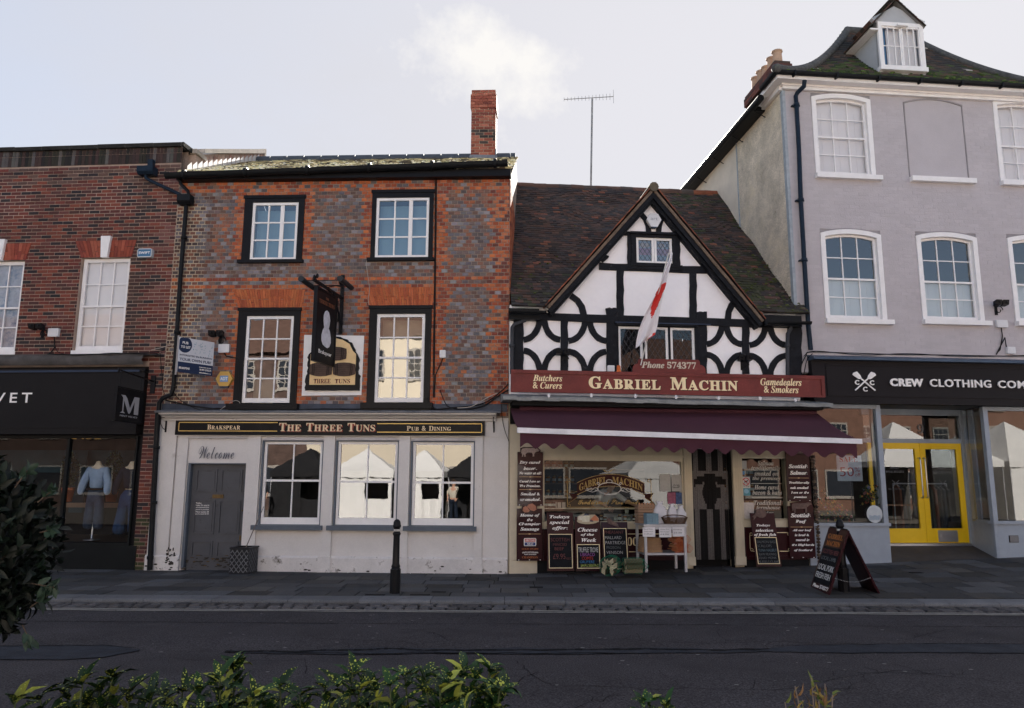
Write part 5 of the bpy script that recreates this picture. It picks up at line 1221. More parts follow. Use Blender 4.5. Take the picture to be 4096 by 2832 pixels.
timber([(500, 945), (548, 980), (578, 1025), (596, 1095)], S(44), -.028, .01, 'curved_brace'); timber([(1672, 980), (1640, 1015), (1620, 1060), (1612, 1125)], S(44), -.028, .01, 'curved_brace')
timber([(1000, 368), (1030, 405), (1048, 450), (1054, 500)], S(36), -.028, .01, 'curved_brace'); timber([(1172, 370), (1142, 405), (1128, 450), (1122, 500)], S(36), -.028, .01, 'curved_brace')
# rafters of the gable, bargeboards, gable roof
AP, FL, FR = Vector((apx[0], apx[1])), Vector((ftl[0], ftl[1])), Vector((ftr[0], ftr[1]))
def along(P0, P1, o0, o1, y0, y1, mb, mi=0, n=1, ext=0):
    d = (P1-P0).normalized(); nn = Vector((-d.y, d.x));
    if nn.y > 0: nn = -nn
    a, b = P0+nn*o0, P1+nn*o0+d*ext; c, e = P1+nn*o1+d*ext, P0+nn*o1
    # mitre at the apex
    def cut(p): return (P0.x, p.y-(p.x-P0.x)*d.y/d.x) if d.x else p
    pa = cut(a); pe = cut(e); mb.prism([pa, (b.x, b.y), (c.x, c.y), pe], y0, y1, mi)
for F_, lab in ((FL, 'left'), (FR, 'right')):
    m = MB(); along(AP, F_, .03, .085, -.26, -.20, m); but.part('bargeboard', m, mat('weathered_board', (.16,.115,.085), rough=.9, var=.45, vs=7, bump=.4, bs=40, fine=.2, grime=((.05,.045,.04), 7, .58, .1)))
    m = MB(); along(AP, F_, .085, .17, -.23, -.14, m, ext=.04); but.part('barge_timber', m, mBlackW)
    m = MB(); along(AP, F_, .14, .222, -.16, .01, m, ext=.05); but.part('rafter', m, mBlackW)
mTile = mat('clay_tile', attr=True)
TPAL = [(.072,.048,.040), (.054,.039,.034), (.085,.052,.042), (.040,.033,.032), (.10,.056,.043), (.05,.043,.043), (.064,.046,.042)]
def tcol(c, s, row, rr):
    n_ = noise.noise(Vector((c*.7, s*.7, 9)))
    if c > 4.0 and rr.random() < .24+n_*.8: return pick(rr, [(.045,.048,.024), (.055,.06,.028), (.036,.038,.025)])
    if rr.random() < .025: return pick(rr, [(.20,.08,.05)])
    if s < 1.4 and rr.random() < .45: return pick(rr, [(.04,.036,.03), (.05,.05,.03), (.035,.03,.03)])
    return pick(rr, TPAL, .2)
# main roof
e0 = Vector((0.02, -.22, TE+.02)); rs = Vector((0, RY+.22, RZ-TE-.02)); ln = rs.length; rs.normalize(); wd = CU+.18
m = MB(); AP_, FL_, FR_ = apx, ftl, ftr
def outg(c, s):
    u, z = .02+c, e0.z+rs.z*s; F_ = FL_ if u < AP_[0] else FR_; return z > AP_[1]+(F_[1]-AP_[1])*(u-AP_[0])/(F_[0]-AP_[0])-.10 or not FL_[0] < u < FR_[0]
tiles(m, e0, (1, 0, 0), rs, wd, ln, .165, .1, tcol, seed=12, wav=.022, keep=outg)
qd = Vector((0, 0, -.02)); apz = Vector((AP_[0], e0.y+(rs.y/rs.z)*(AP_[1]-e0.z), AP_[1])); fa, fb = Vector((FL_[0], e0.y, e0.z)), Vector((FR_[0], e0.y, e0.z))
for pl_ in ([e0, fa, apz, e0+Vector((AP_[0], 0, 0))+rs*ln, e0+rs*ln], [fb, e0+Vector((wd, 0, 0)), e0+Vector((wd, 0, 0))+rs*ln, e0+Vector((AP_[0], 0, 0))+rs*ln, apz]): m.face([p+qd for p in pl_], 1)
m.face([(0, RY, RZ), (CU, RY, RZ), (CU, 8.2, TE), (0, 8.2, TE)][::-1], 1)
tr = but.part('roof', m, [mTile, mDark])
m = MB(); x = 0
while x < CU-.02:
    x1 = min(x+.33, CU-.02); m.tube([(x, RY, RZ-.05+rnd.uniform(-.01, .01)), (x1, RY, RZ-.05)], .115, 10, 0, pick(rnd, [(.12,.07,.055), (.16,.09,.07), (.09,.07,.06)] if x1 < CU-.6 else [(.24,.08,.045)])); x = x1
but.part('ridge_tiles', m, mTile, tr)
m = MB()                                              # moss and lichen lumps
for i in range(420):
    c = rnd.uniform(.1, wd-.1) if rnd.random() < .4 else wd-abs(rnd.gauss(0, 1.2)); s = abs(rnd.gauss(0, 1.3)) if rnd.random() < .7 else rnd.uniform(0, ln)
    if 0 < c < wd and s < ln and outg(c, s):
        q = e0+Vector((c, 0, 0))+rs*s; r_ = rnd.uniform(.012, .03); m.ball((q.x, q.y-.015, q.z+.025), r_*1.5, r_, r_*.6, 6, 0, pick(rnd, [(.07,.09,.025), (.10,.12,.03), (.16,.15,.12), (.05,.06,.03)]), .5)
but.part('moss', m, mTile, tr, kind='stuff')
# gable roof slopes
m = MB(); RG = RY-.25
for F_, sg in ((FL, -1), (FR, 1)):
    d = (F_-AP); L_ = d.length; d = d/L_; dv = Vector((d.x, 0, d.y))
    o = Vector((AP.x, -.28, AP.y)); ycol = lambda c, s, row, rr: pick(rr, [(.30,.10,.055), (.26,.085,.05), (.20,.07,.045), (.12,.055,.04)] if (c < .2 or c > 3.6) else TPAL)
    base = Vector((F_.x, -.28, F_.y))
    if sg < 0: tiles(m, base+Vector((0, 4.3, 0)), (0, -1, 0), -dv, 4.3, L_+.02, .165, .1, ycol, seed=14, keep=lambda c, s: True, wav=.008)
    else: tiles(m, base, (0, 1, 0), -dv, 4.3, L_+.02, .165, .1, ycol, seed=15, wav=.008)
    m.idx([tuple(o), tuple(base), tuple(base+Vector((0, 4.3, 0))), tuple(o+Vector((0, 4.3, 0)))], [(0,1,2,3)], 1)
but.part('gable_roof', m, [mTile, mDark])
m = MB(); y = -.30
while y < 4.0: m.tube([(AP.x, y, AP.y-.05), (AP.x, y+.31, AP.y-.05)], .10, 10, 0, pick(rnd, [(.13,.10,.07), (.17,.11,.08)])); y += .32
but.part('gable_ridge', m, mTile)
# gable and first-floor windows
def leaded(rect, y, cols, nm='casement_window', tint=None, fr=.05, gm=None):
    a, b, c, d = rect; m = MB(); m.box(a, b, y, y+.05, d-fr, d); m.box(a, b, y, y+.05, c, c+fr*1.2); m.box(a, a+fr, y, y+.05, c+fr*1.2, d-fr); m.box(b-fr, b, y, y+.05, c+fr*1.2, d-fr)
    o = but.part(nm, m, mTrim); g = MB(); i0, i1, j0, j1 = a+fr, b-fr, c+fr*1.2, d-fr; g.face([(i0,y+.03,j0),(i1,y+.03,j0),(i1,y+.03,j1),(i0,y+.03,j1)]); but.part('pane', g, gm or mGlassOld, o)
    L_ = MB(); w_ = (i1-i0)/cols; h_ = w_*1.55; t = .0045
    for sg in (1, -1):
        k = -30
        while k < 40:
            x0 = i0+k*w_; k += 1; p = (x0, j0); q = (x0+sg*(j1-j0)/h_*w_, j1); dx = q[0]-p[0]; t0, t1 = 0.0, 1.0
            for lim, s in ((i0, 1), (i1, -1)):
                tt = (lim-p[0])/dx
                if dx*s > 0: t0 = max(t0, tt)
                else: t1 = min(t1, tt)
            if t1-t0 > .01: L_.strip([(p[0]+dx*t0, j0+(j1-j0)*t0), (p[0]+dx*t1, j0+(j1-j0)*t1)], t*2, y+.022, y+.028)
    but.part('lead_lattice', L_, mat('lead_came', (.06,.06,.065), rough=.5), o); return o
def bframe(h, t=.09, y=-.05, sill=True):
    m = MB(); a, b, c, d = h; m.box(a-t, a, y, .1, c, d); m.box(b, b+t, y, .1, c, d); m.box(a-t, b+t, y, .1, d, d+t*.6); m.box(a-t-.03, b+t+.03, y-.05, .02, d+t*.6, d+t*.6+.045)
    m.box(a-t-.03, b+t+.03, y-.03, .1, c-t*.7, c); but.part('window_frame', m, mBlackW)
bframe(gw, .10)
mm = (gw[0]+gw[1])/2
leaded((gw[0]+.01, mm-.004, gw[2], gw[3]), -.01, 3, fr=.048); leaded((mm+.004, gw[1]-.01, gw[2], gw[3]), -.01, 3, fr=.048)
m = MB()
for k, (a, b) in enumerate(((gw[0]+.05, mm-.05), (mm+.05, gw[1]-.05))):
    z0, z1 = gw[2]+.05, gw[3]-.05; h_ = z1-z0
    m.box(a, b, .06, .07, z0, z0+h_*.34, 0); m.box(a, b, .06, .07, z0+h_*.34, z0+h_*.66, 1); m.box(a, b, .06, .07, z0+h_*.66, z1, 0); m.prism(ell((a+b)/2-.02, z0+h_*.80, .07, h_*.13, 14), .054, .062, 2); m.prism(ell((a+b)/2+.07, z0+h_*.80, .05, h_*.11, 14), .052, .06, 2) if k == 0 else None
but.part('stained_panel', m, [mat('grey_stained', (.24,.25,.29), rough=.5, var=.2, vs=9), mat('pink_stained', (.36,.16,.22), rough=.5, var=.15), mat('amber_stained', (.42,.28,.22), rough=.5, var=.4, vs=40)])
c3 = [T.r(X(838), Y_(1165), X(1012), Y_(1485)), T.r(X(1025), Y_(1165), X(1193), Y_(1485)), T.r(X(1208), Y_(1168), X(1380), Y_(1485))]
bframe((c3[0][0], c3[2][1], c3[0][2], c3[0][3]), .03)
for q in c3: leaded((q[0], q[1], cw[2]-.2, cw[3]-.01), -.012, 3.5, fr=.05, gm=mGlassBut)
m = MB(); m.box(c3[0][1], c3[1][0], -.03, .1, cw[2]-.2, cw[3]); m.box(c3[1][1], c3[2][0], -.03, .1, cw[2]-.2, cw[3]); but.part('mullion', m, mBlackW)
m = MB(); m.box(TP(790, 1)[0], TP(1440, 1)[0], -.11, -.02, TP(1100, 1150)[1], TP(1100, 1143)[1]); but.part('drip_board', m, mat('dark_blue_trim'))
# gutters and downpipes
for (x0, y0), (x1, y1) in (((62, 1058), (328, 1066)), ((1892, 1140), (2205, 1140))):
    m = MB()
    a = T.p(X(x0), Y_(y0), -.3); b = T.p(X(x1), Y_(y1), -.3)
    for k in range(8):
        t0, t1 = math.pi+math.pi*k/8, math.pi+math.pi*(k+1)/8; c_, s_ = .062, .062
        m.face([(a[0], -.3+c_*math.cos(t0), a[1]+s_*math.sin(t0)+.03), (b[0], -.3+c_*math.cos(t0), b[1]+s_*math.sin(t0)+.03), (b[0], -.3+c_*math.cos(t1), b[1]+s_*math.sin(t1)+.03), (a[0], -.3+c_*math.cos(t1), a[1]+s_*math.sin(t1)+.03)], sm=True)
    m.box(min(a[0], b[0])+.02, max(a[0], b[0])-.12, -.16, .02, TE-.25, TE-.02)
    but.part('gutter', m, mPipe)
for pts in (((205, 1080), (185, 1100), (180, 1118), (100, 1150), (86, 1172), (84, 1300), (84, 1500)), ((2060, 1150), (2062, 1180), (2040, 1215), (2038, 1300), (2040, 1510))):
    m = MB(); q = [T.p(X(x), Y_(y), -.12) for x, y in pts]; m.tube([(a, -.12, b) for a, b in q], .038, 10); m.lathe([(.048, -.03), (.052, -.03), (.052, .03), (.048, .03)], (q[-2][0], -.12, q[-2][1]), 12); but.part('downpipe', m, mat('grey_black_pipe', (.045,.048,.056), rough=.45, var=.2))
# lead canopy between sign and awning
lz0 = T.p(2030, 1592, -.62)[1]; lz1 = T.p(3330, 1622, -.62)[1]; lu0 = T.p(2012, 1590, -.62)[0]; lu1 = T.p(3334, 1620, -.62)[0]
def lz(u): return lz0+(lz1-lz0)*(u-lu0)/(lu1-lu0)
m = MB(); n = 24
for i in range(n):
    a, b = lu0+(lu1-lu0)*i/n, lu0+(lu1-lu0)*(i+1)/n; d1 = rnd.uniform(-.008, .008); za, zb = lz(a), lz(b)
    m.hexa([(a,-.62,za-.035+d1),(b,-.62,zb-.035+d1),(b,.05,zb-.035),(a,.05,za-.035),(a,-.62,za+.035+d1),(b,-.62,zb+.035+d1),(b,.05,zb+.16),(a,.05,za+.16)])
but.part('lead_canopy', m, mat('mossy_lead', (.23,.24,.24), rough=.6, metal=.1, var=.35, vs=4, bump=.3, bs=14, grime=((.09,.11,.05), 3.2, .60, .1)))
m = MB()
for px, py in ((2195, 1582), (2365, 1582), (2541, 1584), (2704, 1588), (2874, 1592), (3040, 1594), (3181, 1600)):
    u, z = T.p(px, py, -.64); m.prism(ell(u, z, .028, .04, 10), -.655, -.64)
but.part('fixing_tab', m, mPlas)
m = MB(); m.box(.02, lu1-.15, -.50, .0, awz-.0, lz0-.04); m.box(.02, CU, -.05, .0, awz-.32, awz); but.part('canopy_box', m, mat('grimy_black', (.012,.012,.013), rough=.8))
# shop front joinery
m = MB(); fz1 = T.p(2500, 1780)[1]; ubL, ubR = .02, CU-.05
pl = [(T.p(2736, 2000)[0], T.p(2768, 2000)[0]), (T.p(2932, 2000)[0], T.p(2967, 2000)[0])]
for a, b in pl:
    m.box(a, b, -.06, .06, .14, awz-.1)
    for k in range(4): x = a+(b-a)*(k+.5)/4; m.box(x-.010, x+.010, -.072, -.06, .3, awz-.2)
    m.box(a-.02, b+.01, -.08, .0, .14, .30)
a0 = sw[0]; m.box(ubL, a0, -.01, .06, -.0, awz-.1)
m.box(a0, sw[1]+.02, -.02, .06, sw[2]-.11, sw[2]); m.box(a0-.04, sw[1]+.0, -.06, .05, sw[2]-.02, sw[2]+.015); m.box(a0-.0, sw[1], -.03, .06, sw[3], awz-.3)
m.box(s2w[0]-.02, s2w[1]+.02, -.02, .06, s2w[2]-.13, s2w[2]); m.box(s2w[0]-.02, s2w[1]+.02, -.03, .06, s2w[3], awz-.3); m.box(s2w[1], CU-.02, -.01, .06, .3, awz-.3)
for a, b in ((sw[0]+.02, sw[1]-.02), (s2w[0], s2w[1])):
    x = a
    zf0, zf1 = sw[3]+.07, sw[3]+.24
    while x < b: m.box(x, x+.014, -.042, -.03, zf0, zf1); x += .028
    m.box(a-.03, b+.03, -.07, -.03, sw[3]+.035, sw[3]+.06)
z = .1
while z < awz-.3:                                      # horizontal boards at the left margin
    m.box(ubL, T.p(2072, 2000)[0]+.1, -.022, -.01, z+.006, z+.14); z += .15
but.part('joinery', m, mCream)
m = MB(); t = .04
for h in (sw, s2w):
    m.box(h[0], h[0]+t*.6, -.0, .08, h[2]+.015, h[3]-t); m.box(h[1]-t*.6, h[1], -.0, .08, h[2]+.015, h[3]-t); m.box(h[0], h[1], -.0, .08, h[3]-t, h[3]); m.box(h[0], h[1], .0, .08, h[2]+.015, h[2]+.03)
but.part('shop_window_frame', m, mCream)
for h, nm in ((sw, 0), (s2w, 1)):
    g = MB(); g.face([(h[0]+.024,.05,h[2]+.03),(h[1]-.024,.05,h[2]+.03),(h[1]-.024,.05,h[3]-t),(h[0]+.024,.05,h[3]-t)]); but.part('shop_window_pane', g, mGlassBut)
m = MB(); zt1 = sw[2]-.115; zt2 = s2w[2]-.135
m.box(a0-.1, sw[1]+.0, -.03, .05, .24, zt1); m.box(s2w[0]-.0, CU-.05, -.03, .05, .24, zt2)
for a, b, z1 in ((a0, a0+1.0, zt1), (a0+1.04, sw[1]-.02, zt1), (s2w[0]+.02, s2w[1]+.02, zt2)):
    m.box(a, b, -.045, -.03, z1-.05, z1-.01); m.box(a, b, -.045, -.03, .25, .31); m.box(a, a+.05, -.045, -.03, .31, z1-.05); m.box(b-.05, b, -.045, -.03, .31, z1-.05)
but.part('stall_riser', m, mMaroon)
m = MB(); m.box(a0-.12, sw[1]+.02, -.02, .05, -.1, .24); m.box(s2w[0]-.0, CU-.02, -.02, .05, -.1, .24); but.part('plinth', m, mat('grimy_black'))
m = MB()
for a, b, z1 in ((s2w[0]+.10, s2w[1]-.02, zt2-.10), (a0+1.16, sw[1]-.12, zt1-.09)):
    k = .006; z0 = .40; m.box(a+.05, b-.05, -.036, -.032, z1-k, z1+k); m.box(a+.05, b-.05, -.036, -.032, z0-k, z0+k); m.box(a-k, a+k, -.036, -.032, z0+.05, z1-.05); m.box(b-k, b+k, -.036, -.032, z0+.05, z1-.05)
    for cx, cz in ((a+.03, z1-.03), (b-.03, z1-.03), (a+.03, z0+.03), (b-.03, z0+.03)):
        q = ell(cx, cz, .026, .026, 12); m.strip(q+[q[0]], .009, -.036, -.032)
but.part('painted_scroll', m, mCreamLet)
u, z = T.p(2530, 2166, -.04); m = MB(); text(m, '00', 'bi', onwall(-.036), u-.10, u+.10, z-.08, z+.08); but.part('painted_numbers', m, mCreamLet)
# window shelf, counter
m = MB(); m.box(sw[0]-.05, sw[1]+.05, .08, .55, sw[2]-.06, sw[2]+.012); m.box(s2w[0]-.05, s2w[1]+.05, .08, .5, s2w[2]-.06, s2w[2]+.012)
wsz = T.p(2450, 2034, .2)[1]; m.box(sw[0]-.02, sw[1]-.05, .14, .20, wsz-.012, wsz+.012, 1); but.part('window_shelf', m, [mCream, mCream])
m = MB(); m.box(sw[0]+.1, sw[1]-.3, 1.2, 1.7, .1, 1.05); but.part('counter', m, mat('counter_white', (.4,.4,.4), rough=.4))
m = MB()
for k in range(5): z = 1.35+k*.32; m.box(sw[0]-.1, sw[0]+1.2, 2.5, 2.85, z, z+.03); m.box(sw[0]+1.6, sw[1]-.1, 2.5, 2.85, z, z+.03)
for k in range(3): z = s2w[2]+.15+k*.35; m.box(s2w[0]-.05, s2w[1]+.1, .9, 1.15, z, z+.03)
but.part('wall_shelf', m, mat('dark_shelf_wood', (.10,.06,.04), rough=.6))

# ------------------------------------------------------------------ gilded window lettering
m = MB(); mr_ = MB(); mw_ = MB(); OW = onwall(.044)
q = T.r(2269, 1883, 2604, 2029, .05); ax, bx, az, bz = q; cx = (ax+bx)/2; k = .006
for a, b in (((ax+.06, az), (bx-.06, az)), ((ax, az+.06), (ax, bz-.22)), ((bx, az+.06), (bx, bz-.22))): m.strip([a, b], k*1.6, .040, .046)
bn = T.r(2308, 1905, 2578, 1955, .05)
def bend(A, B):
    t = (A-bn[0])/(bn[1]-bn[0])*2-1; return A, B-.17*t*t
def bp(n_, zz_): return [bend(bn[0]+(bn[1]-bn[0])*i/n_, zz_) for i in range(n_+1)]
zb0, zb1 = bn[3]-.19, bn[3]+.04
for zz_ in (zb0, zb1): m.strip(bp(18, zz_), k*1.6, .040, .045)
tp, bt = bp(18, zb1-.01), bp(18, zb0+.01)
for i in range(18): mr_.face([(bt[i][0],.047,bt[i][1]),(bt[i+1][0],.047,bt[i+1][1]),(tp[i+1][0],.047,tp[i+1][1]),(tp[i][0],.047,tp[i][1])])
for sg in (-1, 1):
    e = bn[0] if sg < 0 else bn[1]; b0 = bend(e, zb0)[1]
    mr_.prism([(e, b0+.02), (e+sg*.0, b0-.05), (e+sg*.17, b0-.16), (e+sg*.10, b0-.06), (e+sg*.18, b0+.03)][::-sg], .046, .050); m.strip([(e, b0-.05), (e+sg*.17, b0-.16), (e+sg*.10, b0-.06), (e+sg*.18, b0+.03), (e, b0+.06)], .007, .040, .046)
for s_, f0, f1 in (('GABRIEL', .03, .44), ('MACHIN', .52, .97)):
    text(m, s_, 'b', OW, bn[0]+(bn[1]-bn[0])*f0, bn[0]+(bn[1]-bn[0])*f1, zb0+.045, zb1-.045, bold=.01, warp=bend)
ov = (cx, az+.36)
for r_ in (.23,): p = ell(ov[0], ov[1], r_, .115, 30); mw_.strip(p+[p[0]], .016, .040, .045)
for sg in (-1, 1):
    for j, (rx, ry, ox) in enumerate(((.05, .04, .27), (.035, .03, .36), (.025, .02, .43), (.03, .03, .22))):
        p = [(ov[0]+sg*(ox+rx*math.cos(a)*(1-a/9)), ov[1]+(-.02 if j < 3 else .09)+ry*math.sin(a)*(1-a/9)) for a in [i*.5 for i in range(13)]]; mw_.strip(p, .012, .040, .045)
    mw_.strip([(ov[0]+sg*.22, ov[1]-.04), (ov[0]+sg*.34, ov[1]-.07), (ov[0]+sg*.48, ov[1]-.03)], .010, .040, .045)
p = [(ov[0]+.06*math.cos(a*.6), ov[1]+.14+.03*math.sin(a*.6)) for a in range(12)]; mw_.strip(p, .012, .040, .045)
text(m, 'Traditional Fine Foods', 's', OW, T.p(2312, 2010, .05)[0], T.p(2560, 2010, .05)[0], T.p(2430, 2018, .05)[1], T.p(2430, 1999, .05)[1], bold=.02)
for cx_, cz_ in ((ax+.03, az+.03), (bx-.03, az+.03), (ax+.03, bz-.19), (bx-.03, bz-.19)):
    p = ell(cx_, cz_, .03, .03, 12); m.strip(p+[p[0]], .009, .040, .045)
p = [(cx+.12*math.cos(i*.45)*1, bz+.0+.03*math.sin(i*1.1)) for i in range(15)]; m.strip(p, .008, .040, .045)
but.part('gilded_lettering', m, mat('aged_gilding', (.36,.25,.09), rough=.45, metal=.2)); but.part('banner', mr_, mat('dark_red_banner', (.035,.007,.007), rough=.5)); but.part('white_scrollwork', mw_, mat('silver_white', (.55,.55,.56), rough=.5))
m = MB(); zz = s2w[3]-.10; ux0, ux1 = T.p(3005, 1950, .05)[0], T.p(3128, 1950, .05)[0]; cc = (ux0+ux1)/2; W2 = ux1-ux0
for s_, py, w_ in (('Salmon', 1853, .52), ('traditionally', 1873, .95), ('smoked on', 1894, .78), ('the premises', 1915, .90), ('Home cured', 1949, .82), ('bacon & ham', 1970, .95), ('Traditional', 2011, .90), ('farmhouse', 2032, .80), ('pies', 2054, .35)):
    z = T.p(3060, py, .05)[1]; text(m, s_, 'bi', OW, cc-w_*W2/2, cc+w_*W2/2, z-.045, z+.048, bold=.012)
for py in (1934, 1990): z = T.p(3060, py, .05)[1]; m.box(ux0, ux1, .040, .046, z-.005, z+.005)
but.part('window_lettering', m, mat('pale_window_lettering', (.48,.46,.42), rough=.6))
def notices():
    MT = [mat('paper_grey', (.42,.42,.42), rough=.7, var=.1, vs=20), mat('notice_blue', (.10,.26,.50), rough=.6), mat('notice_white', (.6,.6,.6), rough=.6), mat('notice_teal', (.10,.28,.36), rough=.6), mat('notice_red_white', (.55,.50,.48), rough=.6, var=.2, vs=20), mat('leaflet_pink', (.32,.10,.16), rough=.6, var=.4, vs=14), mat('leaflet_navy', (.06,.10,.22), rough=.6, var=.6, vs=20), mat('notice_dark', (.2,.05,.04), rough=.6)]
    def n(rect, mi):
        m = MB(); q = T.r(*rect, .045); m.box(q[0], q[1], .036, .046, q[2], q[3]); but.part('window_notice', m, MT[mi]); return q
    n((2964, 1843, 2986, 1875), 0); n((2964, 1884, 2978, 1898), 1); a = n((2966, 1907, 3000, 1952), 2); n((2969, 1953, 3000, 1982), 3); n((2970, 2010, 3016, 2078), 4)
    n((2638, 1896, 2682, 1966), 0); n((2686, 1898, 2731, 1966), 0); n((2670, 1970, 2702, 2016), 5); n((2704, 1970, 2734, 2016), 6); n((2656, 1835, 2680, 1846), 7)
    m = MB(); c = ((a[0]+a[1])/2, a[3]-.095); r_ = .07; p = ell(c[0], c[1], r_, r_, 24); m.strip(p+[p[0]], .016, .032, .038); m.strip([(c[0]-.05, c[1]+.05), (c[0]+.05, c[1]-.05)], .013, .032, .038); but.part('prohibition_ring', m, mat('sign_red', (.50,.02,.03), rough=.5))
    m = MB(); text(m, 'No dogs', '', onwall(.034), a[0]+.02, a[1]-.02, a[2]+.015, a[2]+.055); m.box(c[0]-.03, c[0]+.025, .034, .037, c[1]-.015, c[1]+.012); m.box(c[0]+.015, c[0]+.04, .034, .037, c[1]+.005, c[1]+.03); m.box(c[0]-.03, c[0]-.018, .034, .037, c[1]-.04, c[1]); m.box(c[0]+.01, c[0]+.02, .034, .037, c[1]-.04, c[1])
    q = T.r(2690, 1938, 2727, 1958, .045); text(m, '£2.20', 'b', onwall(.034), q[0], q[1]-.05, q[2]+.03, q[3]); but.part('notice_print', m, mat('print_black', (.03,.03,.03), rough=.6))
    m = MB(); r = ell((T.p(2985, 1965, .04)[0]), T.p(2985, 1965, .04)[1], .05, .045, 12); m.prism(r, .030, .035); but.part('heart_sticker', m, mat('sticker_sky', (.25,.45,.60), rough=.5))
notices()

# ------------------------------------------------------------------ chain curtain in the doorway
dj = MB(); dj.box(dw[0], dw[0]+.03, .0, .12, 0, dw[3]); dj.box(dw[1]-.03, dw[1], .0, .12, 0, dw[3]); dj.box(dw[0], dw[1], .0, .2, dw[3]-.02, dw[3]+.02); but.part('door_frame', dj, mat('grimy_black'))
def chain_curtain():
    t = Thing('chain_curtain', 'silver and black chain fly curtain with a dark bull head pattern in the butcher doorway', 'fly curtain', T, ((dw[0]+dw[1])/2, .1, .1))
    a, b = dw[0]+.035, dw[1]-.035; z1 = dw[3]-.03; z0 = T.p(2850, 2238, .1)[1]; n = 46; H_ = z1-z0; ms, mk = MB(), MB()
    def silver(i, f):       # f: 0 top, 1 bottom
        x = (i+.5)/n*2-1; st = (abs(x+.72) < .13) or (abs(x+.03) < .15 and f < .30) or (abs(x+.05) < .15 and f > .55) or (abs(x-.60) < .13)
        if .20 < f < .55:
            head = ((x+.0)/.42)**2+((f-.40)/.13)**2 < 1 or abs(f-.255-.06*abs(x)) < .035 and abs(x) < .85 or (abs(x-.35) < .22 and .36 < f < .46)
            return not head and not (f > .5 and abs(x) < .2)
        return st
    rows = 40
    for i in range(n):
        u = a+(b-a)*(i+.5)/n; dy = rnd.uniform(-.012, .012); run = None; off = rnd.uniform(-.01, .01)
        for j in range(rows+1):
            s_ = silver(i, (j+.5)/rows) if j < rows else None
            if s_ != run:
                if run is not None:
                    zA, zB = z1-H_*st_/rows, z1-H_*j/rows; mb = ms if run else mk; mb.box(u-.0052, u+.0052, .10+dy, .106+dy, zB, zA)
                    if run:
                        zz_ = zB
                        while zz_ < zA-.012: mb.box(u-.0095, u+.0095, .096+dy, .101+dy, zz_, zz_+.011); zz_ += .022
                run = s_; st_ = j
    t.part('silver_chains', ms, mat('anodised_silver', (.13,.12,.12), rough=.45, metal=.3, var=.35, vs=40)); t.part('black_chains', mk, mat('anodised_black', (.012,.011,.012), rough=.5))
    m = MB(); m.box(a-.02, b+.02, .09, .12, z1, z1+.03); t.part('rail', m, mAlu)
    m = MB(); m.box(a, b, .3, .31, .1, z1); but.part('door_recess', m, mat('grimy_black'))
chain_curtain()
# maroon awning
def awning():
    uL, zL = T.p(2069, 1721, -1.75); uR, zR = T.p(3445, 1766, -1.75); tl, tz = T.p(2076, 1648, -.30); tr_, tz2 = T.p(3262, 1640, -.30)
    t = Thing('shop_awning', 'maroon canvas awning with white front bar and scalloped valance over the butcher shop', 'awning', T, ((uL+uR)/2, -.3, zL))
    fv = -1.75; zb = lambda u: zL+(zR-zL)*(u-uL)/(uR-uL); n = 48; ztop = awz-.04
    m = MB(); mC = mat('maroon_canvas', (.066,.020,.032), rough=.85, var=.16, vs=1.3, bump=.2, bs=80, fine=.08, grime=((.10,.05,.07), 1.6, .62, .2))
    vs = []; J = 8
    tl2, tr2 = uL+.02, uR-.10
    for j in range(J+1):
        f = j/J
        for i in range(n+1):
            s_ = i/n; u = (tl2+(uR-.02-tl2)*s_) if True else 0; z = ztop+(zb(u)+.02-ztop)*f-.05*math.sin(math.pi*f)-.008*math.sin(s_*40)*f; vs.append((u, -.25+(fv+.25)*f, z))
    m.idx(vs, [(j*(n+1)+i, (j+1)*(n+1)+i, (j+1)*(n+1)+i+1, j*(n+1)+i+1) for j in range(J) for i in range(n)], 0, None, True); t.part('canopy', m, mC)
    m = MB(); m.hexa([(uL,fv-.04,zL-.045),(uR,fv-.04,zR-.045),(uR,fv+.05,zR-.045),(uL,fv+.05,zL-.045),(uL,fv-.04,zL+.045),(uR,fv-.04,zR+.045),(uR,fv+.05,zR+.045),(uL,fv+.05,zL+.045)]); t.part('front_bar', m, mat('white_metal_bar', (.74,.74,.78), rough=.4))
    m = MB(); n = 230; vs = []; per = .305
    a0_, b0_ = uL+.05, uR-.08
    for i in range(n+1):
        u = a0_+(b0_-a0_)*i/n; y = fv+.01+.012*math.sin(u*7.3); h = .215+.045*math.cos(2*math.pi*(u-a0_)/per+math.pi*.2); vs += [(u, y, zb(u)-.04), (u, y-.012*math.sin(u*9), zb(u)-.04-h)]
    m.idx(vs, [(2*i, 2*i+1, 2*i+3, 2*i+2) for i in range(n)], 0, None, True); t.part('valance', m, mC)
    for s_ in (.12, .5, .9):
        u = uL+(uR-uL)*s_; m = MB(); m.tube([(u-.3, -.3, ztop-.16), (u+.25, -.95, ztop-.42), (u, fv+.05, zb(u)-.02)], .02, 6); t.part('folding_arm', m, mAlu)
    m = MB(); m.tube([(lu0+.35, -.28, ztop), (lu1-.2, -.28, ztop)], .05, 12); t.part('roller', m, mC)
awning()
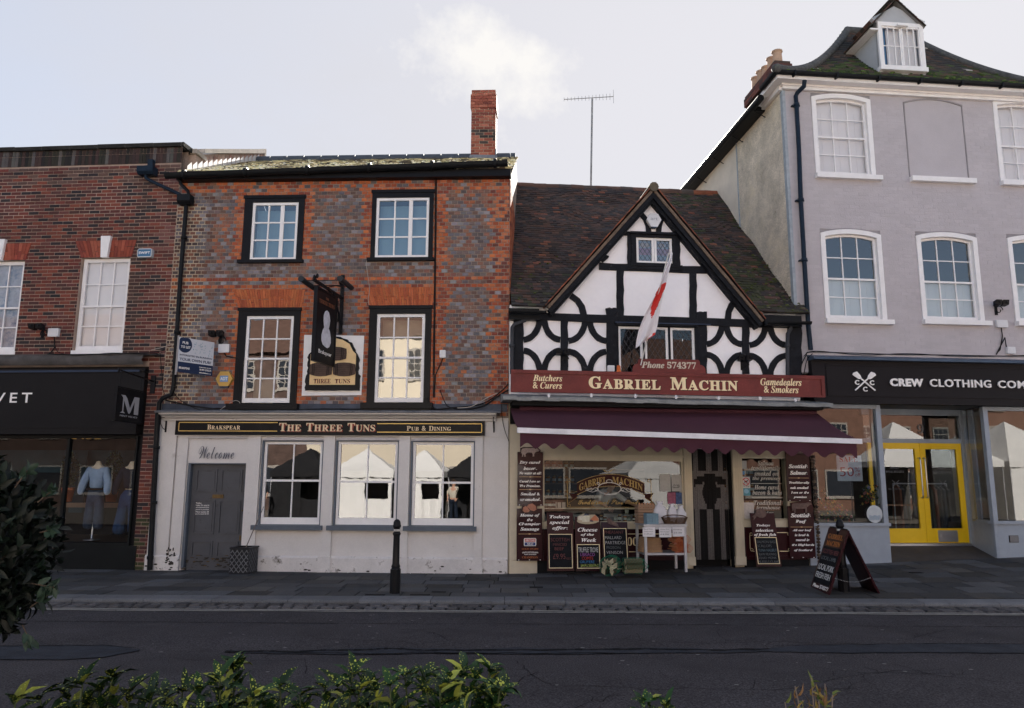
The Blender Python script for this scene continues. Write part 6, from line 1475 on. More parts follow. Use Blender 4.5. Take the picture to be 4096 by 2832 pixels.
# name board
def name_board():
    q = T.r(2045, 1524, 3296, 1547, -.42); u0, u1 = q[0], q[1]; a = T.p(2045, 1480, -.42)[1], T.p(2045, 1568, -.42)[1]; b = T.p(3296, 1504, -.42)[1], T.p(3296, 1590, -.42)[1]
    t = Thing('shop_sign', 'long weathered red name board of the butcher with big cream lettering', 'sign', T, ((u0+u1)/2, -.3, a[1]))
    bd = Board((u0, -.42, a[1]), (u1-u0, 0, b[1]-a[1]), (0, 0, a[0]-a[1])); m = MB(); bd.slab(m, 0, 1, 0, 1, -.05, 0); t.part('board', m, mSignRed)
    m = MB(); e = .06/(a[0]-a[1])
    bd.slab(m, -.001, 1.001, 1-e, 1.02, -.05, .022); bd.slab(m, -.001, 1.001, 0, e*.7, -.05, .018); bd.slab(m, -.001, .008, e*.7, 1-e, -.05, .022); bd.slab(m, .990, 1.001, e*.7, 1-e, -.05, .022); t.part('frame_moulding', m, mSignRed)
    def pf(px, py): 
        P_ = T.p(px, py, -.42); A = (P_[0]-u0)/(u1-u0); return A, (P_[1]-a[1]-(b[1]-a[1])*A)/(a[0]-a[1])
    m = MB(); sh = MB()
    for wd, x0, x1, y0, y1, xs in (('GABRIEL', 2355, 2646, 1505, 1556, 1), ('MACHIN', 2682, 2955, 1509, 1561, 1)):
        tot = 0; parts = []
        for i, ch in enumerate(wd):
            g = glyphs(ch, 'b', .02); k_ = 1.0 if i == 0 else .80; parts.append((ch, tot, (g[3]-g[2])*k_, k_)); tot += (g[3]-g[2])*k_+.045
        A0, _ = pf(x0, y1); A1, _ = pf(x1, y1); B0 = pf(x0, y1-2)[1]; B1 = pf(x0, y0)[1]; f = (A1-A0)/tot
        for ch, o, w_, k_ in parts:
            aa = A0+o*f; text(m, ch, 'b', bd.m, aa, aa+w_*f, B0, B0+(B1-B0)*k_, bold=.02, depth=.006); text(sh, ch, 'b', bd.m, aa+.002, aa+w_*f+.002, B0-.03, B0-.03+(B1-B0)*k_, bold=.02, depth=.003)
    for s_, x0, x1, y0, y1 in (('Butchers', 2132, 2249, 1500, 1524), ('& Curers', 2131, 2248, 1529, 1554), ('Gamedealers', 3042, 3205, 1515, 1541), ('& Smokers', 3056, 3193, 1545, 1571)):
        A0, B0 = pf(x0, y1); A1, B1 = pf(x1, y0); text(m, s_, 'bi', bd.m, A0, A1, B0, B1, bold=.006, depth=.006)
    t.part('lettering', m, mCreamLet); t.part('lettering_shadow', sh, mShade)
    for s_ in (.1, .5, .9): m = MB(); u = u0+(u1-u0)*s_; m.box(u-.02, u+.02, -.36, 0, a[1]+.05, a[1]+.09); t.part('bracket', m, mPipe)
    # phone board
    y = -.38; L_ = T.r(2530, 1437, 2822, 1494, y); t = Thing('phone_sign', 'small red board with curved shoulders giving a phone number, standing on the name board', 'sign', T, ((L_[0]+L_[1])/2, y, L_[2]))
    a_, b_, c, d = L_; c = T.p(2676, 1490, y)[1]; sh_ = .20; h = d-c
    pts = [(a_, c), (b_, c), (b_, c+.05)] + [(b_-sh_*(1-math.cos(k/6*math.pi/2))*.55, c+.05+(h-.12)*math.sin(k/6*math.pi/2)*.8) for k in range(7)]
    pts += [(b_-sh_*.58, d-.02), (b_-sh_*.75, d), (a_+sh_*.75, d), (a_+sh_*.58, d-.02)] + [(a_+sh_*(1-math.cos(k/6*math.pi/2))*.55, c+.05+(h-.12)*math.sin(k/6*math.pi/2)*.8) for k in range(6, -1, -1)] + [(a_, c+.05)]
    m = MB(); m.prism(pts, y, y+.03); t.part('board', m, mSignRed)
    q = T.r(2566, 1447, 2784, 1474, y); m = MB(); text(m, 'Phone 574377', 'bi', onwall(y-.004), q[0], q[1], q[2], q[3], bold=.012); t.part('lettering', m, mat('pale_lettering', (.62,.55,.45), rough=.6))
name_board()
# tall wall boards and leaning chalk boards -----------------------------------------------
RULE = mat('gold_rule', (.55,.34,.18), rough=.5)
def rule(bd, z): 
    m = MB(); bd.slab(m, .07, .93, z-.004, z+.004, .001, .005); bd.poly(m, ell(.5, z, .05, .012, 10), .001, .006); return m
def wallboard(px0, px1, yt, yb, lab, lines, rules, y=-.10, crest=None, base=None, crestmat=None, group='tall maroon boards fixed beside the butcher windows', extra=None):
    q = T.r(px0, yt, px1, yb, y); bd = Board((q[0], y, q[2]), (q[1]-q[0], 0, 0), (0, 0, q[3]-q[2])); t = Thing('wall_board', lab, 'sign', T, ((q[0]+q[1])/2, y, q[2]), group)
    m = MB(); bd.slab(m, 0, 1, 0, 1, -.03, 0); t.part('board', m, mMaroon); m = MB()
    for s_, a, b, c, d in lines: text(m, s_, 'bi', bd.m, a, b, c, d, depth=.004, bold=.022)
    t.part('lettering', m, mWhiteLet)
    for z in rules: t.part('gold_rule', rule(bd, z), RULE)
    if crest: m = MB(); bd.poly(m, crest[0], .0, .035); t.part('crest_board', m, mMaroon)
    if crest:
        for pts, mt_ in crest[1]: m = MB(); bd.poly(m, pts, .035, .045); t.part(crest[2], m, mt_)
    if extra: extra(bd, t)
    m = MB()
    for a in (.08, .5, .92): bd.poly(m, ell(a, .015, .025, .007, 8), .001, .005)
    t.part('screw_caps', m, mWhiteLet); return t, bd
pig = [(.13,.985),(.14,1.03),(.17,1.06),(.24,1.065),(.35,1.075),(.5,1.07),(.60,1.08),(.66,1.068),(.70,1.055),(.74,1.07),(.78,1.06),(.84,1.035),(.86,1.02),(.80,1.01),(.72,1.0),(.67,.985),(.64,.95),(.645,.915),(.58,.915),(.59,.95),(.56,.985),(.45,.99),(.36,.985),(.30,.955),(.31,.91),(.25,.91),(.25,.94),(.22,.96),(.20,.91),(.16,.91),(.17,.96)]
mPig = mat('painted_pig_pink', (.42,.32,.28), rough=.7, var=.25, vs=20)
wallboard(2070, 2172, 1808, 2023, 'tall maroon board about dry cured bacon with a painted pig on top', [('Dry cured', .08, .90, .765, .835), ('bacon.', .24, .76, .665, .725), ('No water at all!', .06, .93, .58, .63), ('Cured here on', .08, .90, .43, .475), ('The Premises.', .09, .90, .345, .39), ('Smoked &', .12, .88, .19, .245), ('unsmoked.', .10, .90, .09, .145)], [.535, .30],
    crest=([(.10,.97),(.10,1.07),(.2,1.09),(.6,1.095),(.8,1.08),(.9,1.03),(.88,.97)], [(pig, mPig)], 'painted_pig'))
saus = ([(.18,.97),(.2,1.05),(.4,1.10),(.6,1.12),(.78,1.07),(.8,.97)], [([(.22,.96),(.24,1.02),(.34,1.05),(.44,1.0),(.5,.96),(.44,.93),(.3,.925)], mat('sausage_pink', (.40,.17,.11), rough=.6, var=.3, vs=20)), ([(.36,1.02),(.44,1.08),(.6,1.10),(.74,1.05),(.76,.98),(.66,.95),(.52,.97),(.46,1.01)], mat('sausage_pink'))], 'painted_sausages')
def champ(bd, t):
    m = MB(); bd.poly(m, [(.30,.28),(.74,.28),(.76,.30),(.76,.41),(.74,.43),(.30,.43),(.28,.41),(.28,.30)], .001, .004); t.part('badge', m, mWhiteLet)
    m = MB(); bd.slab(m, .31, .73, .36, .42, .004, .006); t.part('badge_red', m, mat('badge_red', (.42,.03,.03), rough=.5)); m = MB(); bd.slab(m, .31, .73, .29, .35, .004, .006); t.part('badge_navy', m, mat('badge_navy', (.03,.06,.20), rough=.5))
    m = MB(); text(m, 'BRITISH', 'b', bd.m, .34, .70, .37, .41, depth=.008); text(m, 'MEAT', 'b', bd.m, .40, .65, .30, .34, depth=.008); text(m, 'SAUSAGES', 'b', bd.m, .30, .76, .11, .135, depth=.004)
    text(m, 'SOUTH EAST ENGLAND', '', bd.m, .22, .84, .15, .175, depth=.004, bold=.02, warp=lambda A, B: (A, B-.09*(A-.53)**2)); t.part('small_lettering', m, mWhiteLet)
    m = MB(); text(m, 'GOLD AWARD', 'b', bd.m, .20, .84, .21, .24, depth=.004); text(m, 'CHAMPION', 'b', bd.m, .21, .83, .045, .085, depth=.004); t.part('orange_lettering', m, mat('orange_lettering', (.42,.13,.04), rough=.6))
wallboard(2067, 2169, 2034, 2243, 'maroon champion sausage board below the dry cured bacon board', [('Home of', .12, .90, .83, .90), ('the', .40, .62, .755, .81), ('Champion', .08, .94, .665, .73), ('Sausage', .14, .88, .56, .635)], [.51], crest=saus, extra=champ)
mDim = mat('dark_painted_beast', (.13,.085,.075), rough=.7, var=.4, vs=18)
cow = [(.14,.90),(.13,1.02),(.18,1.05),(.5,1.055),(.68,1.06),(.78,1.075),(.88,1.06),(.92,1.03),(.84,1.025),(.78,1.0),(.72,.975),(.70,.87),(.65,.87),(.65,.95),(.4,.945),(.28,.95),(.26,.86),(.21,.86),(.20,.93)]
wallboard(3147, 3241, 1806, 2005, 'upper maroon board about Scottish salmon right of the small butcher window', [('Scottish', .10, .92, .66, .74), ('Salmon', .14, .88, .53, .61), ('Traditionally', .08, .94, .34, .395), ('oak smoked', .12, .90, .245, .295), ('here on the', .15, .90, .15, .20), ('premises', .24, .80, .055, .105)], [.465],
    crest=([(.05,.95),(.08,1.03),(.3,1.09),(.6,1.08),(.9,1.0),(.95,.95)], [([(.12,.98),(.3,1.045),(.6,1.05),(.82,1.0),(.9,1.03),(.9,.94),(.8,.97),(.5,.955),(.3,.955)], mDim)], 'painted_salmon'))
wallboard(3156, 3258, 2024, 2233, 'maroon board about Scottish beef with a dark painted bull, below the salmon board', [('Scottish', .10, .88, .78, .86), ('Beef', .27, .70, .655, .735), ('All our beef', .14, .88, .505, .555), ('is bred &', .22, .78, .42, .465), ('reared in', .25, .79, .325, .375), ('the Highlands', .09, .96, .225, .275), ('of Scotland', .16, .88, .125, .175)], [.595], crest=([(.1,.95),(.1,1.06),(.5,1.09),(.8,1.11),(.95,1.05),(.95,.95)], [(cow, mDim)], 'painted_bull'))
m = MB(); z = .2; ua, ub = T.p(3260, 2000)[0]-.02, CU-.0
for i in range(34): m.ball((ua+.03+rnd.uniform(-.01, .01), -.01, z), .045, .05, .034, 7, 0, pick(rnd, [(.10,.07,.05), (.05,.04,.035), (.16,.12,.09)]), .4); z += .062
but.part('rubble_edge', m, mTile)
def floorboard(tl, tr_, br, bl, lab, head, chalk, y0=-.42, lean=.16, split=.42, extra=None, frame_top=None):
    """chalk board standing on the pavement and leaning back; corners in photograph pixels"""
    wx = lambda p, y: T.p(p[0], p[1], y)
    b0, b1 = wx(bl, y0), wx(br, y0); t0, t1 = wx(tl, y0+lean), wx(tr_, y0+lean)
    zb = (b0[1]+b1[1])/2; a = Vector((b0[0], y0, zb)); r_ = Vector((b1[0]-b0[0], 0, 0)); mid = (t0[0]+t1[0])/2-(b0[0]+b1[0])/2; zt = (t0[1]+t1[1])/2
    bd = Board(a, r_, (mid, lean, zt-zb)); t = Thing('chalk_board', lab, 'chalk board', T, tuple(a+r_/2), 'chalk boards leaning outside the butcher shop'); m = MB(); bd.slab(m, 0, 1, 0, 1, -.02, 0); t.part('board', m, mMaroon)
    m = MB(); bd.slab(m, .07, .93, .055, split, .001, .004); t.part('slate', m, mSlate); m = MB(); bd.frame(m, .055, .945, .045, split+.012, .012, .0, .008); t.part('slate_border', m, mCreamLet)
    m = MB()
    for s_, x0, x1, z0, z1 in head: text(m, s_, 'bi', bd.m, x0, x1, z0, z1, depth=.004, bold=.012)
    t.part('lettering', m, mWhiteLet)
    for s_, x0, x1, z0, z1, mt_ in chalk: m = MB(); text(m, s_, '', bd.m, x0, x1, z0, z1, depth=.006, bold=-.005); t.part('chalk_lettering', m, mt_)
    if extra: extra(bd, t)
    return bd, t
C_ = lambda n, c: mat('chalk_'+n, c, rough=.9, var=.35, vs=30)
floorboard((2187, 2050), (2292, 2050), (2297, 2284), (2190, 2284), 'chalk board headed todays special offer, leaning at the left of the row', [('Todays', .10, .86, .885, .955), ('special', .10, .86, .785, .86), ('offer:', .20, .78, .69, .76)], [('SCOTTISH', .14, .84, .50, .56, mChalkRed), ('MINCED', .22, .74, .425, .47, mChalkRed), ('BEEF', .28, .62, .35, .40, mChalkRed), ('£9.95', .22, .68, .20, .29, mChalkRed), ('KILO', .72, .88, .19, .23, mChalkRed)], split=.615)
def cheese(bd, t):
    m = MB(); bd.poly(m, [(.1,.9),(.1,1.0),(.35,1.06),(.6,1.04),(.8,1.04),(.95,.97),(.95,.9)], .0, .01); bd.poly(m, ell(.5, .92, .43, .06, 18), .01, .02); t.part('cheese_plate', m, mat('plate_cream', (.50,.42,.30), rough=.6))
    for pts, c in (([(.12,.94),(.12,1.0),(.3,1.02),(.3,.93)], (.62,.58,.50)), ([(.28,.90),(.28,.99),(.45,1.05),(.58,1.01),(.56,.90)], (.66,.62,.50)), ([(.56,.93),(.80,1.03),(.93,.95),(.90,.92)], (.55,.20,.10)), ([(.58,.91),(.62,.95),(.70,.94),(.72,.905)], (.03,.04,.10)), ([(.33,1.02),(.4,1.05),(.52,1.05),(.55,1.02)], (.03,.04,.10))):
        m = MB(); bd.poly(m, pts, .02, .03); t.part('painted_cheese', m, mat('cheese_%d' % int(c[0]*100+c[2]*10), c, rough=.6, var=.15, vs=20))
floorboard((2299, 2066), (2400, 2068), (2407, 2284), (2304, 2284), 'chalk board headed cheese of the week with a painted cheese plate and coloured chalk', [('Cheese', .10, .88, .72, .795), ('of the', .22, .74, .635, .69), ('Week', .24, .82, .53, .60)], [('TRUFFLE TROVE', .10, .88, .34, .43, C_('white', (.6,.6,.6))), ('UBRIACO', .18, .74, .27, .33, C_('purple', (.35,.12,.38))), ('COMTE', .24, .68, .20, .26, C_('red', (.50,.05,.05))), ('GRUYERE', .16, .72, .14, .19, C_('blue', (.06,.20,.42))), ('JARLSBERG', .18, .90, .06, .125, C_('green', (.42,.50,.12)))], split=.475, extra=cheese)
def bird(bd, t): m = MB(); bd.poly(m, [(.25,.97),(.2,1.06),(.3,1.09),(.42,1.02),(.62,.96),(.66,.90),(.5,.92),(.34,.95)], .0, .02); t.part('painted_pheasant', m, mDim)
floorboard((2406, 2088), (2508, 2088), (2520, 2286), (2414, 2286), 'game chalk board behind the netted logs, with a painted pheasant on top', [], [('PHEASANT', .10, .84, .76, .82, mChalkRed), ('MALLARD', .11, .74, .65, .71, mChalk), ('PARTRIDGE', .12, .90, .545, .61, mChalk), ('PIGEON', .16, .68, .45, .505, mChalkDim), ('VENISON', .14, .76, .35, .41, mChalk)], split=.86, extra=bird)
def fish(bd, t):
    m = MB(); bd.poly(m, [(.2,.98),(.25,1.06),(.45,1.09),(.6,1.06),(.68,.98)], .0, .01); bd.poly(m, ell(.44, .99, .22, .085, 18), .01, .02); bd.poly(m, [(.26,.94),(.10,.86),(.12,.91),(.06,.93),(.24,.99)], .01, .02); t.part('painted_flatfish', m, mDim)
floorboard((2996, 2052), (3100, 2052), (3127, 2266), (3028, 2266), 'chalk board headed todays selection of fresh fish, leaning right of the doorway', [('Todays', .20, .76, .735, .79), ('selection', .13, .86, .645, .70), ('of fresh fish', .05, .95, .555, .615)], [('SALMON BASS', .12, .90, .43, .48, mChalkDim), ('SCALLOPS', .12, .70, .355, .405, mChalkDim), ('TUNA HALIBUT', .14, .90, .275, .325, C_('dim_blue', (.12,.18,.22))), ('RAW PRAWNS', .14, .85, .20, .25, mChalkDim), ('SQUID MONK', .10, .84, .13, .18, mChalkDim), ('MUSSELS CLAMS', .08, .92, .06, .11, mChalkDim)], y0=-.34, split=.53, extra=fish)
# alarm, lamps, small boxes, flag
u, z = TP(1092, 412, -.1)
def white_alarm():
    t = Thing('alarm_box', 'white hexagonal alarm box under the peak of the timbered gable', 'alarm box', T, (u, -.03, z-.2)); m = MB(); s = S(52)
    m.prism([(u-s*.55, z+s*.95), (u+s*.55, z+s*.95), (u+s*1.02, z+s*.1), (u+s*.45, z-s*.9), (u-s*.45, z-s*.9), (u-s*1.02, z+s*.1)][::-1], -.12, -.02); t.part('housing', m, mPlas)
    m = MB(); m.prism([(u-s*.42, z-s*.88), (u+s*.42, z-s*.88), (u+s*.2, z-s*1.05), (u-s*.2, z-s*1.05)][::-1], -.118, -.03); t.part('strobe', m, mat('blue_lens')); m = MB(); text(m, 'art', '', onwall(-.122), u-s*.5, u+s*.5, z+s*.0, z+s*.4); t.part('lettering', m, mat('grey_print', (.30,.31,.36), rough=.6))
white_alarm()
floodlight(T, 2251, 1423, 'black scroll floodlight on the left timber post of the butcher shop'); floodlight(T, 2975, 1447, 'black scroll floodlight on the right timber post of the butcher shop')
jbox(T, (2430, 1462, 2457, 1486), 'grey box on the timber left of the leaded windows', y0=-.05)
u, z = T.p(2475, 1487, -.35); m = MB(); m.lathe([(0, .0), (.05, .0), (.05, .02), (.042, .03), (.038, .12), (.025, .135), (0, .14)], (u, -.35, z-.01), 14); solo('beacon', 'small orange beacon standing on the red name board', 'beacon', T, m, mat('orange_lens', (.60,.14,.03), rough=.3))
def flag():
    fy = -.95; t = Thing('flag', 'white flag with a red cross hanging limp from a pole before the gable', 'flag', T, (TP(1040, 1390, -.3)[0], -.3, TP(1040, 1390, -.3)[1]))
    a = TP(1196, 640, -1.0); b = TP(1000, 1400, -.45); m = MB(); m.tube([(b[0], -.42, b[1]-.1), (a[0], -1.0, a[1])], .013, 8); t.part('pole', m, mat('white_pole', (.6,.58,.55), rough=.5))
    L_ = [(1190, 660), (1162, 740), (1135, 820), (1110, 900), (1065, 1000), (1034, 1062), (1012, 1120), (994, 1180), (986, 1240), (984, 1304)]; Rr = [(1198, 668), (1190, 745), (1180, 812), (1170, 875), (1158, 935), (1146, 1010), (1132, 1090), (1126, 1150), (1112, 1212), (1045, 1256)]
    n = 8; rows = 36; vs = []; m = MB()
    for j in range(rows+1):
        f = j/rows*9; i = min(int(f), 8); q = f-i
        l = (L_[i][0]+(L_[i+1][0]-L_[i][0])*q, L_[i][1]+(L_[i+1][1]-L_[i][1])*q); r_ = (Rr[i][0]+(Rr[i+1][0]-Rr[i][0])*q, Rr[i][1]+(Rr[i+1][1]-Rr[i][1])*q)
        for k in range(n*2+1):
            s = k/(n*2); x, y = l[0]+(r_[0]-l[0])*s, l[1]+(r_[1]-l[1])*s; d = -1.0+.45*j/rows-.04*math.sin(s*math.pi*3.0+j*.12)*min(1, j/6); P_ = TP(x, y, -.75); vs.append((P_[0], d, P_[1]))
    def red(j, k):
        s = (k+.5)/(n*2); i = j/rows*9
        return (2.7 < i < 3.3 and s > .06+.9*(3.0-i)) or (3.3 <= i < 5.9 and .03+.17*(i-3.1) < s < 1.0-.165*(i-3.1)) or (i > 7.6 and s > .90)
    for j in range(rows):
        for k in range(n*2): w_ = n*2+1; m.idx([vs[j*w_+k], vs[(j+1)*w_+k], vs[(j+1)*w_+k+1], vs[j*w_+k+1]], [(0,1,2,3)], 1 if red(j, k) else 0, None, True)
    t.part('cloth', m, [mat('flag_white', (.78,.76,.80), rough=.9, var=.04), mat('flag_red', (.62,.045,.035), rough=.9, var=.05)])
flag()
# ================================================================== GREY HOUSE (right)
CR = CU+6.9; CE = T.p(3600, 372)[1]; A_ = lambda x: 2700+x/1.654
GB = T.p(3600, 1440)[1]                             # lead over the fashion fascia
crew = Thing('grey_shop_building', 'tall lilac-grey painted house with arched white sash windows, mossy roof and a clothes shop below', 'building', T, ((CU+CR)/2, 0, 0))
tw = [T.r(3252, 378, 3489, 702), T.r(3983, 400, 4222, 732)]; bw = T.r(3624, 396, 3860, 714); mw = [T.r(3290, 919, 3533, 1279), T.r(3675, 931, 3919, 1283), T.r(4043, 941, 4290, 1290)]
CD = 7.3
mGreyW = mat('lilac_grey_painted_brick', attr=True, rough=.8, var=.06, vs=1.5, bump=.25, bs=35, fine=.025)
m = MB(); ops = tw+mw
holed(m, CU, CR, GB-.3, CE, 0, .22, ops, 0, (.48,.445,.465))
g_ = (.48,.445,.465)
# painted-over brick coursing: slightly proud bricks of the same paint
def gcol(u, z, row, k, rr):
    if bw[0] < u < bw[1] and bw[2] < z < bw[3]-.05: return None
    j = 1+rr.uniform(-.035, .035); return (g_[0]*j, g_[1]*j, g_[2]*j)
brickwork(m, CU, CR, GB-.2, CE, .004, .225, .0755, ops+[(bw[0], bw[1], bw[2], bw[3]-.06)], gcol, 0, g=.005, out=.004, seed=61)
n = 12                                               # arched top of the blind window, recess shade painted as darker strips
for i in range(n):
    x0, x1 = bw[0]+(bw[1]-bw[0])*i/n, bw[0]+(bw[1]-bw[0])*(i+1)/n; f = lambda x: bw[3]-.12*((2*(x-bw[0])/(bw[1]-bw[0])-1)**2)
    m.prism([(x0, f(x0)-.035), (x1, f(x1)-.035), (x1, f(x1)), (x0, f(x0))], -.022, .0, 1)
m.box(bw[1]-.02, bw[1], -.018, 0, bw[2], bw[3]-.12, 1); m.box(bw[0], bw[0]+.02, -.018, 0, bw[2], bw[3]-.12, 1)
# flank
mPeb = 2; z0 = 4.0
ysp = 2.6
m.face([(CU, 0, z0-4), (CU, 0, CE-.0), (CU, ysp, CE), (CU, ysp, z0-4)], 2); m.face([(CU, ysp, z0-4), (CU, ysp, CE), (CU, CD, CE), (CU, CD, z0-4)], 3)
m.box(CU-.016, CU+.05, -.012, .10, TE+.1, CE-.02, 4); m.box(CU-.02, CU+.1, ysp-.02, ysp+.02, z0, CE, 4)
m.box(CU, CR, CD-.2, CD, -.1, CE, 3); m.box(CR-.2, CR, .3, CD-.2, -.1, CE, 3)
for z in (GB-.3, (tw[0][2]+mw[0][3])/2): m.box(CU+.02, CR-.2, .22, CD-.2, z-.12, z, 5)
m.box(CU+.02, CR-.2, 2.6, 2.7, GB-.3, CE, 5); m.box(CU+.02, CR-.2, 5.0, 5.1, -.1, GB-.3, 5); m.box(CU+.02, CU+.10, .05, 5, -.1, GB-.3, 5)
crew.part('wall', m, [mGreyW, mat('painted_shade_line', (.30,.28,.29), rough=.8), mat('pebble_dash', (.62,.54,.43), rough=.95, var=.28, vs=2.2, bump=1.0, bs=55, fine=.45, grime=((.70,.60,.42), 1.3, .52, .25)), mat('cream_roughcast', (.72,.64,.53), rough=.9, var=.12, vs=1.5), mat('blue_edge_paint', (.34,.38,.42), rough=.8, var=.2, vs=8), mDark])
for i, (h, top) in enumerate([(h, 1) for h in tw]+[(h, 0) for h in mw]):
    s = (h[0]+.10, h[1]-.10, h[2]+.04, h[3]-.10); o = MB(); n = 12; a, b, c, d = h; rise = .10; F = lambda x, t=0: d-t-rise*((2*(x-a)/(b-a)-1)**2)
    for k in range(n):
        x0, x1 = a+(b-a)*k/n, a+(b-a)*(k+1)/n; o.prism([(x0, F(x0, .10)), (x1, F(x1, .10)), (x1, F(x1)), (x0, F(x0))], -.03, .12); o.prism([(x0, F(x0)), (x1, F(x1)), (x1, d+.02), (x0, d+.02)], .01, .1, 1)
        o.prism([(x0, F(x0, -.004)), (x1, F(x1, -.004)), (x1, F(x1, -.028)), (x0, F(x0, -.028))], -.022, .0, 1)  # darker strip paints a shade line over the arch
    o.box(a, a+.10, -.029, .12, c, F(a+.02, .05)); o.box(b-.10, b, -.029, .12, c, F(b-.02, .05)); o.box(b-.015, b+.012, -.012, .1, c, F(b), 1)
    crew.part('window_frame', o, [mTrim, MATS['painted_shade_line']])
    sp = (T.p(3370, 547)[1] if top else T.p(3370, 1113)[1])
    sash(crew, s, .06, 3, 4, mTrim, mGlassSky if not top else glass('curtained_glass'), split=sp, name='sash_window', fr=.045, bar=.022, brail=.06, arch=.075)
    m = MB(); m.box(s[0], s[1], .17, .18, s[2], s[3] if top else sp)
    for k in range(1, 6): x = s[0]+(s[1]-s[0])*k/6; m.box(x-.006, x+.006, .165, .17, s[2], s[3]-.25 if top else sp)
    crew.part('blind', m, mBlind)
    m = MB(); ex = .10; m.box(h[0]-.02, h[1]+ex, -.12, .02, h[2]-.10, h[2]-.0); crew.part('window_sill', m, mTrim)
m = MB(); m.box(bw[0]-.0, bw[1]+.09, -.12, .0, bw[2]-.11, bw[2]-.0); crew.part('window_sill', m, mTrim)
# eaves, cornice, gutters
m = MB(); cz0 = T.p(3500, 378)[1]; GY = -.36; ez = T.p(3500, 306, GY)[1]; GU = T.p(3104, 300, GY)[0]
m.box(CU-.02, CR, -.08, .0, cz0-.02, ez-.13); m.box(GU+.05, CR, -.30, .0, ez-.13, ez-.11); m.box(GU+.06, CR, -.31, -.28, ez-.11, ez-.03); m.box(CU-.06, CR, -.11, .0, ez-.17, ez-.13)
m.box(CU-.08, CU-.0, .0, .95, cz0-.02, ez-.13); m.box(GU+.05, CU, .0, .95, ez-.13, ez-.11); m.box(GU+.05, GU+.07, -.28, .95, ez-.11, ez-.03)
crew.part('cornice', m, mTrim)
m = MB()
for k in range(8):
    t0, t1 = math.pi+math.pi*k/8, math.pi+math.pi*(k+1)/8; c_, s_ = .065, .075
    m.face([(GU, GY+c_*math.cos(t0), ez+s_*math.sin(t0)), (CR, GY+c_*math.cos(t0), ez+s_*math.sin(t0)), (CR, GY+c_*math.cos(t1), ez+s_*math.sin(t1)), (GU, GY+c_*math.cos(t1), ez+s_*math.sin(t1))], sm=True)
    m.face([(GU+c_*math.cos(t0), -.4, ez+s_*math.sin(t0)), (GU+c_*math.cos(t0), .35, ez+s_*math.sin(t0)), (GU+c_*math.cos(t1), .35, ez+s_*math.sin(t1)), (GU+c_*math.cos(t1), -.4, ez+s_*math.sin(t1))], sm=True)
u = CU+.1
while u < CR: m.box(u-.02, u+.02, GY-.08, GY+.08, ez-.10, ez-.0); u += .95
m.tube([(CU-.29, .45, ez-.19), (CU-.31, CD+.1, ez-.21)], .080, 10); m.box(CU-.30, CU, .9, CD, ez-.27, ez-.17)
u = .9
while u < CD: m.tube([(CU-.27, u, ez-.27), (CU+.0, u, ez-.42)], .012, 5); u += 1.3
crew.part('gutter', m, mPipe)
m = MB(); q = [(3218, 322, -.36), (3216, 345, -.34), (3190, 370, -.12), (3183, 385, -.10), (3186, 420, -.10), (3196, 600, -.10), (3203, 800, -.10), (3217, 1040, -.10), (3233, 1300, -.10), (3243, 1400, -.10)]
m.tube([(T.p(a, b, y)[0], y, T.p(a, b, y)[1]) for a, b, y in q], .048, 12)
for k in (4, 6, 7): a, b, y = q[k]; u, z = T.p(a, b, y); m.lathe([(.056, -.035), (.064, -.035), (.064, .035), (.056, .035)], (u, y, z), 12); m.box(u-.09, u+.09, y+.02, y+.09, z-.015, z+.015)
crew.part('downpipe', m, mBluePipe)
# roof: bell-cast hip
p0 = T.p(3389, 127, 2.9); pr_ = T.p(3640, 190, 2.9); HZ = p0[1]; hx0 = p0[0]; hx1 = T.p(3560, 150, 2.9)[0]
prof = lambda t: ez-.02+(HZ-ez+.02)*(.45*t+.55*t**1.9)         # concave sweep
XE0, XE1 = GU, CR+.6
def rp_(s, t): # s 0..1 along eaves, t up
    y = -.40+3.30*t; return (XE0+(hx0-XE0)*t)*(1-s)+(XE1+(hx1+.4-XE1)*t)*s, y, prof(t)
m = MB(); rr = random.Random(77); rows = 34
for j in range(rows):
    t0, t1 = j/rows, (j+1)/rows; a0, b0 = rp_(0, t0), rp_(1, t0); nn = max(4, int((b0[0]-a0[0])/.165))
    for i in range(nn):
        s0, s1 = i/nn, (i+1)/nn; o = (j % 2)*.5/nn; P0, P1, P2, P3 = rp_(s0+o if i else 0, t0), rp_(min(1, s1+o), t0), rp_(min(1, s1+o), t1), rp_(s0+o if i else 0, t1); l = .02+rr.uniform(0, .008); ns = noise.noise(Vector((P0[0]*1.6, t0*5, 2)))
        if t0 < .62 and rr.random() < .80-t0+ns*.8: c = pick(rr, [(.035,.052,.016), (.048,.07,.022), (.03,.042,.017), (.06,.085,.028)])
        else: c = pick(rr, [(.035,.032,.03), (.05,.042,.038), (.07,.05,.04), (.03,.03,.032), (.09,.055,.04)] if rr.random() < .985 else [(.4,.38,.34)])
        m.idx([(P0[0], P0[1]-.01, P0[2]+l), (P1[0]-.004, P1[1]-.01, P1[2]+l), (P2[0]-.004, P2[1], P2[2]+.006), (P3[0], P3[1], P3[2]+.006), (P0[0], P0[1]-.01, P0[2]), (P1[0], P1[1]-.01, P1[2])], [(0,1,2,3), (4,5,1,0)], 0, c)
YC = 1.15; XC = CU+.42                                # the slope starts behind the chimney stack beyond this depth
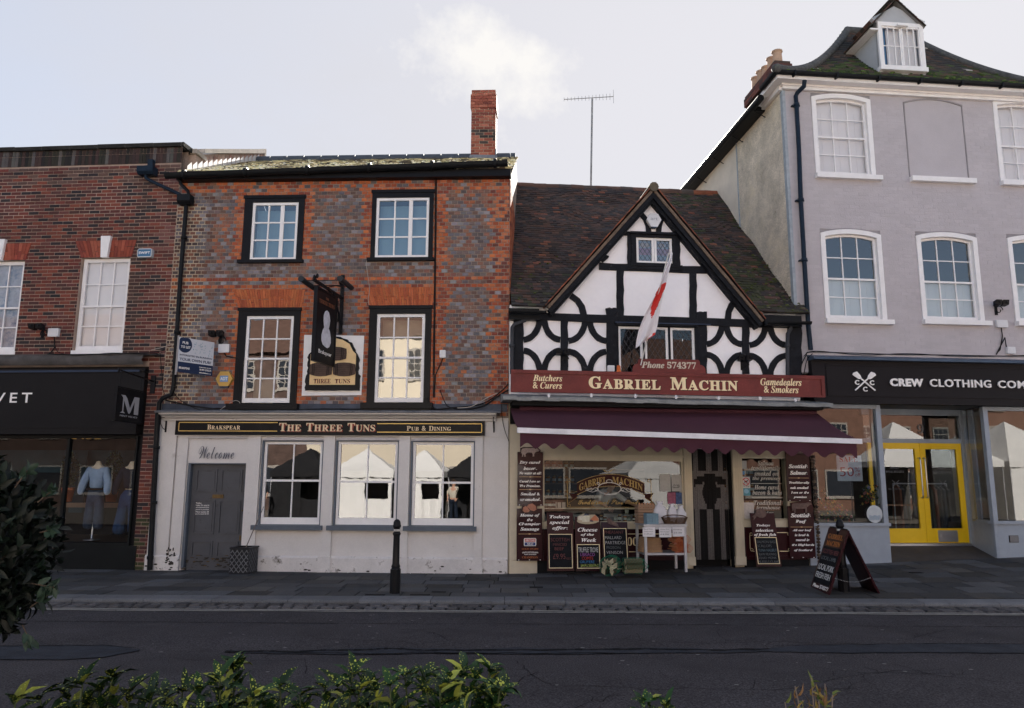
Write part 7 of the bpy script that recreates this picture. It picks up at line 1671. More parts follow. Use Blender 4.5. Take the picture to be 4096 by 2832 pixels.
for j in range(12):                                   # left-hand slope
    t0, t1 = j/12, (j+1)/12; a, b = rp_(0, t0), rp_(0, t1); ya, yb_ = max(YC, a[1]), max(YC, b[1]); dk = (.05,.042,.038)
    m.face([(a[0], a[1], a[2]), (b[0], b[1], b[2]), (b[0], yb_, b[2]), (a[0], ya, a[2])], 0, dk); xa_, xb_ = max(a[0], XC), max(b[0], XC); m.face([(xa_, ya, a[2]), (xb_, yb_, b[2]), (xb_, 6.8-b[1], b[2]), (xa_, 6.8-a[1], a[2])], 0, dk)
    a, b = rp_(1, t0), rp_(1, t1); m.face([(a[0], a[1], a[2]), (a[0], 7, a[2]), (b[0], 7-(b[1]), b[2]), (b[0], b[1], b[2])], 0, (.05,.042,.038))
m.face([(hx0, 2.9, HZ-.01), (hx1+.4, 2.9, HZ-.01), (hx1+.4, 4.2, HZ-.01), (hx0, 4.2, HZ-.01)], 0, (.05,.042,.038)); m.face([(XE1, 7.9, ez), (XC, 7.9, ez), (hx0, 3.9, HZ), (hx1+.4, 3.9, HZ)], 0, (.05,.042,.038))
m.box(XE0+.05, CR, -.3, 1.15, ez-.04, ez-.02, 0, (.04,.04,.04)); m.box(CU, CR, 1.15, CD, ez-.04, ez-.02, 0, (.04,.04,.04))
rf = crew.part('roof', m, mTile)
m = MB(); m.tube([tuple(Vector(rp_(0, t/16))+Vector((0, 0, .05))) for t in range(17)], .10, 10); m.tube([(hx0, 2.9, HZ+.03), (hx1+.4, 2.9, HZ+.03)], .11, 10); m.tube([tuple(Vector(rp_(1, t/16))+Vector((0, 0, .03))) for t in range(17)], .09, 10)
for t in range(24): q = Vector(rp_(0, t/24))+Vector((0, 0, .05)); m.ball(tuple(q), .115, .115, .10, 8)
crew.part('hip_tiles', m, mat('lichened_ridge', (.085,.085,.085), rough=.9, var=.4, vs=6, bump=.5, bs=30, grime=((.14,.16,.11), 9, .58, .1)), rf)
m = MB()
for i in range(260):
    s, t = rnd.random(), abs(rnd.gauss(0, .22)); q = rp_(s, min(t, .9)); r_ = rnd.uniform(.02, .045)
    m.ball((q[0], q[1]-.01, q[2]+.02), r_*1.7, r_, r_*.7, 6, 0, pick(rnd, [(.05,.085,.02), (.08,.13,.03), (.035,.055,.02)]), .5)
crew.part('moss', m, mTile, rf, kind='stuff')
# dormer
dy = .9
dq = T.r(3512, 97, 3692, 281, dy); a, b, c, d = dq
m = MB(); dax = T.p(3592, -12, dy-.2); el = T.p(3488, 98, dy-.2); er = T.p(3711, 96, dy-.2)
m.prism([(a-.02, d-.02), (b+.02, d-.02), (b+.10, d+.10), (dax[0], dax[1]-.12), (a-.12, d+.10)], dy-.02, dy+.08)
zr = lambda y: prof(min(1, max(0, (y+.40)/3.30)))
ym = dy
while ym < 2.85 and zr(ym) < d: ym += .02
for x in (a+.0, b-.06): m.prismx([(dy, zr(dy)-.1), (dy, d+.0), (ym, d+.0), (ym, zr(ym)-.1)][::-1], x, x+.06)
dm = crew.part('dormer', m, mat('dormer_grey', (.42,.43,.45), rough=.8, var=.08))
m = MB(); m.box(a, a+.09, dy-.06, dy+.06, c, d); m.box(b-.09, b, dy-.06, dy+.06, c, d); m.box(a+.09, b-.09, dy-.06, dy+.06, d-.10, d); m.box(a-.02, b+.02, dy-.10, dy+.06, c-.05, c+.06); m.box((a+b)/2-.12, (a+b)/2+.15, dy-.14, dy-.06, d-.12, d-.07)
mid = (a+b)/2+.01
for x0, x1, yy in ((a+.09, mid, dy-.03), (mid, b-.09, dy-.05)):
    m.box(x0, x0+.035, yy, yy+.03, c+.06, d-.10); m.box(x1-.035, x1, yy, yy+.03, c+.06, d-.10); m.box(x0, x1, yy, yy+.03, c+.06, c+.10); m.box(x0, x1, yy, yy+.03, d-.14, d-.10); m.box(x0, x1, yy+.005, yy+.02, (c+d)/2-.01, (c+d)/2+.01)
    for k in (1, 2): x = x0+(x1-x0)*k/3; m.box(x-.011, x+.011, yy+.005, yy+.02, c+.1, d-.14)
crew.part('dormer_window', m, mTrim, dm)
m = MB(); m.face([(a+.1, dy-.02, c+.08), (b-.1, dy-.02, c+.08), (b-.1, dy-.02, d-.1), (a+.1, dy-.02, d-.1)]); crew.part('dormer_pane', m, glass('curtained_glass'), dm)
m = MB(); m.box(a+.28, b-.1, dy+.1, dy+.11, c+.05, d-.05); crew.part('blind', m, mBlind); m = MB(); m.box(a+.1, a+.27, dy+.12, dy+.13, c+.05, d-.05); crew.part('curtain', m, mat('sky_blue_curtain', (.05,.16,.32), rough=.6))
for F_, sg in ((el, -1), (er, 1)):
    d_ = Vector((dax[0]-F_[0], 0, dax[1]-F_[1])); L_ = d_.length; d_ /= L_; base = Vector((F_[0], dy-.13, F_[1])); m = MB(); cf = lambda cc, s, row, rr: pick(rr, [(.09,.055,.045), (.13,.075,.06), (.06,.05,.045), (.05,.05,.04)])
    if sg < 0: tiles(m, base+Vector((0, 2.9, 0)), (0, -1, 0), d_, 2.9, L_+.03, .165, .095, cf, seed=70, wav=.006)
    else: tiles(m, base, (0, 1, 0), d_, 2.9, L_+.03, .165, .095, cf, seed=71, wav=.006)
    nn = Vector((-sg*d_.z, 0, abs(d_.x)*0+ (d_.x*sg)))
    m.idx([tuple(base+Vector((0,.03,-.02))), tuple(base+Vector((0, 2.9, -.02))), tuple(base+d_*L_+Vector((0, 2.9, -.02))), tuple(base+d_*L_+Vector((0,.03,-.02)))], [(0,1,2,3)], 0, (.2,.19,.18))
    crew.part('dormer_roof', m, mTile, dm)
for x0, x1 in ((el[0]+.03, a), (b, er[0]-.03)): m = MB(); m.box(x0, x1, dy-.06, ym-.1, el[1]-.03, el[1]+.01); crew.part('dormer_soffit', m, mTrim, dm)
# chimney stack with five pots
m = MB(); y0, y1 = 1.25, 3.1; xc = CU+.02; zt = T.p(3134, 240, y0)[1]; xa, xb = T.p(3097, 240, y0)[0], T.p(3169, 240, y0)[0]
m.box(xa+.06, xb-.06, y0+.06, y1-.06, ez-.6, zt-.3, 1, (.1,.05,.04))
for i in range(int((zt-ez+.5)/.077)+1):
    z = ez-.5+i*.077; o = .0 if z < zt-.36 else (.05 if z < zt-.12 else .02); y = y0+.06-o+(.0 if i % 2 else -.0)
    k = 0
    while y < y1: 
        yy = min(y+.222, y1); m.box(xa+.05-o, xb-.05+o, y+.004, yy-.004, z+.004, z+.072, 0, pick(rnd, [(.13,.045,.035), (.09,.04,.035), (.17,.06,.045), (.07,.045,.04)])); y = yy
crew.part('chimney', m, [mBrick, mMort], rf)
for k in range(5):
    y = y0+.30+k*.31; h_ = .42 if k != 2 else .36; m = MB(); m.lathe([(.13, 0), (.125, .04), (.108, h_*.8), (.11, h_*.9), (.132, h_*.93), (.132, h_), (.095, h_), (.09, h_*.6)], ((xa+xb)/2, y, zt-.02), 16); crew.part('chimney_pot', m, mat('buff_clay_pot', (.46,.31,.22), rough=.85, var=.15, vs=5), rf)
# ---- shop front
m = MB(); q = T.r(3248, 1452, 4500, 1600, -.16); fz1, fz0 = T.p(3600, 1447, -.16)[1], T.p(3600, 1600, -.16)[1]; fl_ = T.p(3250, 1500, -.16)[0]
m.box(fl_, CR, -.16, .02, fz0-.02, fz1); pi_ = T.p(3306, 1520, -.16)[0]; m.box(pi_, CR, -.175, -.16, fz0+.06, fz0+.085); m.box(pi_, CR, -.175, -.16, fz1-.10, fz1-.075); m.box(pi_, pi_+.025, -.175, -.16, fz0+.085, fz1-.10); m.box(fl_, CR, -.20, .02, fz0-.09, fz0-.02)
fs = crew.part('shop_fascia', m, mat('plum_black_fascia', (.014,.012,.014), rough=.5, var=.12))
m = MB(); m.box(fl_-.02, CR, -.30, .02, fz1, fz1+.03); m.prismx([(-.30, fz1+.03), (-.30, fz1+.05), (.0, fz1+.13), (.0, fz1+.03)], fl_-.02, CR); crew.part('lead_ledge', m, mat('blue_lead', (.06,.09,.14), rough=.5, metal=.2, var=.25, vs=4))
m = MB(); q = T.p(3561, 1546, -.17), T.p(3561, 1514, -.17); 
for s_, x0, x1, ya, yb, bo in (('CREW', 3561, 3693, 1514, 1546, .035), ('CLOTHING', 3720, 3964, 1518, 1549, .005), ('COMPANY', 3992, 4235, 1524, 1554, .005)):
    u0 = T.p(x0, 1530, -.2)[0]; u1 = T.p(x1, 1530, -.2)[0]; z0, z1 = T.p((x0+x1)/2, yb, -.2)[1], T.p((x0+x1)/2, ya, -.2)[1]; text(m, s_, '', onwall(-.176), u0, u1, z0, z1, bold=bo+.01, space=1.12, depth=.03)
crew.part('fascia_lettering', m, mWhiteLet, fs)
m = MB(); ex, ezz = T.p(3460, 1526, -.2); y = -.176
for sg in (1, -1):
    def RT(x, z, sg=sg): c, s = math.cos(R(40)), math.sin(R(40)); return (ex+sg*(x*c-z*s), ezz+(x*s+z*c)-.0)
    def pp(L): return [RT(*p) for p in L][::sg]
    m.prism(pp([(-.28, -.013), (.10, -.013), (.10, .013), (-.28, .013)]), y-.02-.002*sg, y); m.prism(pp([(.10, -.018), (.14, -.045), (.28, -.058), (.29, -.01), (.25, .058), (.15, .045), (.10, .018)]), y-.02-.002*sg, y)
for dx, dz in ((-.165, -.02), (.155, -.02), (-.0, -.155)): text(m, 'C', '', onwall(y), ex+dx-.045, ex+dx+.045, ezz+dz-.05, ezz+dz+.05, bold=.03, depth=.02)
crew.part('oar_emblem', m, mWhiteLet, fs)
mBl = mat('pale_blue_paint', (.30,.34,.40), rough=.5, var=.07, vs=5)
zt_ = fz0-.09; zs_ = T.p(3400, 2092)[1]; LB = T.p(3537, 1850)[0]; LA = CU+.02; RB = T.p(3952, 1850)[0]
dy_ = 1.0; dl, dr_ = T.p(3545, 1970, dy_)[0], T.p(3860, 1970, dy_)[0]; dz0, dz1 = T.p(3780, 2171, dy_)[1], T.p(3740, 1773, dy_)[1]
sL = T.p(3585, 1850, .45); zf = lambda u: .021*max(0, u-.2)
# splayed lobby: front corner (LB,0) -> (dl, dy_) ; (RB,0) -> (dr_, dy_)
L1, R1 = (LB+.10, .42), (dr_+.05, dy_)
L0 = (LB, 0); R0 = (RB, 0)
def wallseg(mb, p, q, z0, z1, t=.06, mi=0):
    d = Vector((q[0]-p[0], q[1]-p[1])); n_ = Vector((-d.y, d.x)).normalized()*t
    mb.prismz([p, q, (q[0]+n_.x, q[1]+n_.y), (p[0]+n_.x, p[1]+n_.y)], z0, z1, mi)
m = MB(); m.box(LA, LB-.002, .0, .08, -.1, zs_-.06); wallseg(m, L0, L1, -.1, zs_-.06, .06); wallseg(m, (L1[0], L1[1]), (L1[0]-.3, L1[1]+.0), -.1, zs_-.06, -.06); crew.part('stall_riser', m, mBl); m = MB()
m.box(RB+.002, CR, .0, .08, -.1, zs_-.02); wallseg(m, R1, R0, -.1, zs_-.02, .06)
crew.part('stall_riser', m, mBl)
m = MB(); m.box(LA, LB+.02, -.04, .16, zs_-.06, zs_); wallseg(m, (LB+.03, -.03), (L1[0]+.03, L1[1]), zs_-.06, zs_, .2); crew.part('window_ledge', m, mBl); m = MB(); m.box(RB-.02, CR, -.04, .16, zs_-.02, zs_+.04); wallseg(m, R1, (RB-.03, -.03), zs_-.02, zs_+.04, .18); crew.part('window_ledge', m, mBl)
m = MB(); pst = lambda x, y, w_, z0=zs_: m.box(x-w_/2, x+w_/2, y, y+w_, z0, zt_)
pst(LB-.05, .0, .10); pst(L1[0]-.02, L1[1]-.02, .09, dz0-.1); pst(RB+.05, .0, .10); pst(R1[0]+.02, R1[1]-.12, .10, dz0-.05); m.box(LA, LA+.05, .0, .06, zs_, zt_); m.box(LA, LB-.1, .01, .05, zt_-.08, zt_); m.box(RB+.1, CR, .01, .05, zt_-.08, zt_)
m.box(dl-.45, dr_+.1, dy_-.02, dy_+.05, dz1+.0, dz1+.09); tz1 = T.p(3700, 1662, dy_)[1]; m.box(dl-.45, dr_+.1, dy_-.03, dy_+.06, tz1, zt_+.2); m.box(dr_, dr_+.07, dy_-.04, dy_+.06, dz0-.1, zt_+.2)
m.prismz([(R1[0]+.05, R1[1]-.16), (R1[0]+.09, R1[1]-.26), (R1[0]+.14, R1[1]-.24), (R1[0]+.10, R1[1]-.12)], zs_, zt_)
crew.part('shop_window_frame', m, mBl)
m = MB(); m.box(LB-.3, RB+.3, .0, 1.3, zt_+.02, zt_+.1); crew.part('lobby_ceiling', m, mat('lobby_grey', (.2,.2,.21), rough=.8))
for a_, b_, z0 in ((( LA+.05, .03), (LB-.1, .03), zs_), (L0, L1, zs_), (R1, R0, zs_), ((RB+.1, .03), (CR-.1, .03), zs_)):
    g = MB(); g.face([(a_[0], a_[1]+.03, z0), (b_[0], b_[1]+.03, z0), (b_[0], b_[1]+.03, zt_-.08), (a_[0], a_[1]+.03, zt_-.08)]); crew.part('shop_window_pane', g, mGlassShop)
g = MB(); g.face([(dl-.4, dy_+.02, dz1+.09), (dr_, dy_+.02, dz1+.09), (dr_, dy_+.02, tz1), (dl-.4, dy_+.02, tz1)]); crew.part('transom_pane', g, mGlassShop)
m = MB(); u, z = T.p(3683, 1715, dy_); text(m, '9', 'b', onwall(dy_+.005), u-.07, u+.07, z-.10, z+.10); crew.part('door_number', m, mat('etched_grey', (.16,.16,.17), rough=.6))
mY = mat('yellow_door_paint', (.82,.52,.01), rough=.4, var=.05, vs=5, grime=((.4,.25,.02), 14, .68, .08))
ms_ = T.p(3690, 1970, dy_)[0]+.02
for k, (a_, b_) in enumerate(((dl-.35, ms_-.004), (ms_+.004, dr_-.0))):
    m = MB(); y = dy_-.0; s_ = .12; m.box(a_, a_+s_, y, y+.05, dz0, dz1); m.box(b_-s_, b_, y, y+.05, dz0, dz1); m.box(a_+s_, b_-s_, y, y+.05, dz1-.13, dz1); m.box(a_+s_, b_-s_, y, y+.05, dz0, dz0+.30); o = crew.part('door', m, mY, label='yellow glazed shop door leaf, '+('left' if k == 0 else 'right'))
    g = MB(); g.face([(a_+s_, y+.03, dz0+.3), (b_-s_, y+.03, dz0+.3), (b_-s_, y+.03, dz1-.13), (a_+s_, y+.03, dz1-.13)]); crew.part('pane', g, mGlassShop, o)
    x = b_-s_*.42 if k == 0 else a_+s_*.42; zc = dz0+1.0; h = MB(); h.tube([(x, y, zc-.05), (x, y-.06, zc-.05), (x, y-.07, zc), (x, y-.07, zc+.75), (x, y-.06, zc+.80), (x, y, zc+.80)], .014, 8); crew.part('door_handle', h, mSteel, o)
    if k: h = MB(); h.box(a_+s_+.13, b_-.26, y-.01, y-.001, dz0+.02, dz0+.26); h.box(a_+s_+.20, b_-.36, y-.016, y-.01, dz0+.09, dz0+.18); crew.part('letter_plate', h, mSteel, o)
    h = MB(); c_ = (a_+b_)/2
    for s__, w_, z in (('HENLEY', .20, 1.56), ('ROYAL REGATTA', .42, 1.48), ('CREW CLOTHING COMPANY', .36, 1.12)): text(h, s__, 'b' if w_ < .5 and z > 1.3 else '', onwall(y+.024), c_-w_/2, c_+w_/2, dz0+z, dz0+z+(.045 if z > 1.3 else .022))
    for sg in (1, -1): h.strip([(c_-.08*sg, dz0+1.18), (c_+.08*sg, dz0+1.32)], .012, y+.018, y+.022)
    crew.part('etched_lettering', h, mat('etched_grey'), o)
m = MB(); m.box(dl-.5, dr_+.1, dy_-.06, dy_+.1, dz0-.06, dz0-.01); crew.part('threshold', m, mSteel)
m = MB(); m.box(CU+.15, LB-.05, .2, 5, -.1, zs_-.07); m.box(dr_+.2, CR-.2, .35, 5, -.1, zs_-.07); m.box(LB-.05, dr_+.2, dy_+.1, 5, -.1, dz0-.05); crew.part('display_floor', m, mFloorIn)
m = MB(); q = T.r(4036, 2142, 4073, 2170, 0); m.box(q[0], q[1], -.012, -.0, q[2], q[3], 0)
for k in range(6): z = q[2]+.015+k*(q[3]-q[2]-.03)/5; m.box(q[0]+.01, q[1]-.01, -.02, -.012, z-.004, z+.004, 1)
crew.part('air_vent', m, [mDark, mAlu])
# lobby floor ramp
m = MB(); m.face([(LB-.3,-.02,zpav(LB+6,0)*.0+zf(LB)+.0),(RB+.2,-.02,zf(RB)+.03),(dr_+.1,dy_,dz0-.05),(dl-.5,dy_,dz0-.05)]); solo('ramp', None, None, T, m, mSlab if False else mat('lobby_tiles', (.07,.06,.055), rough=.8, var=.2, vs=4, fine=.15), kind='structure')
# things in and on the grey house
def sale():
    q = T.r(3348, 1822, 3448, 1924, .2); t = Thing('sale_poster', 'grey sale poster reading fifty percent off, hanging in the clothes shop window', 'poster', T, ((q[0]+q[1])/2, .2, q[2])); m = MB(); m.box(q[0], q[1], .2, .21, q[2], q[3]); t.part('card', m, mat('poster_blue_grey', (.46,.51,.60), rough=.7))
    m = MB(); W_ = q[1]-q[0]; H_ = q[3]-q[2]; B_ = lambda x, z: (q[0]+W_*x, q[2]+H_*z)
    for s_, st, x0, x1, z0, z1 in (('SALE', 'b', .12, .84, .74, .95), ('50', '', .10, .66, .18, .54), ('%', '', .70, .90, .36, .54), ('off', '', .70, .92, .18, .32)): text(m, s_, st, onwall(.196), B_(x0, 0)[0], B_(x1, 0)[0], B_(0, z0)[1], B_(0, z1)[1], bold=-.004)
    t.part('lettering', m, mat('poster_red', (.35,.04,.05), rough=.7))
sale()
def flowers(u0, u1, z0, z1, y, lab, n, tri=False):
    t = Thing('flower_display', lab, 'flower display', T, ((u0+u1)/2, y, z0)); m = MB(); g = MB()
    for i in range(n):
        a, b = rnd.random(), rnd.random()
        if tri and b > 1-a*.95: a, b = a*.5, b*.5
        p = Vector((u0+(u1-u0)*a, y+rnd.uniform(-.05, .1), z0+(z1-z0)*b)); r_ = rnd.uniform(.018, .04); c = rnd.choice([(.55,.42,.12), (.45,.07,.05), (.55,.5,.45), (.40,.14,.20), (.15,.2,.42), (.5,.22,.06)])
        k = rnd.randint(5, 7); d0 = rv(); nrm = (Vector((0, -1, .2))+d0*.4).normalized(); s1 = nrm.cross(Vector((0, 0, 1))).normalized(); s2 = nrm.cross(s1)
        for j in range(k): e = s1*math.cos(6.28*j/k)+s2*math.sin(6.28*j/k); leaf(m, p, e, nrm, r_, r_*.6, c)
        m.ball(tuple(p+nrm*.005), r_*.28, r_*.28, r_*.28, 6, 0, (.35,.22,.04))
        for j in range(3): leaf(g, p+rv()*.04, rv(), nrm, .07, .025, (.02, rnd.uniform(.04, .08), .02))
    t.part('blossoms', m, mTile); t.part('leaves', g, mLeafDark)
a = T.p(3270, 2000, .35)[0]; b = T.p(3425, 2000, .35)[0]; flowers(a, b, zs_+.03, zs_+.85, .35, 'embroidered flower display heaped in the left corner of the clothes shop window', 120, True)
a = T.p(3450, 2000, .4)[0]; b = T.p(3518, 2000, .4)[0]; flowers(a, b, zs_+.3, zs_+.75, .4, 'red and white flowers beside the round sticker in the clothes shop window', 40)
u, z = T.p(3498, 2056, .02); m = MB(); m.prism(ell(u, z, .165, .175, 30), .015, .022, 0)
for k in range(4): m.strip([(u-.12+.02*i, z-.04-k*.022+.008*math.sin(i*1.3)) for i in range(13)], .006, .009, .014, 1)
solo('window_sticker', 'round pale sticker with blue waves low in the clothes shop window', 'sticker', T, m, [mat('sticker_pale', (.48,.52,.55), rough=.6), mat('wave_blue', (.08,.20,.35), rough=.6)])
def rail():
    y = 2.1; z = dz0+1.25; u0, u1 = ms_+.0, dr_+.35; t = Thing('clothes_rail', 'rail of dark jackets inside the yellow-doored shop', 'clothes rail', T, ((u0+u1)/2, y, dz0)); m = MB(); m.tube([(u0, y, z), (u1, y, z)], .015, 8); m.tube([(u0, y, 0.1), (u0, y, z)], .015, 8); m.tube([(u1, y, 0.1), (u1, y, z)], .015, 8); t.part('rail', m, mAlu)
    x = u0+.08
    while x < u1-.05:
        m = MB(); c = rnd.choice([(.05,.045,.045), (.10,.08,.06), (.03,.035,.05), (.16,.07,.05), (.07,.075,.06)])
        m.hexa([(x-.03, y-.16, z-1.0), (x+.03, y-.16, z-1.0), (x+.05, y+.22, z-1.0), (x-.03, y+.22, z-1.0), (x-.02, y-.14, z-.15), (x+.03, y-.14, z-.15), (x+.03, y+.14, z-.15), (x-.02, y+.14, z-.15)], 0, c)
        m.hexa([(x-.02, y-.14, z-.15), (x+.03, y-.14, z-.15), (x+.03, y+.14, z-.15), (x-.02, y+.14, z-.15), (x-.01, y-.02, z-.03), (x+.01, y-.02, z-.03), (x+.01, y+.02, z-.03), (x-.01, y+.02, z-.03)], 0, c); t.part('jacket', m, mat('cloth', attr=True, rough=.95)); x += rnd.uniform(.09, .13)
rail()
floodlight(T, 3995, 1227, 'black scroll floodlight on the grey wall between the first-floor windows')
jbox(T, (3985, 1281, 4028, 1310), 'white junction box below the floodlight on the grey wall', cab=[(4005, 1310), (4010, 1345), (4000, 1400), (3985, 1418), (4020, 1350), (4024, 1380), (4034, 1412)])
jbox(T, (4027, 1388, 4059, 1415), 'small cream box low on the grey wall, above the fascia')
cables('cable', 'black cables running along the lead above the clothes shop fascia', T, [([(3205, 1460), (3225, 1420), (3245, 1408), (3400, 1412), (3600, 1418), (3800, 1420), (3990, 1424), (4150, 1424)], .010, -.04), ([(3215, 1425), (3260, 1404), (3450, 1420), (3640, 1414), (3860, 1426), (4150, 1420)], .008, -.04), ([(3200, 1560), (3215, 1500), (3228, 1440), (3250, 1415)], .010, -.12)])
# television aerial
def aerial():
    y = 4.4; u0, z0 = T.p(2361, 760, y); u1, z1 = T.p(2369, 392, y); t = Thing('television_aerial', 'tall thin television aerial mast behind the tiled ridge', 'aerial', T, (u0, y, z0-.6)); m = MB(); m.tube([(u0, y, z0-.6), (u1, y, z1-.02)], .026, 8); t.part('mast', m, mat('galvanised', (.32,.31,.30), rough=.5, metal=.3, var=.3, vs=6))
    a, b = T.p(2254, 405, y), T.p(2457, 379, y); m = MB(); m.tube([(a[0], y-.1, a[1]), (b[0], y+.1, b[1])], .010, 6)
    for k in range(15):
        f = k/14; h = .05+.05*f if k < 14 else .20; p = (a[0]+(b[0]-a[0])*f, y-.1+.2*f, a[1]+(b[1]-a[1])*f); m.tube([(p[0], p[1], p[2]-h), (p[0], p[1], p[2]+h)], .005, 4)
    t.part('boom', m, MATS['galvanised'])
aerial()
# ================================================================== STREET OBJECTS
def bollard(px, lab):
    x, y = W.g(px, 2372, .0); z = zpav(x, y); t = Thing('bollard', lab, 'bollard', W, (x, y, z), 'black iron bollards along the kerb'); m = MB(); mb_ = mat('gloss_black_iron', (.012,.012,.014), rough=.28, var=.2, vs=9, bump=.1, bs=30)
    m.prismz([(x+.085*math.cos(R(22.5+45*k)), y+.085*math.sin(R(22.5+45*k))) for k in range(8)], z-.05, z+.36); m.lathe([(.075, .36), (.062, .40), (.055, .42)], (x, y, z), 8); t.part('base', m, mb_)
    m = MB(); m.lathe([(.060, .38), (.072, .40), (.060, .43), (.056, .45), (.050, .86), (.052, .88)], (x, y, z), 20); t.part('shaft', m, mb_)
    m = MB(); m.lathe([(.052, .87), (.060, .88), (.066, .90), (.058, .915), (.050, .93), (.048, .97), (.054, .99), (.064, 1.0), (.066, 1.03), (.058, 1.04), (.058, 1.055), (.054, 1.08), (.040, 1.105), (.018, 1.12), (0, 1.123)], (x, y, z), 20); t.part('head', m, mb_)
    m = MB(); m.lathe([(.0505, .935), (.0515, .935), (.0500, .968), (.049, .968)], (x, y, z), 20); t.part('worn_band', m, mat('worn_white_band', (.5,.48,.45), rough=.7, var=.3, vs=30)); return t
bollard(1580, 'black cast-iron bollard on the kerb in front of the pub windows'); bollard(3377, 'black bollard standing between the legs of the folding pavement sign')
def aboard():
    zt = T.p(3352, 2120, 0)[1]
    lb, lf = Vector((*W.g(3240, 2352, .01), .01)), Vector((*W.g(3312, 2381, .01), .01)); rb, rf_ = Vector((*W.g(3458, 2356, .01), .01)), Vector((*W.g(3523, 2378, .01), .01)); hgt = .98
    tb, tf = (lb+rb)/2+Vector((-.05, 0, hgt)), (lf+rf_)/2+Vector((-.05, 0, hgt)); off = Vector((.025, 0, 0))
    t = Thing('pavement_sign', 'folding maroon pavement sign with chalk writing, standing over the right-hand bollard', 'pavement sign', W, tuple((lb+rf_)/2))
    bd = Board(lb, lf-lb, (tb-off)-lb); m = MB(); bd.slab(m, 0, 1, 0, 1, -.03, 0); t.part('front_panel', m, mMaroon); m = MB(); bd.slab(m, .07, .93, .12, .70, .001, .004); t.part('slate', m, mSlate)
    m = MB(); text(m, 'GABRIEL', 'b', bd.m, .12, .88, .83, .91, depth=.004); text(m, 'MACHIN', 'b', bd.m, .14, .84, .72, .80, depth=.004); t.part('gilt_lettering', m, mat('dull_orange_gilt', (.36,.14,.04), rough=.5))
    for s_, x0, x1, z0, z1, mt_ in (('SCOTTISH BEEF', .10, .92, .59, .66, mChalkRed), ('LOCAL LAMB', .12, .88, .49, .55, mChalkDim), ('LOCAL PORK', .10, .92, .33, .42, C_('white', (1,)*3)), ('FRESH FISH', .10, .86, .20, .29, C_('white', (1,)*3))): m = MB(); text(m, s_, '', bd.m, x0, x1, z0, z1, depth=.007); t.part('chalk_lettering', m, mt_)
    m = MB(); text(m, 'Phone 574377', 'bi', bd.m, .10, .92, .045, .105, depth=.004); t.part('lettering', m, mWhiteLet)
    b2 = Board(rf_, rb-rf_, (tf+off)-rf_); m = MB(); b2.slab(m, 0, 1, 0, 1, -.03, 0); b2.slab(m, .08, .92, .08, .92, -.034, -.03); t.part('rear_panel', m, mMaroon)
    m = MB()
    a_, b_ = bd.m(1, .27, -.03), b2.m(0, .27, -.03)
    for k in range(24): f = k/23; p = Vector(a_)*(1-f)+Vector(b_)*f; p.z -= .06*math.sin(math.pi*f); m.ball(tuple(p), .009, .005, .006, 5)
    t.part('chain', m, mSteel)
    m = MB(); m.tube([tuple(tb+Vector((0,0,.005))), tuple(tf+Vector((0,0,.005)))], .014, 6); t.part('hinge', m, mPipe)
aboard()
# trestle stand outside the butcher's -----------------------------------------------------
yF = -.95
def tabletop():
    l = T.p(2588, 2290, yF); r_ = T.p(2744, 2288, yF); zt = T.p(2665, 2104, yF)[1]; u0, u1 = l[0]-.03, r_[0]+.03; z0 = (l[1]+r_[1])/2; yb = -.32
    t = Thing('display_table', 'grey metal two-shelf table with price cards, outside the butcher window by the doorway', 'table', T, ((u0+u1)/2, (yF+yb)/2, z0)); 
    for u in (u0, u1-.045):
        for y in (yF, yb-.045): m = MB(); m.box(u, u+.045, y, y+.045, z0, zt); t.part('leg', m, mAlu)
    m = MB(); m.box(u0-.02, u1+.02, yF-.02, yb+.02, zt, zt+.03); m.box(u0-.0, u1, yF-.005, yF+.01, zt-.06, zt); t.part('table_top', m, mAlu); zs = T.p(2665, 2216, yF)[1]; m = MB(); m.box(u0+.01, u1-.01, yF+.01, yb-.01, zs-.02, zs+.015); t.part('shelf', m, mAlu)
    for k, (x0, x1, y0_, y1_, ls) in enumerate(((2571, 2621, 2109, 2147, ('Hand Picks', 'Charcoal', '£12.00 each')), (2637, 2686, 2110, 2149, ('Honey Pot', 'Sourdough', '£4.00')), (2690, 2738, 2109, 2146, ('Kindling', '£5.00')))):
        q = T.r(x0, y0_, x1, y1_, yF-.03); m = MB(); m.box(q[0], q[1], yF-.03, yF-.026, q[2], q[3]); c_ = t.part('price_card', m, mat('white_card', (.66,.64,.66), rough=.8)); m = MB()
        for i, s_ in enumerate(ls): h = (q[3]-q[2])/(len(ls)+1); text(m, s_, '', onwall(yF-.033), q[0]+.02, q[1]-.05, q[3]-h*(i+1)-.00, q[3]-h*(i+1)+h*.42)
        t.part('card_print', m, mat('print_black'), c_)
    return u0, u1, yb, zt+.031, zs+.016, z0
tu0, tu1, tyb, tzt, tzs, tz0 = tabletop()
mPaper = mat('white_paper_bag', (.66,.64,.68), rough=.85, var=.08, vs=4, bump=.6, bs=12); mKraft = mat('brown_paper_sack', (.26,.155,.085), rough=.85, var=.15, vs=5, bump=.6, bs=14)
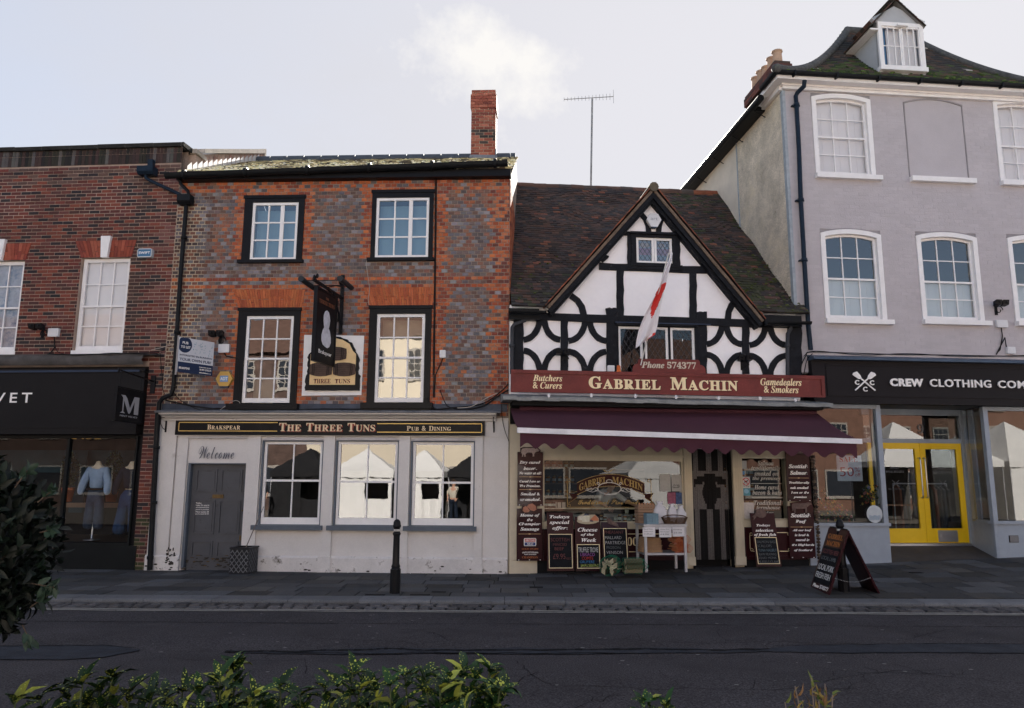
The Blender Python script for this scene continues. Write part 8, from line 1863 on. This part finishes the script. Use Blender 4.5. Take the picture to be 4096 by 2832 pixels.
def sack(c, sx, sy, sz, mt_, lab, grp, nm='paper_bag', tw=True, cat='bag'):
    rr = random.Random(int(c[0]*1000)); m = MB(); n, k = 16, 9; vs = []
    for j in range(k+1):
        f = j/k; z = f*sz; w_ = (1-.10*f) if not tw else (1.0 if f < .55 else max(.28, 1.0-1.5*(f-.55)));
        if tw and f > .85: w_ = .30+.5*(f-.85)*3
        for i in range(n):
            a = 2*math.pi*i/n; ca, sa = math.cos(a), math.sin(a); q = .5; e = w_*(1+rr.uniform(-.07, .07)); vs.append((c[0]+sx/2*e*math.copysign(abs(ca)**q, ca), c[1]+sy/2*e*math.copysign(abs(sa)**q, sa), c[2]+z+rr.uniform(-.01, .01)*(j > 0)))
    fs = [(j*n+i, j*n+(i+1)%n, (j+1)*n+(i+1)%n, (j+1)*n+i) for j in range(k) for i in range(n)]; m.idx(vs, fs+[tuple(range(k*n, k*n+n))], 0, None, True); return solo(nm, lab, cat, T, m, mt_, grp)
X_ = lambda px: T.p(px, 2060, -.6)[0]
sack((X_(2638), -.62, tzt), .25, .22, .40, mPaper, 'tallest white paper bag on the table, leaning left behind the basket', 'white paper bags on the display table')
sack((X_(2688), -.60, tzt+.02), .17, .20, .34, mPaper, 'white paper bag in the middle of the table behind the basket', 'white paper bags on the display table')
sack((X_(2719), -.66, tzt), .17, .2, .33, mPaper, 'white paper bag at the right end of the table', 'white paper bags on the display table')
def trays():
    mb_ = mat('blue_grey_pulp', (.20,.30,.36), rough=.95, var=.1, bump=.4); mk_ = mat('brown_pulp', (.34,.22,.15), rough=.95, var=.1, bump=.4); u = X_(2594)
    t = Thing('egg_tray_stack', 'stack of blue-grey egg trays at the left end of the display table', 'egg trays', T, (u, -.8, tzt)); z = tzt
    for k in range(4):
        m = MB(); m.prismx([(-.90, z), (-.70, z), (-.685, z+.045), (-.915, z+.045)], u-.12, u+.10)
        for i in range(4): m.prism([(u-.12+i*.055, z+.0), (u-.08+i*.055, z+.0), (u-.09+i*.055, z+.04), (u-.11+i*.055, z+.04)], -.918, -.90)
        t.part('egg_tray', m, mb_); z += .048
    t = Thing('egg_tray_stack', 'brown trays filled with eggs behind the blue-grey trays', 'egg trays', T, (u-.02, -.5, tzt)); z = tzt
    for k in range(7):
        m = MB(); m.prismx([(-.62, z), (-.36, z), (-.35, z+.04), (-.63, z+.04)], u-.20, u+.12); t.part('egg_tray', m, mk_)
        if k > 4:
            for i in range(6): m = MB(); m.ball((u-.17+i*.052, -.60, z+.05), .021, .021, .028, 8); t.part('egg', m, mat('brown_egg', (.45,.22,.12), rough=.5))
        z += .050
trays()
def basket():
    u0, u1 = X_(2634), X_(2735); c = (u0+u1)/2; rx = (u1-u0)/2; t = Thing('wicker_basket', 'shallow brown wicker basket at the front of the display table', 'basket', T, (c, -.82, tzt)); m = MB()
    for j in range(6):
        z = tzt+.012+j*.02; e = .80+.04*j; n = 40; m.tube([(c+rx*e*math.cos(6.283*k/n), -.80+.13*e*math.sin(6.283*k/n), z+.006*math.sin(k*math.pi/1.0+j*math.pi)+(.03*abs(math.cos(6.283*k/n))**6*0)) for k in range(n+1)], .009, 5)
    t.part('weave', m, mat('dark_wicker', (.10,.055,.03), rough=.7, var=.35, vs=30))
    m = MB(); m.tube([(c+rx*.95*math.cos(math.pi*k/14), -.80, tzt+.11+.05*math.sin(math.pi*k/14)) for k in range(15)], .010, 6); t.part('rim', m, MATS['dark_wicker'])
basket()
for k in range(3): sack((X_(2593), -.66, tzs+k*.085), .44-.02*k, .34, .095, mKraft, ('lowest', 'middle', 'top')[k]+' brown paper sack lying on the lower shelf of the table', 'brown sacks under the table', 'paper_sack', False, 'sack')
def kindling(z, u, lab):
    t = Thing('kindling_bundle', lab, 'kindling', T, (u, -.66, z), 'netted kindling on the lower shelf'); m = MB()
    for i in range(46): a, b = rnd.uniform(-.11, .11), rnd.uniform(0, .13); y = -.62; tl = rnd.uniform(-.06, .06); c = rnd.choice([(.48,.26,.13), (.40,.18,.09), (.55,.33,.18)]); m.hexa([(u+a-.009,y-.24,z+b),(u+a+.009,y-.24,z+b),(u+a+.009+tl,y+.14,z+b),(u+a-.009+tl,y+.14,z+b),(u+a-.009,y-.24,z+b+.016),(u+a+.009,y-.24,z+b+.016),(u+a+.009+tl,y+.14,z+b+.016),(u+a-.009+tl,y+.14,z+b+.016)], 0, c)
    t.part('sticks', m, mat('cloth')); m = MB()
    for i in range(9):
        for sg in (1, -1): x = -.13+.26*i/8; m.tube([(u+x, -.875, z-.004), (u+x+sg*.07, -.875, z+.075), (u+x, -.875, z+.15)], .004, 4)
    t.part('net', m, mat('orange_net', (.50,.10,.03), rough=.5))
kindling(tzs, X_(2706)+.01, 'lower orange-netted kindling bundle on the right of the shelf'); kindling(tzs+.16, X_(2700), 'upper orange-netted kindling bundle on the right of the shelf')
def logs(px, py, r_, L_, lab, ang, n):
    u, z0 = T.p(px, py, -1.0); y = -1.0; z = z0+r_; t = Thing('log_bundle', lab, 'log bundle', T, (u, y, z0), 'netted log bundles by the chalk boards'); m = MB(); ca, sa = math.cos(ang), math.sin(ang)
    D = Vector((ca, sa, 0)); S_ = Vector((-sa, ca, 0)); U_ = Vector((0, 0, 1)); C0 = Vector((u, y, z))
    for i in range(n):
        a = 2*math.pi*i/(n-1) if i < n-1 else 0; rr_ = r_*.62 if i < n-1 else 0; c = C0+S_*(rr_*math.cos(a))+U_*(rr_*math.sin(a)); th = rnd.uniform(0, 6.28); w_ = r_*.46; tri = [(w_*math.cos(th+k), w_*math.sin(th+k)) for k in (0, 1.1, 2.2, 3.2)]; tri[0] = (0, 0) if i % 2 else tri[0]
        A = [c+S_*p+U_*q-D*L_/2 for p, q in tri]; B = [c+S_*p+U_*q+D*L_/2 for p, q in tri]; e = rnd.choice([(.42,.36,.24), (.34,.30,.20), (.50,.44,.30)]); k = len(tri)
        m.face(A[::-1], 0, e); m.face(B, 0, e)
        for j in range(k): m.face([A[j], A[(j+1)%k], B[(j+1)%k], B[j]], 0, (.10,.085,.05) if j else (.28,.22,.14))
    t.part('split_logs', m, mat('cloth')); m = MB(); n_ = 14
    for i in range(n_):
        for sg in (1, -1): m.tube([C0+D*(-L_/2*1.02+L_*1.04*k/8)+S_*(r_*1.05*math.cos(6.283*i/n_+sg*k*.32))+U_*(r_*1.05*math.sin(6.283*i/n_+sg*k*.32)) for k in range(9)], .0022, 3)
        m.tube([C0-D*(L_/2*1.02)+S_*(r_*1.05*f*math.cos(6.283*i/n_))+U_*(r_*1.05*f*math.sin(6.283*i/n_)) for f in (1, .5, .1)], .0022, 3)
    for i in range(16): p = C0+D*L_*.5+rv()*.05; m.tube([p, p+rv()*.10, p+rv()*.12], .007, 4)
    t.part('net', m, mat('green_net', (.015,.17,.09), rough=.5))
logs(2443, 2300, .165, .30, 'green-netted bundle of split logs with its cut ends facing the street', 1.1, 8); logs(2530, 2294, .135, .32, 'green-netted bundle of logs lying beside the display table', .12, 7)
# jars along the window ledge
wz = sw[2]+.0125; grp = 'jars on the butcher window ledge'
def jar(u, y, z, r_, h_, lid, con, lab, grp, lb_=True):
    t = Thing('jar', lab, 'jar', T, (u, y, z), grp); m = MB(); m.lathe([(0, 0), (r_, 0), (r_, h_*.78), (r_*.8, h_*.86)], (u, y, z), 12); t.part('glass_body', m, con); m = MB(); m.lathe([(r_*.86, h_*.85), (r_*.86, h_), (0, h_)], (u, y, z), 12); t.part('lid', m, lid)
    if lb_: m = MB(); m.lathe([(r_*1.02, h_*.25), (r_*1.02, h_*.6)], (u, y, z), 12); t.part('paper_label', m, mat('label_pale', (.5,.55,.5), rough=.7))
    return t
mJ = [mat('amber_jam', (.30,.12,.03), rough=.2), mat('dark_chutney', (.06,.025,.015), rough=.2), mat('pale_preserve', (.32,.34,.26), rough=.2)]; mLd = [mat('gold_lid', (.5,.33,.1), rough=.3, metal=.6), mat('white_lid', (.5,.5,.5), rough=.4), mat('dark_lid', (.05,.05,.05), rough=.4)]
for k, px in enumerate((2404, 2420, 2462, 2478, 2499, 2516, 2536, 2556)): jar(T.p(px, 2080, .3)[0], .28+.02*(k % 2), wz, .037, (.13, .10, .12, .14)[k % 4], mLd[k % 3], mJ[(k*2+1) % 3], 'small jar on the butcher window ledge', grp)
jar(T.p(2508, 2060, .3)[0], .3, wz+.14, .04, .14, mLd[0], mJ[2], 'topmost jar standing on the others on the window ledge', None)
grp = 'jars on the high glass shelf'
for k, px in enumerate((2178, 2190, 2203, 2216)): jar(T.p(px, 2020, .17)[0], .17, wsz+.013, .034, .13, mLd[2], mJ[1], 'dark jar on the shelf at the left end of the butcher window', grp)
m = MB()
for k in range(3): u = T.p(2219+18*k, 2020, .17)[0]; m.box(u-.035, u+.035, .155, .16, wsz+.013, wsz+.12)
solo('ticket_row', 'row of small price tickets on the shelf in the butcher window', 'price tickets', T, m, mat('ticket_cream', (.5,.46,.4), rough=.7))
grp = 'provisions on the butcher back shelves'
u0_, u1_ = sw[0], sw[1]
base = None
for k in range(4):
    for i in range(8):
        u = u0_+.05+i*.14; z = 1.381+k*.32
        if base is None: base = jar(u, 2.62, z, .045, .16, mLd[0], mJ[0], 'jar on the shelves inside the butcher shop', grp)
        else: dup(base.o, (T.M @ Vector((u, 2.62, z))))
for k in range(3):
    for i in range(6): dup(base.o, T.M @ Vector((s2w[0]+.06+i*.11, .98, s2w[2]+.18+k*.35)))
# the butcher behind the window
def person(fr, base, lab, joints, top, legs, hair, skinc=(.48,.27,.19), apron=None, s=1.0):
    """joints: function giving named points; one skinned body, clothing and hair as parts"""
    t = Thing('person', lab, 'person', fr, base); J = {k: Vector(base)+Vector(v)*s for k, v in joints.items()}; P_ = lambda *n: [tuple(J[a]) for a in n]
    body = figure_mesh([(P_('pel', 'chest', 'neck', 'head0', 'head1'), [(.14,.10), (.15,.10), .05, .075, .07]), (P_('chest', 'shL', 'elL', 'wrL'), [(.15,.10), .055, .042, .028]), (P_('chest', 'shR', 'elR', 'wrR'), [(.15,.10), .055, .042, .028]), (P_('pel', 'hipL', 'knL', 'anL', 'toL'), [(.14,.10), .085, .06, .04, .035]), (P_('pel', 'hipR', 'knR', 'anR', 'toR'), [(.14,.10), .085, .06, .04, .035])], 2)
    for w_, e in (('wrL', 'elL'), ('wrR', 'elR')):
        d = (J[w_]-J[e]).normalized(); sd = d.cross(Vector((0, 1, .2))).normalized(); hm = MB(); hm.ball(tuple(J[w_]+d*.05), .035, .02, .045, 8)
        for k in range(4): o = sd*(.022*(k-1.5)); hm.tube([J[w_]+d*.07+o, J[w_]+d*.115+o*1.2, J[w_]+d*(.145-.008*abs(k-1.5))+o*1.2+Vector((0,0,-.015))], [.009, .008, .006], 6)
        hm.tube([J[w_]+d*.03-sd*.03, J[w_]+d*.06-sd*.055, J[w_]+d*.09-sd*.06], [.010, .009, .007], 6); body.add(hm)
    hd = J['head1']; f = (J['face']-hd).normalized(); body.ball(tuple(hd+f*.085+Vector((0,0,-.03))), .014, .016, .02, 6)
    t.part('body', body, mat('skin_tone', skinc, rough=.6)); m = MB(); m.ball(tuple(hd+Vector((0,0,.035))-f*.025), .095, .10, .095, 12, jit=.08); t.part('hair', m, hair)
    sh = figure_mesh([(P_('pel', 'chest', 'neck'), [(.165,.125), (.175,.125), .06]), (P_('chest', 'shL', 'elL'), [(.175,.125), .072, .058]), (P_('chest', 'shR', 'elR'), [(.175,.125), .072, .058])]); t.part('jacket', sh, top)
    tr_ = figure_mesh([(P_('pel', 'hipL', 'knL', 'anL'), [(.16,.12), .10, .078, .065]), (P_('pel', 'hipR', 'knR', 'anR'), [(.16,.12), .10, .078, .065])]); t.part('trousers', tr_, legs)
    m = MB()
    for a_ in ('anL', 'anR'): m.ball(tuple(J[a_]+Vector((0, 0, -.03))+f*.06), .06, .11, .05, 8)
    t.part('shoes', m, mat('grimy_black'))
st = dict(pel=(0,0,.95), chest=(0,-.02,1.32), neck=(0,-.02,1.5), head0=(0,-.02,1.58), head1=(0,-.03,1.66), shL=(.19,0,1.42), elL=(.25,-.04,1.14), wrL=(.22,-.18,.96), shR=(-.19,0,1.42), elR=(-.25,-.03,1.14), wrR=(-.20,-.16,.98), hipL=(.09,0,.88), knL=(.10,-.02,.48), anL=(.10,.02,.08), toL=(.10,-.12,.04), hipR=(-.09,0,.88), knR=(-.10,.0,.48), anR=(-.11,.04,.08), toR=(-.11,-.10,.04), face=(0,-.3,1.66))
bt = dict(st); bt.update(pel=(-.25,.12,.95), chest=(-.10,-.10,1.22), neck=(-.02,-.22,1.33), head0=(0,-.26,1.39), head1=(.02,-.30,1.46), face=(.1,-.6,1.40), shL=(.12,-.12,1.26), elL=(.34,-.20,1.10), wrL=(.52,-.34,1.02), shR=(-.20,-.18,1.28), elR=(-.26,-.34,1.08), wrR=(-.12,-.46,1.0), hipL=(-.16,.12,.88), hipR=(-.34,.12,.88), knL=(-.16,.10,.48), knR=(-.34,.12,.48), anL=(-.16,.14,.08), anR=(-.34,.16,.08), toL=(-.16,.0,.04), toR=(-.34,.02,.04))
bu = T.p(2440, 1980, 1.0)[0]
person(T, (bu, 1.15, .22), 'person in a white coat leaning over the counter inside the butcher shop', bt, mat('white_coat', (.55,.56,.60), rough=.8), mat('butcher_dark', (.02,.02,.025), rough=.9), mat('brown_hair', (.05,.03,.02), rough=.9))
# ================================================================== OTHER SIDE OF THE SQUARE (seen in the window glass)
O_ = Frame(0, -30, 180)                             # local y grows away from the street, u runs the other way
mCr = mat('sunlit_cream_stucco', (.68,.60,.48), rough=.85, var=.06, vs=1.5)
mBr2 = mat('far_brick', (.20,.11,.08), rough=.9, var=.3, vs=3, fine=.2)
mRf = mat('far_roof_tile', (.12,.07,.055), rough=.9, var=.3, vs=3)
mPan = mat('dark_pane', (.03,.035,.045), rough=.15)
def house(u0, u1, h, mt_, lab, gable=False, bays=3, storeys=3):
    t = Thing('terraced_house', lab, 'building', O_, ((u0+u1)/2, 0, 0), 'houses across the market square'); m = MB()
    m.box(u0, u1, 0, 8, -.2, h); 
    if gable: m.prism([(u0, h), (u1, h), ((u0+u1)/2, h+(u1-u0)*.4)], .0, 8)
    t.part('wall', m, mt_); m = MB(); c = (u0+u1)/2
    if gable: m.prism([(u0-.2, h-.1), (c, h+(u1-u0)*.4+.1), (u1+.2, h-.1), (c, h+(u1-u0)*.4+.35)][::-1], -.3, 8)
    else: m.prismx([(-.3, h), (8.3, h), (4, h+3)], u0, u1)
    t.part('roof', m, mRf)
    fl = h/storeys
    for s in range(storeys):
        for k in range(bays):
            x = u0+(u1-u0)*(k+.5)/bays; z = s*fl+.95; w_ = .55 if s else 1.1; hh = 1.7 if s else 1.6
            m = MB(); m.box(x-w_-.08, x+w_+.08, -.06, -.001, z-.08, z+hh+.08); m.box(x-w_-.15, x+w_+.15, -.14, -.001, z-.16, z-.08); fr_ = t.part('window', m, mat('dull_trim', (.34,.31,.28), rough=.7))
            m = MB(); gx = 3 if s else 1
            for i in range(gx):
                for j in range(4 if s else 1):
                    a = x-w_+2*w_*i/gx; z_ = z+hh*j/(4 if s else 1); m.box(a+.03, a+2*w_/gx-.03, -.07, -.061, z_+.03, z_+hh/(4 if s else 1)-.03)
            t.part('pane', m, mPan, fr_)
house(-26, -15, 8.5, mBr2, 'brick house at the far right end of the row across the square', bays=4)
house(-15, -9, 8.0, mat('ochre_brick', (.10,.065,.045), rough=.9, var=.3, vs=2), 'low ochre brick house across the square', bays=2)
house(-9, -2.5, 8.6, mBr2, 'brick house with a gable across the square', True, bays=3)
house(-2.5, 7, 9.6, mCr, 'broad cream stucco house across the square', bays=3)
house(7, 15, 10.4, mCr, 'tall cream house across the square, left of the broad one', bays=3)
house(15, 26, 9.5, mat('dark_far_brick', (.10,.065,.055), rough=.9, var=.4, vs=2, fine=.2), 'dark brick house at the left end of the row across the square', bays=4)
house(-44, -26, 8.8, mBr2, 'long brick house beyond the right end of the row', bays=6)
house(-62, -44, 9.5, mCr, 'tall cream house far along to the right', bays=5)
house(26, 44, 10.5, MATS['dark_far_brick'], 'tall dark brick house beyond the left end of the row', bays=5)
house(44, 62, 9, MATS['dark_far_brick'], 'dark brick house far along to the left', bays=5)
mCanv = mat('white_tent_canvas', (.80,.79,.78), rough=.8, var=.06, vs=2, bump=.4, bs=6)
mDkC = mat('black_canvas', (.02,.02,.022), rough=.9)
def stall(x, y, s, lab, rot=0, mc=None):
    mc = mc or mCanv
    F = Frame(x, y, rot); t = Thing('market_stall', lab, 'market tent', F, (0, 0, .05), 'white market tents on the square'); h = 2.15 if s < 4 else 2.7; pk_ = 1.05 if s < 4 else 1.9
    for a in (-1, 1):
        for b in (-1, 1): m = MB(); m.tube([(a*s/2, b*s/2, 0), (a*s/2, b*s/2, h)], .025, 6); t.part('leg', m, mAlu)
    m = MB(); ap = (0, 0, h+pk_); c = [(-s/2-.05, -s/2-.05, h), (s/2+.05, -s/2-.05, h), (s/2+.05, s/2+.05, h), (-s/2-.05, s/2+.05, h)]
    for i in range(4):
        p, q = c[i], c[(i+1)%4]; mid = [(ap[j]*.45+(p[j]+q[j])/2*.55) for j in range(3)]; mid[2] -= .06; m.face([p, q, tuple(mid)]); m.face([q, ap, tuple(mid)]); m.face([ap, p, tuple(mid)]); m.face([(p[0],p[1],h-.25), (q[0],q[1],h-.25), q, p])
    t.part('canopy', m, mc); m = MB(); n = 16 if s != 4.21 else 0
    for i in range(n):                                 # back and side sheets facing the pub
        for side in (0, 1):
            def P_(k, z):
                f = -s/2+s*k/n; wv = .05*math.sin(k*1.9+z*1.2)
                return (f, s/2-.02+wv, z) if side == 0 else (-s/2+.02+wv, f, z)
            if side == 0 and 9 <= i <= 14: m.face([P_(i, .1), P_(i+1, .1), P_(i+1, .95), P_(i, .95)], sm=True); m.face([P_(i, 1.75), P_(i+1, 1.75), P_(i+1, h-.2), P_(i, h-.2)], sm=True)
            else: m.face([P_(i, .1), P_(i+1, .1), P_(i+1, h-.2), P_(i, h-.2)], sm=True)
    (t.part('side_sheet', m, mc) if n else None); m = MB(); m.box(-s/2+.05, s/2-.05, -s/2+.06, -s/2+.09, .05, h-.15); t.part('back_sheet', m, mat('painted_shade_canvas', (.07,.065,.06), rough=.9, var=.4, vs=3)); m = MB(); m.box(-s/2+.2, s/2-.2, -.4, .4, .75, .8); m.box(-s/2+.3, -s/2+.35, -.3, .3, 0, .75); m.box(s/2-.35, s/2-.3, -.3, .3, 0, .75); t.part('trestle', m, mat('dark_shelf_wood'))  # back sheet coloured dark to paint the shade inside the tent
for i, (x, y, s, lb, mc) in enumerate(((-11.0, -19.5, 2.5, 'black tent added to darken reflections, at the left of the square', mDkC), (-8.3, -19.5, 2.7, 'white market tent right of the black one at the left', None), (-5.7, -19.8, 2.1, 'small white market tent opposite the pub', None), (-3.2, -19.9, 2.5, 'black tent added to darken reflections, opposite the pub corner', mDkC),  # the black tents are added to darken the pub window reflections
    (3.2, -20.5, 3.0, 'white market tent opposite the timbered gable', None), (10.5, -20.0, 3.4, 'white market tent opposite the butcher window', None), (21.3, -15, 4.21, 'big white market tent opposite the yellow doors', None), (26.2, -15.5, 4.2, 'last white market tent to the right', None))): stall(x, y, s, lb, (4, -5, 3, -3, 5, -4, 2, -2)[i], mc)
G_ = Frame(-12.3, -17.3, 160); person(G_, (0, 0, .05), 'person in a dark coat and pale trousers standing by the black tent', st, mat('butcher_dark'), mat('pale_trousers', (.3,.3,.31), rough=.9), mat('grey_hair', (.25,.24,.23), rough=.9))
G_ = Frame(-3.9, -17.0, 190); person(G_, (0, 0, .05), 'person in a cream jacket and dark jeans standing by the tents opposite the pub', st, mat('cream_jacket', (.55,.50,.42), rough=.9), mat('navy_knit'), mat('brown_hair'))
# ================================================================== FOREGROUND PLANTING
def lmat(name, spots=False):
    m = mat(name, attr=True, rough=.52, var=.2, vs=14, spec=.25)
    if spots:
        t = m.node_tree; ln = t.links.new; b = t.nodes['Principled BSDF']; src = b.inputs['Base Color'].links[0].from_socket
        tc = t.nodes.new('ShaderNodeTexCoord'); v = t.nodes.new('ShaderNodeTexVoronoi'); v.inputs['Scale'].default_value = 75; ln(tc.outputs['Object'], v.inputs[0])
        n = t.nodes.new('ShaderNodeTexNoise'); n.inputs['Scale'].default_value = 16; ln(tc.outputs['Object'], n.inputs[0])
        a = t.nodes.new('ShaderNodeMath'); a.operation = 'MULTIPLY_ADD'; ln(n.outputs[0], a.inputs[0]); a.inputs[1].default_value = .9; a.inputs[2].default_value = -.19
        g = t.nodes.new('ShaderNodeMath'); g.operation = 'LESS_THAN'; ln(v.outputs['Distance'], g.inputs[0]); ln(a.outputs[0], g.inputs[1])
        x = t.nodes.new('ShaderNodeMix'); x.data_type = 'RGBA'; ln(g.outputs[0], x.inputs[0]); ln(src, x.inputs[6]); x.inputs[7].default_value = (.30, .34, .06, 1); ln(x.outputs[2], b.inputs['Base Color'])
    return m
mAuc = lmat('spotted_laurel_leaf', True)
mStem = mat('green_stem', (.05,.07,.03), rough=.7, var=.3, vs=20)
def at(px, py, Y): x, z = W.p(px, py, Y); return Vector((x, Y, z))
def rosette(m, sm, p, d, n, L_, rr, leaf_shade=1.0):
    for i in range(n):
        a = 6.283*i/n+rr.uniform(-.4, .4); s1 = d.cross(Vector((0, 1, .3))).normalized(); s2 = d.cross(s1); e = (s1*math.cos(a)+s2*math.sin(a))*rr.uniform(.5, 1.1)+d*rr.uniform(.15, 1.0); g = rr.uniform(.5, 1.35)*leaf_shade
        c = (.012*g, .040*g, .010*g) if rr.random() < .9 else (.30*g, .34*g, .06*g)
        q = p+d*rr.uniform(-.03, .01); leaf(m, q, e, d, L_*rr.uniform(.6, 1.15), L_*rr.uniform(.30, .40), c, .22, 0, rr.uniform(.02, .28))
def laurel(pts, Y, lab, seed, n, L_=.115, leaf_shade=1.0):  # leaf colour is scaled down for shrubs lying in shade
    """spotted laurel: silhouette points (px, py) of its shoots; the body is filled below them"""
    rr = random.Random(seed); n = int(n*.62); P0 = [at(a, b+14, Y+rr.uniform(-.12, .12)) for a, b in pts]; cx = sum(p.x for p in P0)/len(P0)
    t = Thing('spotted_laurel', lab, 'shrub', W, (cx, Y, -.05), 'spotted laurels in the foreground planting'); m, sm = MB(), MB(); x0, x1 = min(p.x for p in P0)-.08, max(p.x for p in P0)+.08
    def stem(p):
        b = Vector((cx+(p.x-cx)*.45, Y+rr.uniform(-.1, .1), -.05)); mid = b*.35+p*.65+Vector((rr.uniform(-.03, .03), 0, -.02)); sm.tube([b, mid, p], [.009, .006, .004], 5)
    for p in P0:
        stem(p); d = Vector((rr.uniform(-.3, .3), rr.uniform(-.4, .2), 1)).normalized(); rosette(m, sm, p, d, rr.randint(5, 7), L_, rr, leaf_shade)
        for k in (1, 2): q = p-d*(.055*k)+rv(rr)*.01; rosette(m, sm, q, d, 3, L_*.95, rr, leaf_shade)
    for i in range(n):
        k = rr.randrange(len(P0)-1); f = rr.random(); a = P0[k]*(1-f)+P0[k+1]*f; dz = .05+abs(rr.gauss(0, .16)); p = Vector((a.x+rr.uniform(-.05, .05), Y+rr.uniform(-.30, .25), a.z-dz)); d = Vector((rr.uniform(-.6, .6), rr.uniform(-.6, .3), 1)).normalized()
        if i % 5 == 0: stem(p)
        rosette(m, sm, p, d, rr.randint(4, 6), L_, rr, leaf_shade)
    t.part('foliage', m, mAuc); t.part('stem', sm, mStem)
YB = CAM.y+3.7
laurel([(60, 2795), (160, 2775), (270, 2742), (330, 2725), (400, 2740), (450, 2700), (520, 2745), (600, 2790)], YB, 'shade-darkened spotted laurel at the lower left corner of the planting', 1, 46, leaf_shade=.55)
laurel([(660, 2780), (730, 2745), (800, 2760), (880, 2700), (930, 2640), (950, 2655), (985, 2780), (1060, 2790)], YB+.1, 'spotted laurel with one tall shoot reaching up into the road view', 2, 40, leaf_shade=.75)
laurel([(1020, 2770), (1120, 2730), (1200, 2770), (1300, 2740), (1350, 2740), (1410, 2672), (1440, 2740), (1500, 2765)], YB, 'spotted laurel with a bare brown tip, middle of the foreground', 3, 44, leaf_shade=.95)
laurel([(1500, 2740), (1560, 2720), (1620, 2700), (1700, 2695), (1760, 2740), (1800, 2700), (1855, 2660), (1900, 2700), (1960, 2660), (2000, 2735), (1965, 2790)], YB-.05, 'tall bright spotted laurel right of the middle of the foreground', 4, 64)
laurel([(2575, 2800), (2600, 2790), (2665, 2815)], YB, 'small laurel tip showing at the bottom edge right of centre', 5, 2, L_=.09)
def twiggy():
    Y = YB; b = at(3280, 2900, Y); t = Thing('scorched_shrub', 'sparse yellowing shrub with curled leaves at the lower right', 'shrub', W, (b.x, Y, -.05)); m, sm = MB(), MB(); rr = random.Random(9)
    for a, z in ((3140, 2808), (3180, 2745), (3245, 2712), (3275, 2790), (3300, 2735), (3330, 2780), (3210, 2800), (3260, 2760), (3230, 2830), (3300, 2820), (3190, 2835)):
        p = at(a, z, Y+rr.uniform(-.1, .1)); q = b+rv(rr)*.04; q.z = -.05; mid = q*.3+p*.7+rv(rr)*.02; sm.tube([q, mid, p], [.010, .006, .003], 5)
        for k in range(9): f = rr.uniform(.70, 1.0); r_ = mid*(1-(f-.7)/.3)+p*((f-.7)/.3); c = rr.choice([(.10,.13,.03), (.20,.15,.04), (.05,.08,.02), (.16,.09,.04)]); leaf(m, r_, (Vector((0, 0, 1.0))+rv(rr)*.8), rv(rr), rr.uniform(.03, .065), .014, c, .4, 0, .5)
    t.part('foliage', m, lmat('plain_leaf')); t.part('stem', sm, mat('dry_stick'))
twiggy()
def bush():
    Y = CAM.y+3.6; rr = random.Random(21); c = at(-130, 2225, Y); a = at(185, 2225, Y).x-c.x; top = at(0, 1858, Y).z-c.z; bot = c.z-at(0, 2600, Y).z
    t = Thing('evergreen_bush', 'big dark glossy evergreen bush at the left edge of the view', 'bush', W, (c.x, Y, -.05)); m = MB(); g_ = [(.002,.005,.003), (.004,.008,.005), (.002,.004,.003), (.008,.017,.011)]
    def P_(v, k): return Vector((c.x+v.x*a*k, Y+v.y*a*.9*k, c.z+(v.z*top if v.z > 0 else v.z*bot)*k))
    for i in range(3400):
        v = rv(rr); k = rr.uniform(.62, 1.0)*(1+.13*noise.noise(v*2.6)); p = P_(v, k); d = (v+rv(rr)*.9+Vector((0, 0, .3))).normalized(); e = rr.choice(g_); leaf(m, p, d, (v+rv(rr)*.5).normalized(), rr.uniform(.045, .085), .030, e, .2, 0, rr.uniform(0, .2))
    sm = MB()
    for px, py, qx, qy in ((105, 2330, 215, 2350), (120, 2430, 190, 2380), (60, 1950, 110, 1880), (150, 2010, 205, 1965), (90, 2500, 118, 2560), (160, 2130, 200, 2120)):
        p, q = at(px, py, Y-.1), at(qx, qy, Y-.1); sm.tube([p, q], .003, 4)
        for k in range(7): f = .4+.1*k; r_ = p*(1-f)+q*f; leaf(m, r_, (q-p).normalized()+rv(rr)*.8, rv(rr), .06, .028, (.02,.04,.028), .2)
    t.part('foliage', m, lmat('plain_leaf')); sm.tube([(c.x, Y, -.05), (c.x+.02, Y, c.z-bot*.5), (c.x, Y, c.z)], [.05, .04, .03], 8)
    for i in range(14): v = rv(rr); sm.tube([(c.x, Y, c.z-bot*.4), P_(v, .5), P_(v, .85)], [.02, .012, .006], 5)
    t.part('trunk', sm, mBark)
bush()
# planting trough the foreground shrubs grow in
m = MB(); y0, y1 = YB-.55, YB+.35; m.box(-4.5, 4.5, y1-.06, y1, -.1, .32); m.box(-4.5, 4.5, y0, y0+.06, -.1, .32); m.box(-4.5, -4.44, y0+.06, y1-.06, -.1, .32); m.box(4.44, 4.5, y0+.06, y1-.06, -.1, .32); m.box(-4.44, 4.44, y0+.06, y1-.06, -.1, .26, 1)
solo('planting_trough', 'long low trough holding the foreground shrubs below the view', 'planter', W, m, [mat('stained_timber', (.06,.045,.035), rough=.8), mat('potting_soil')])
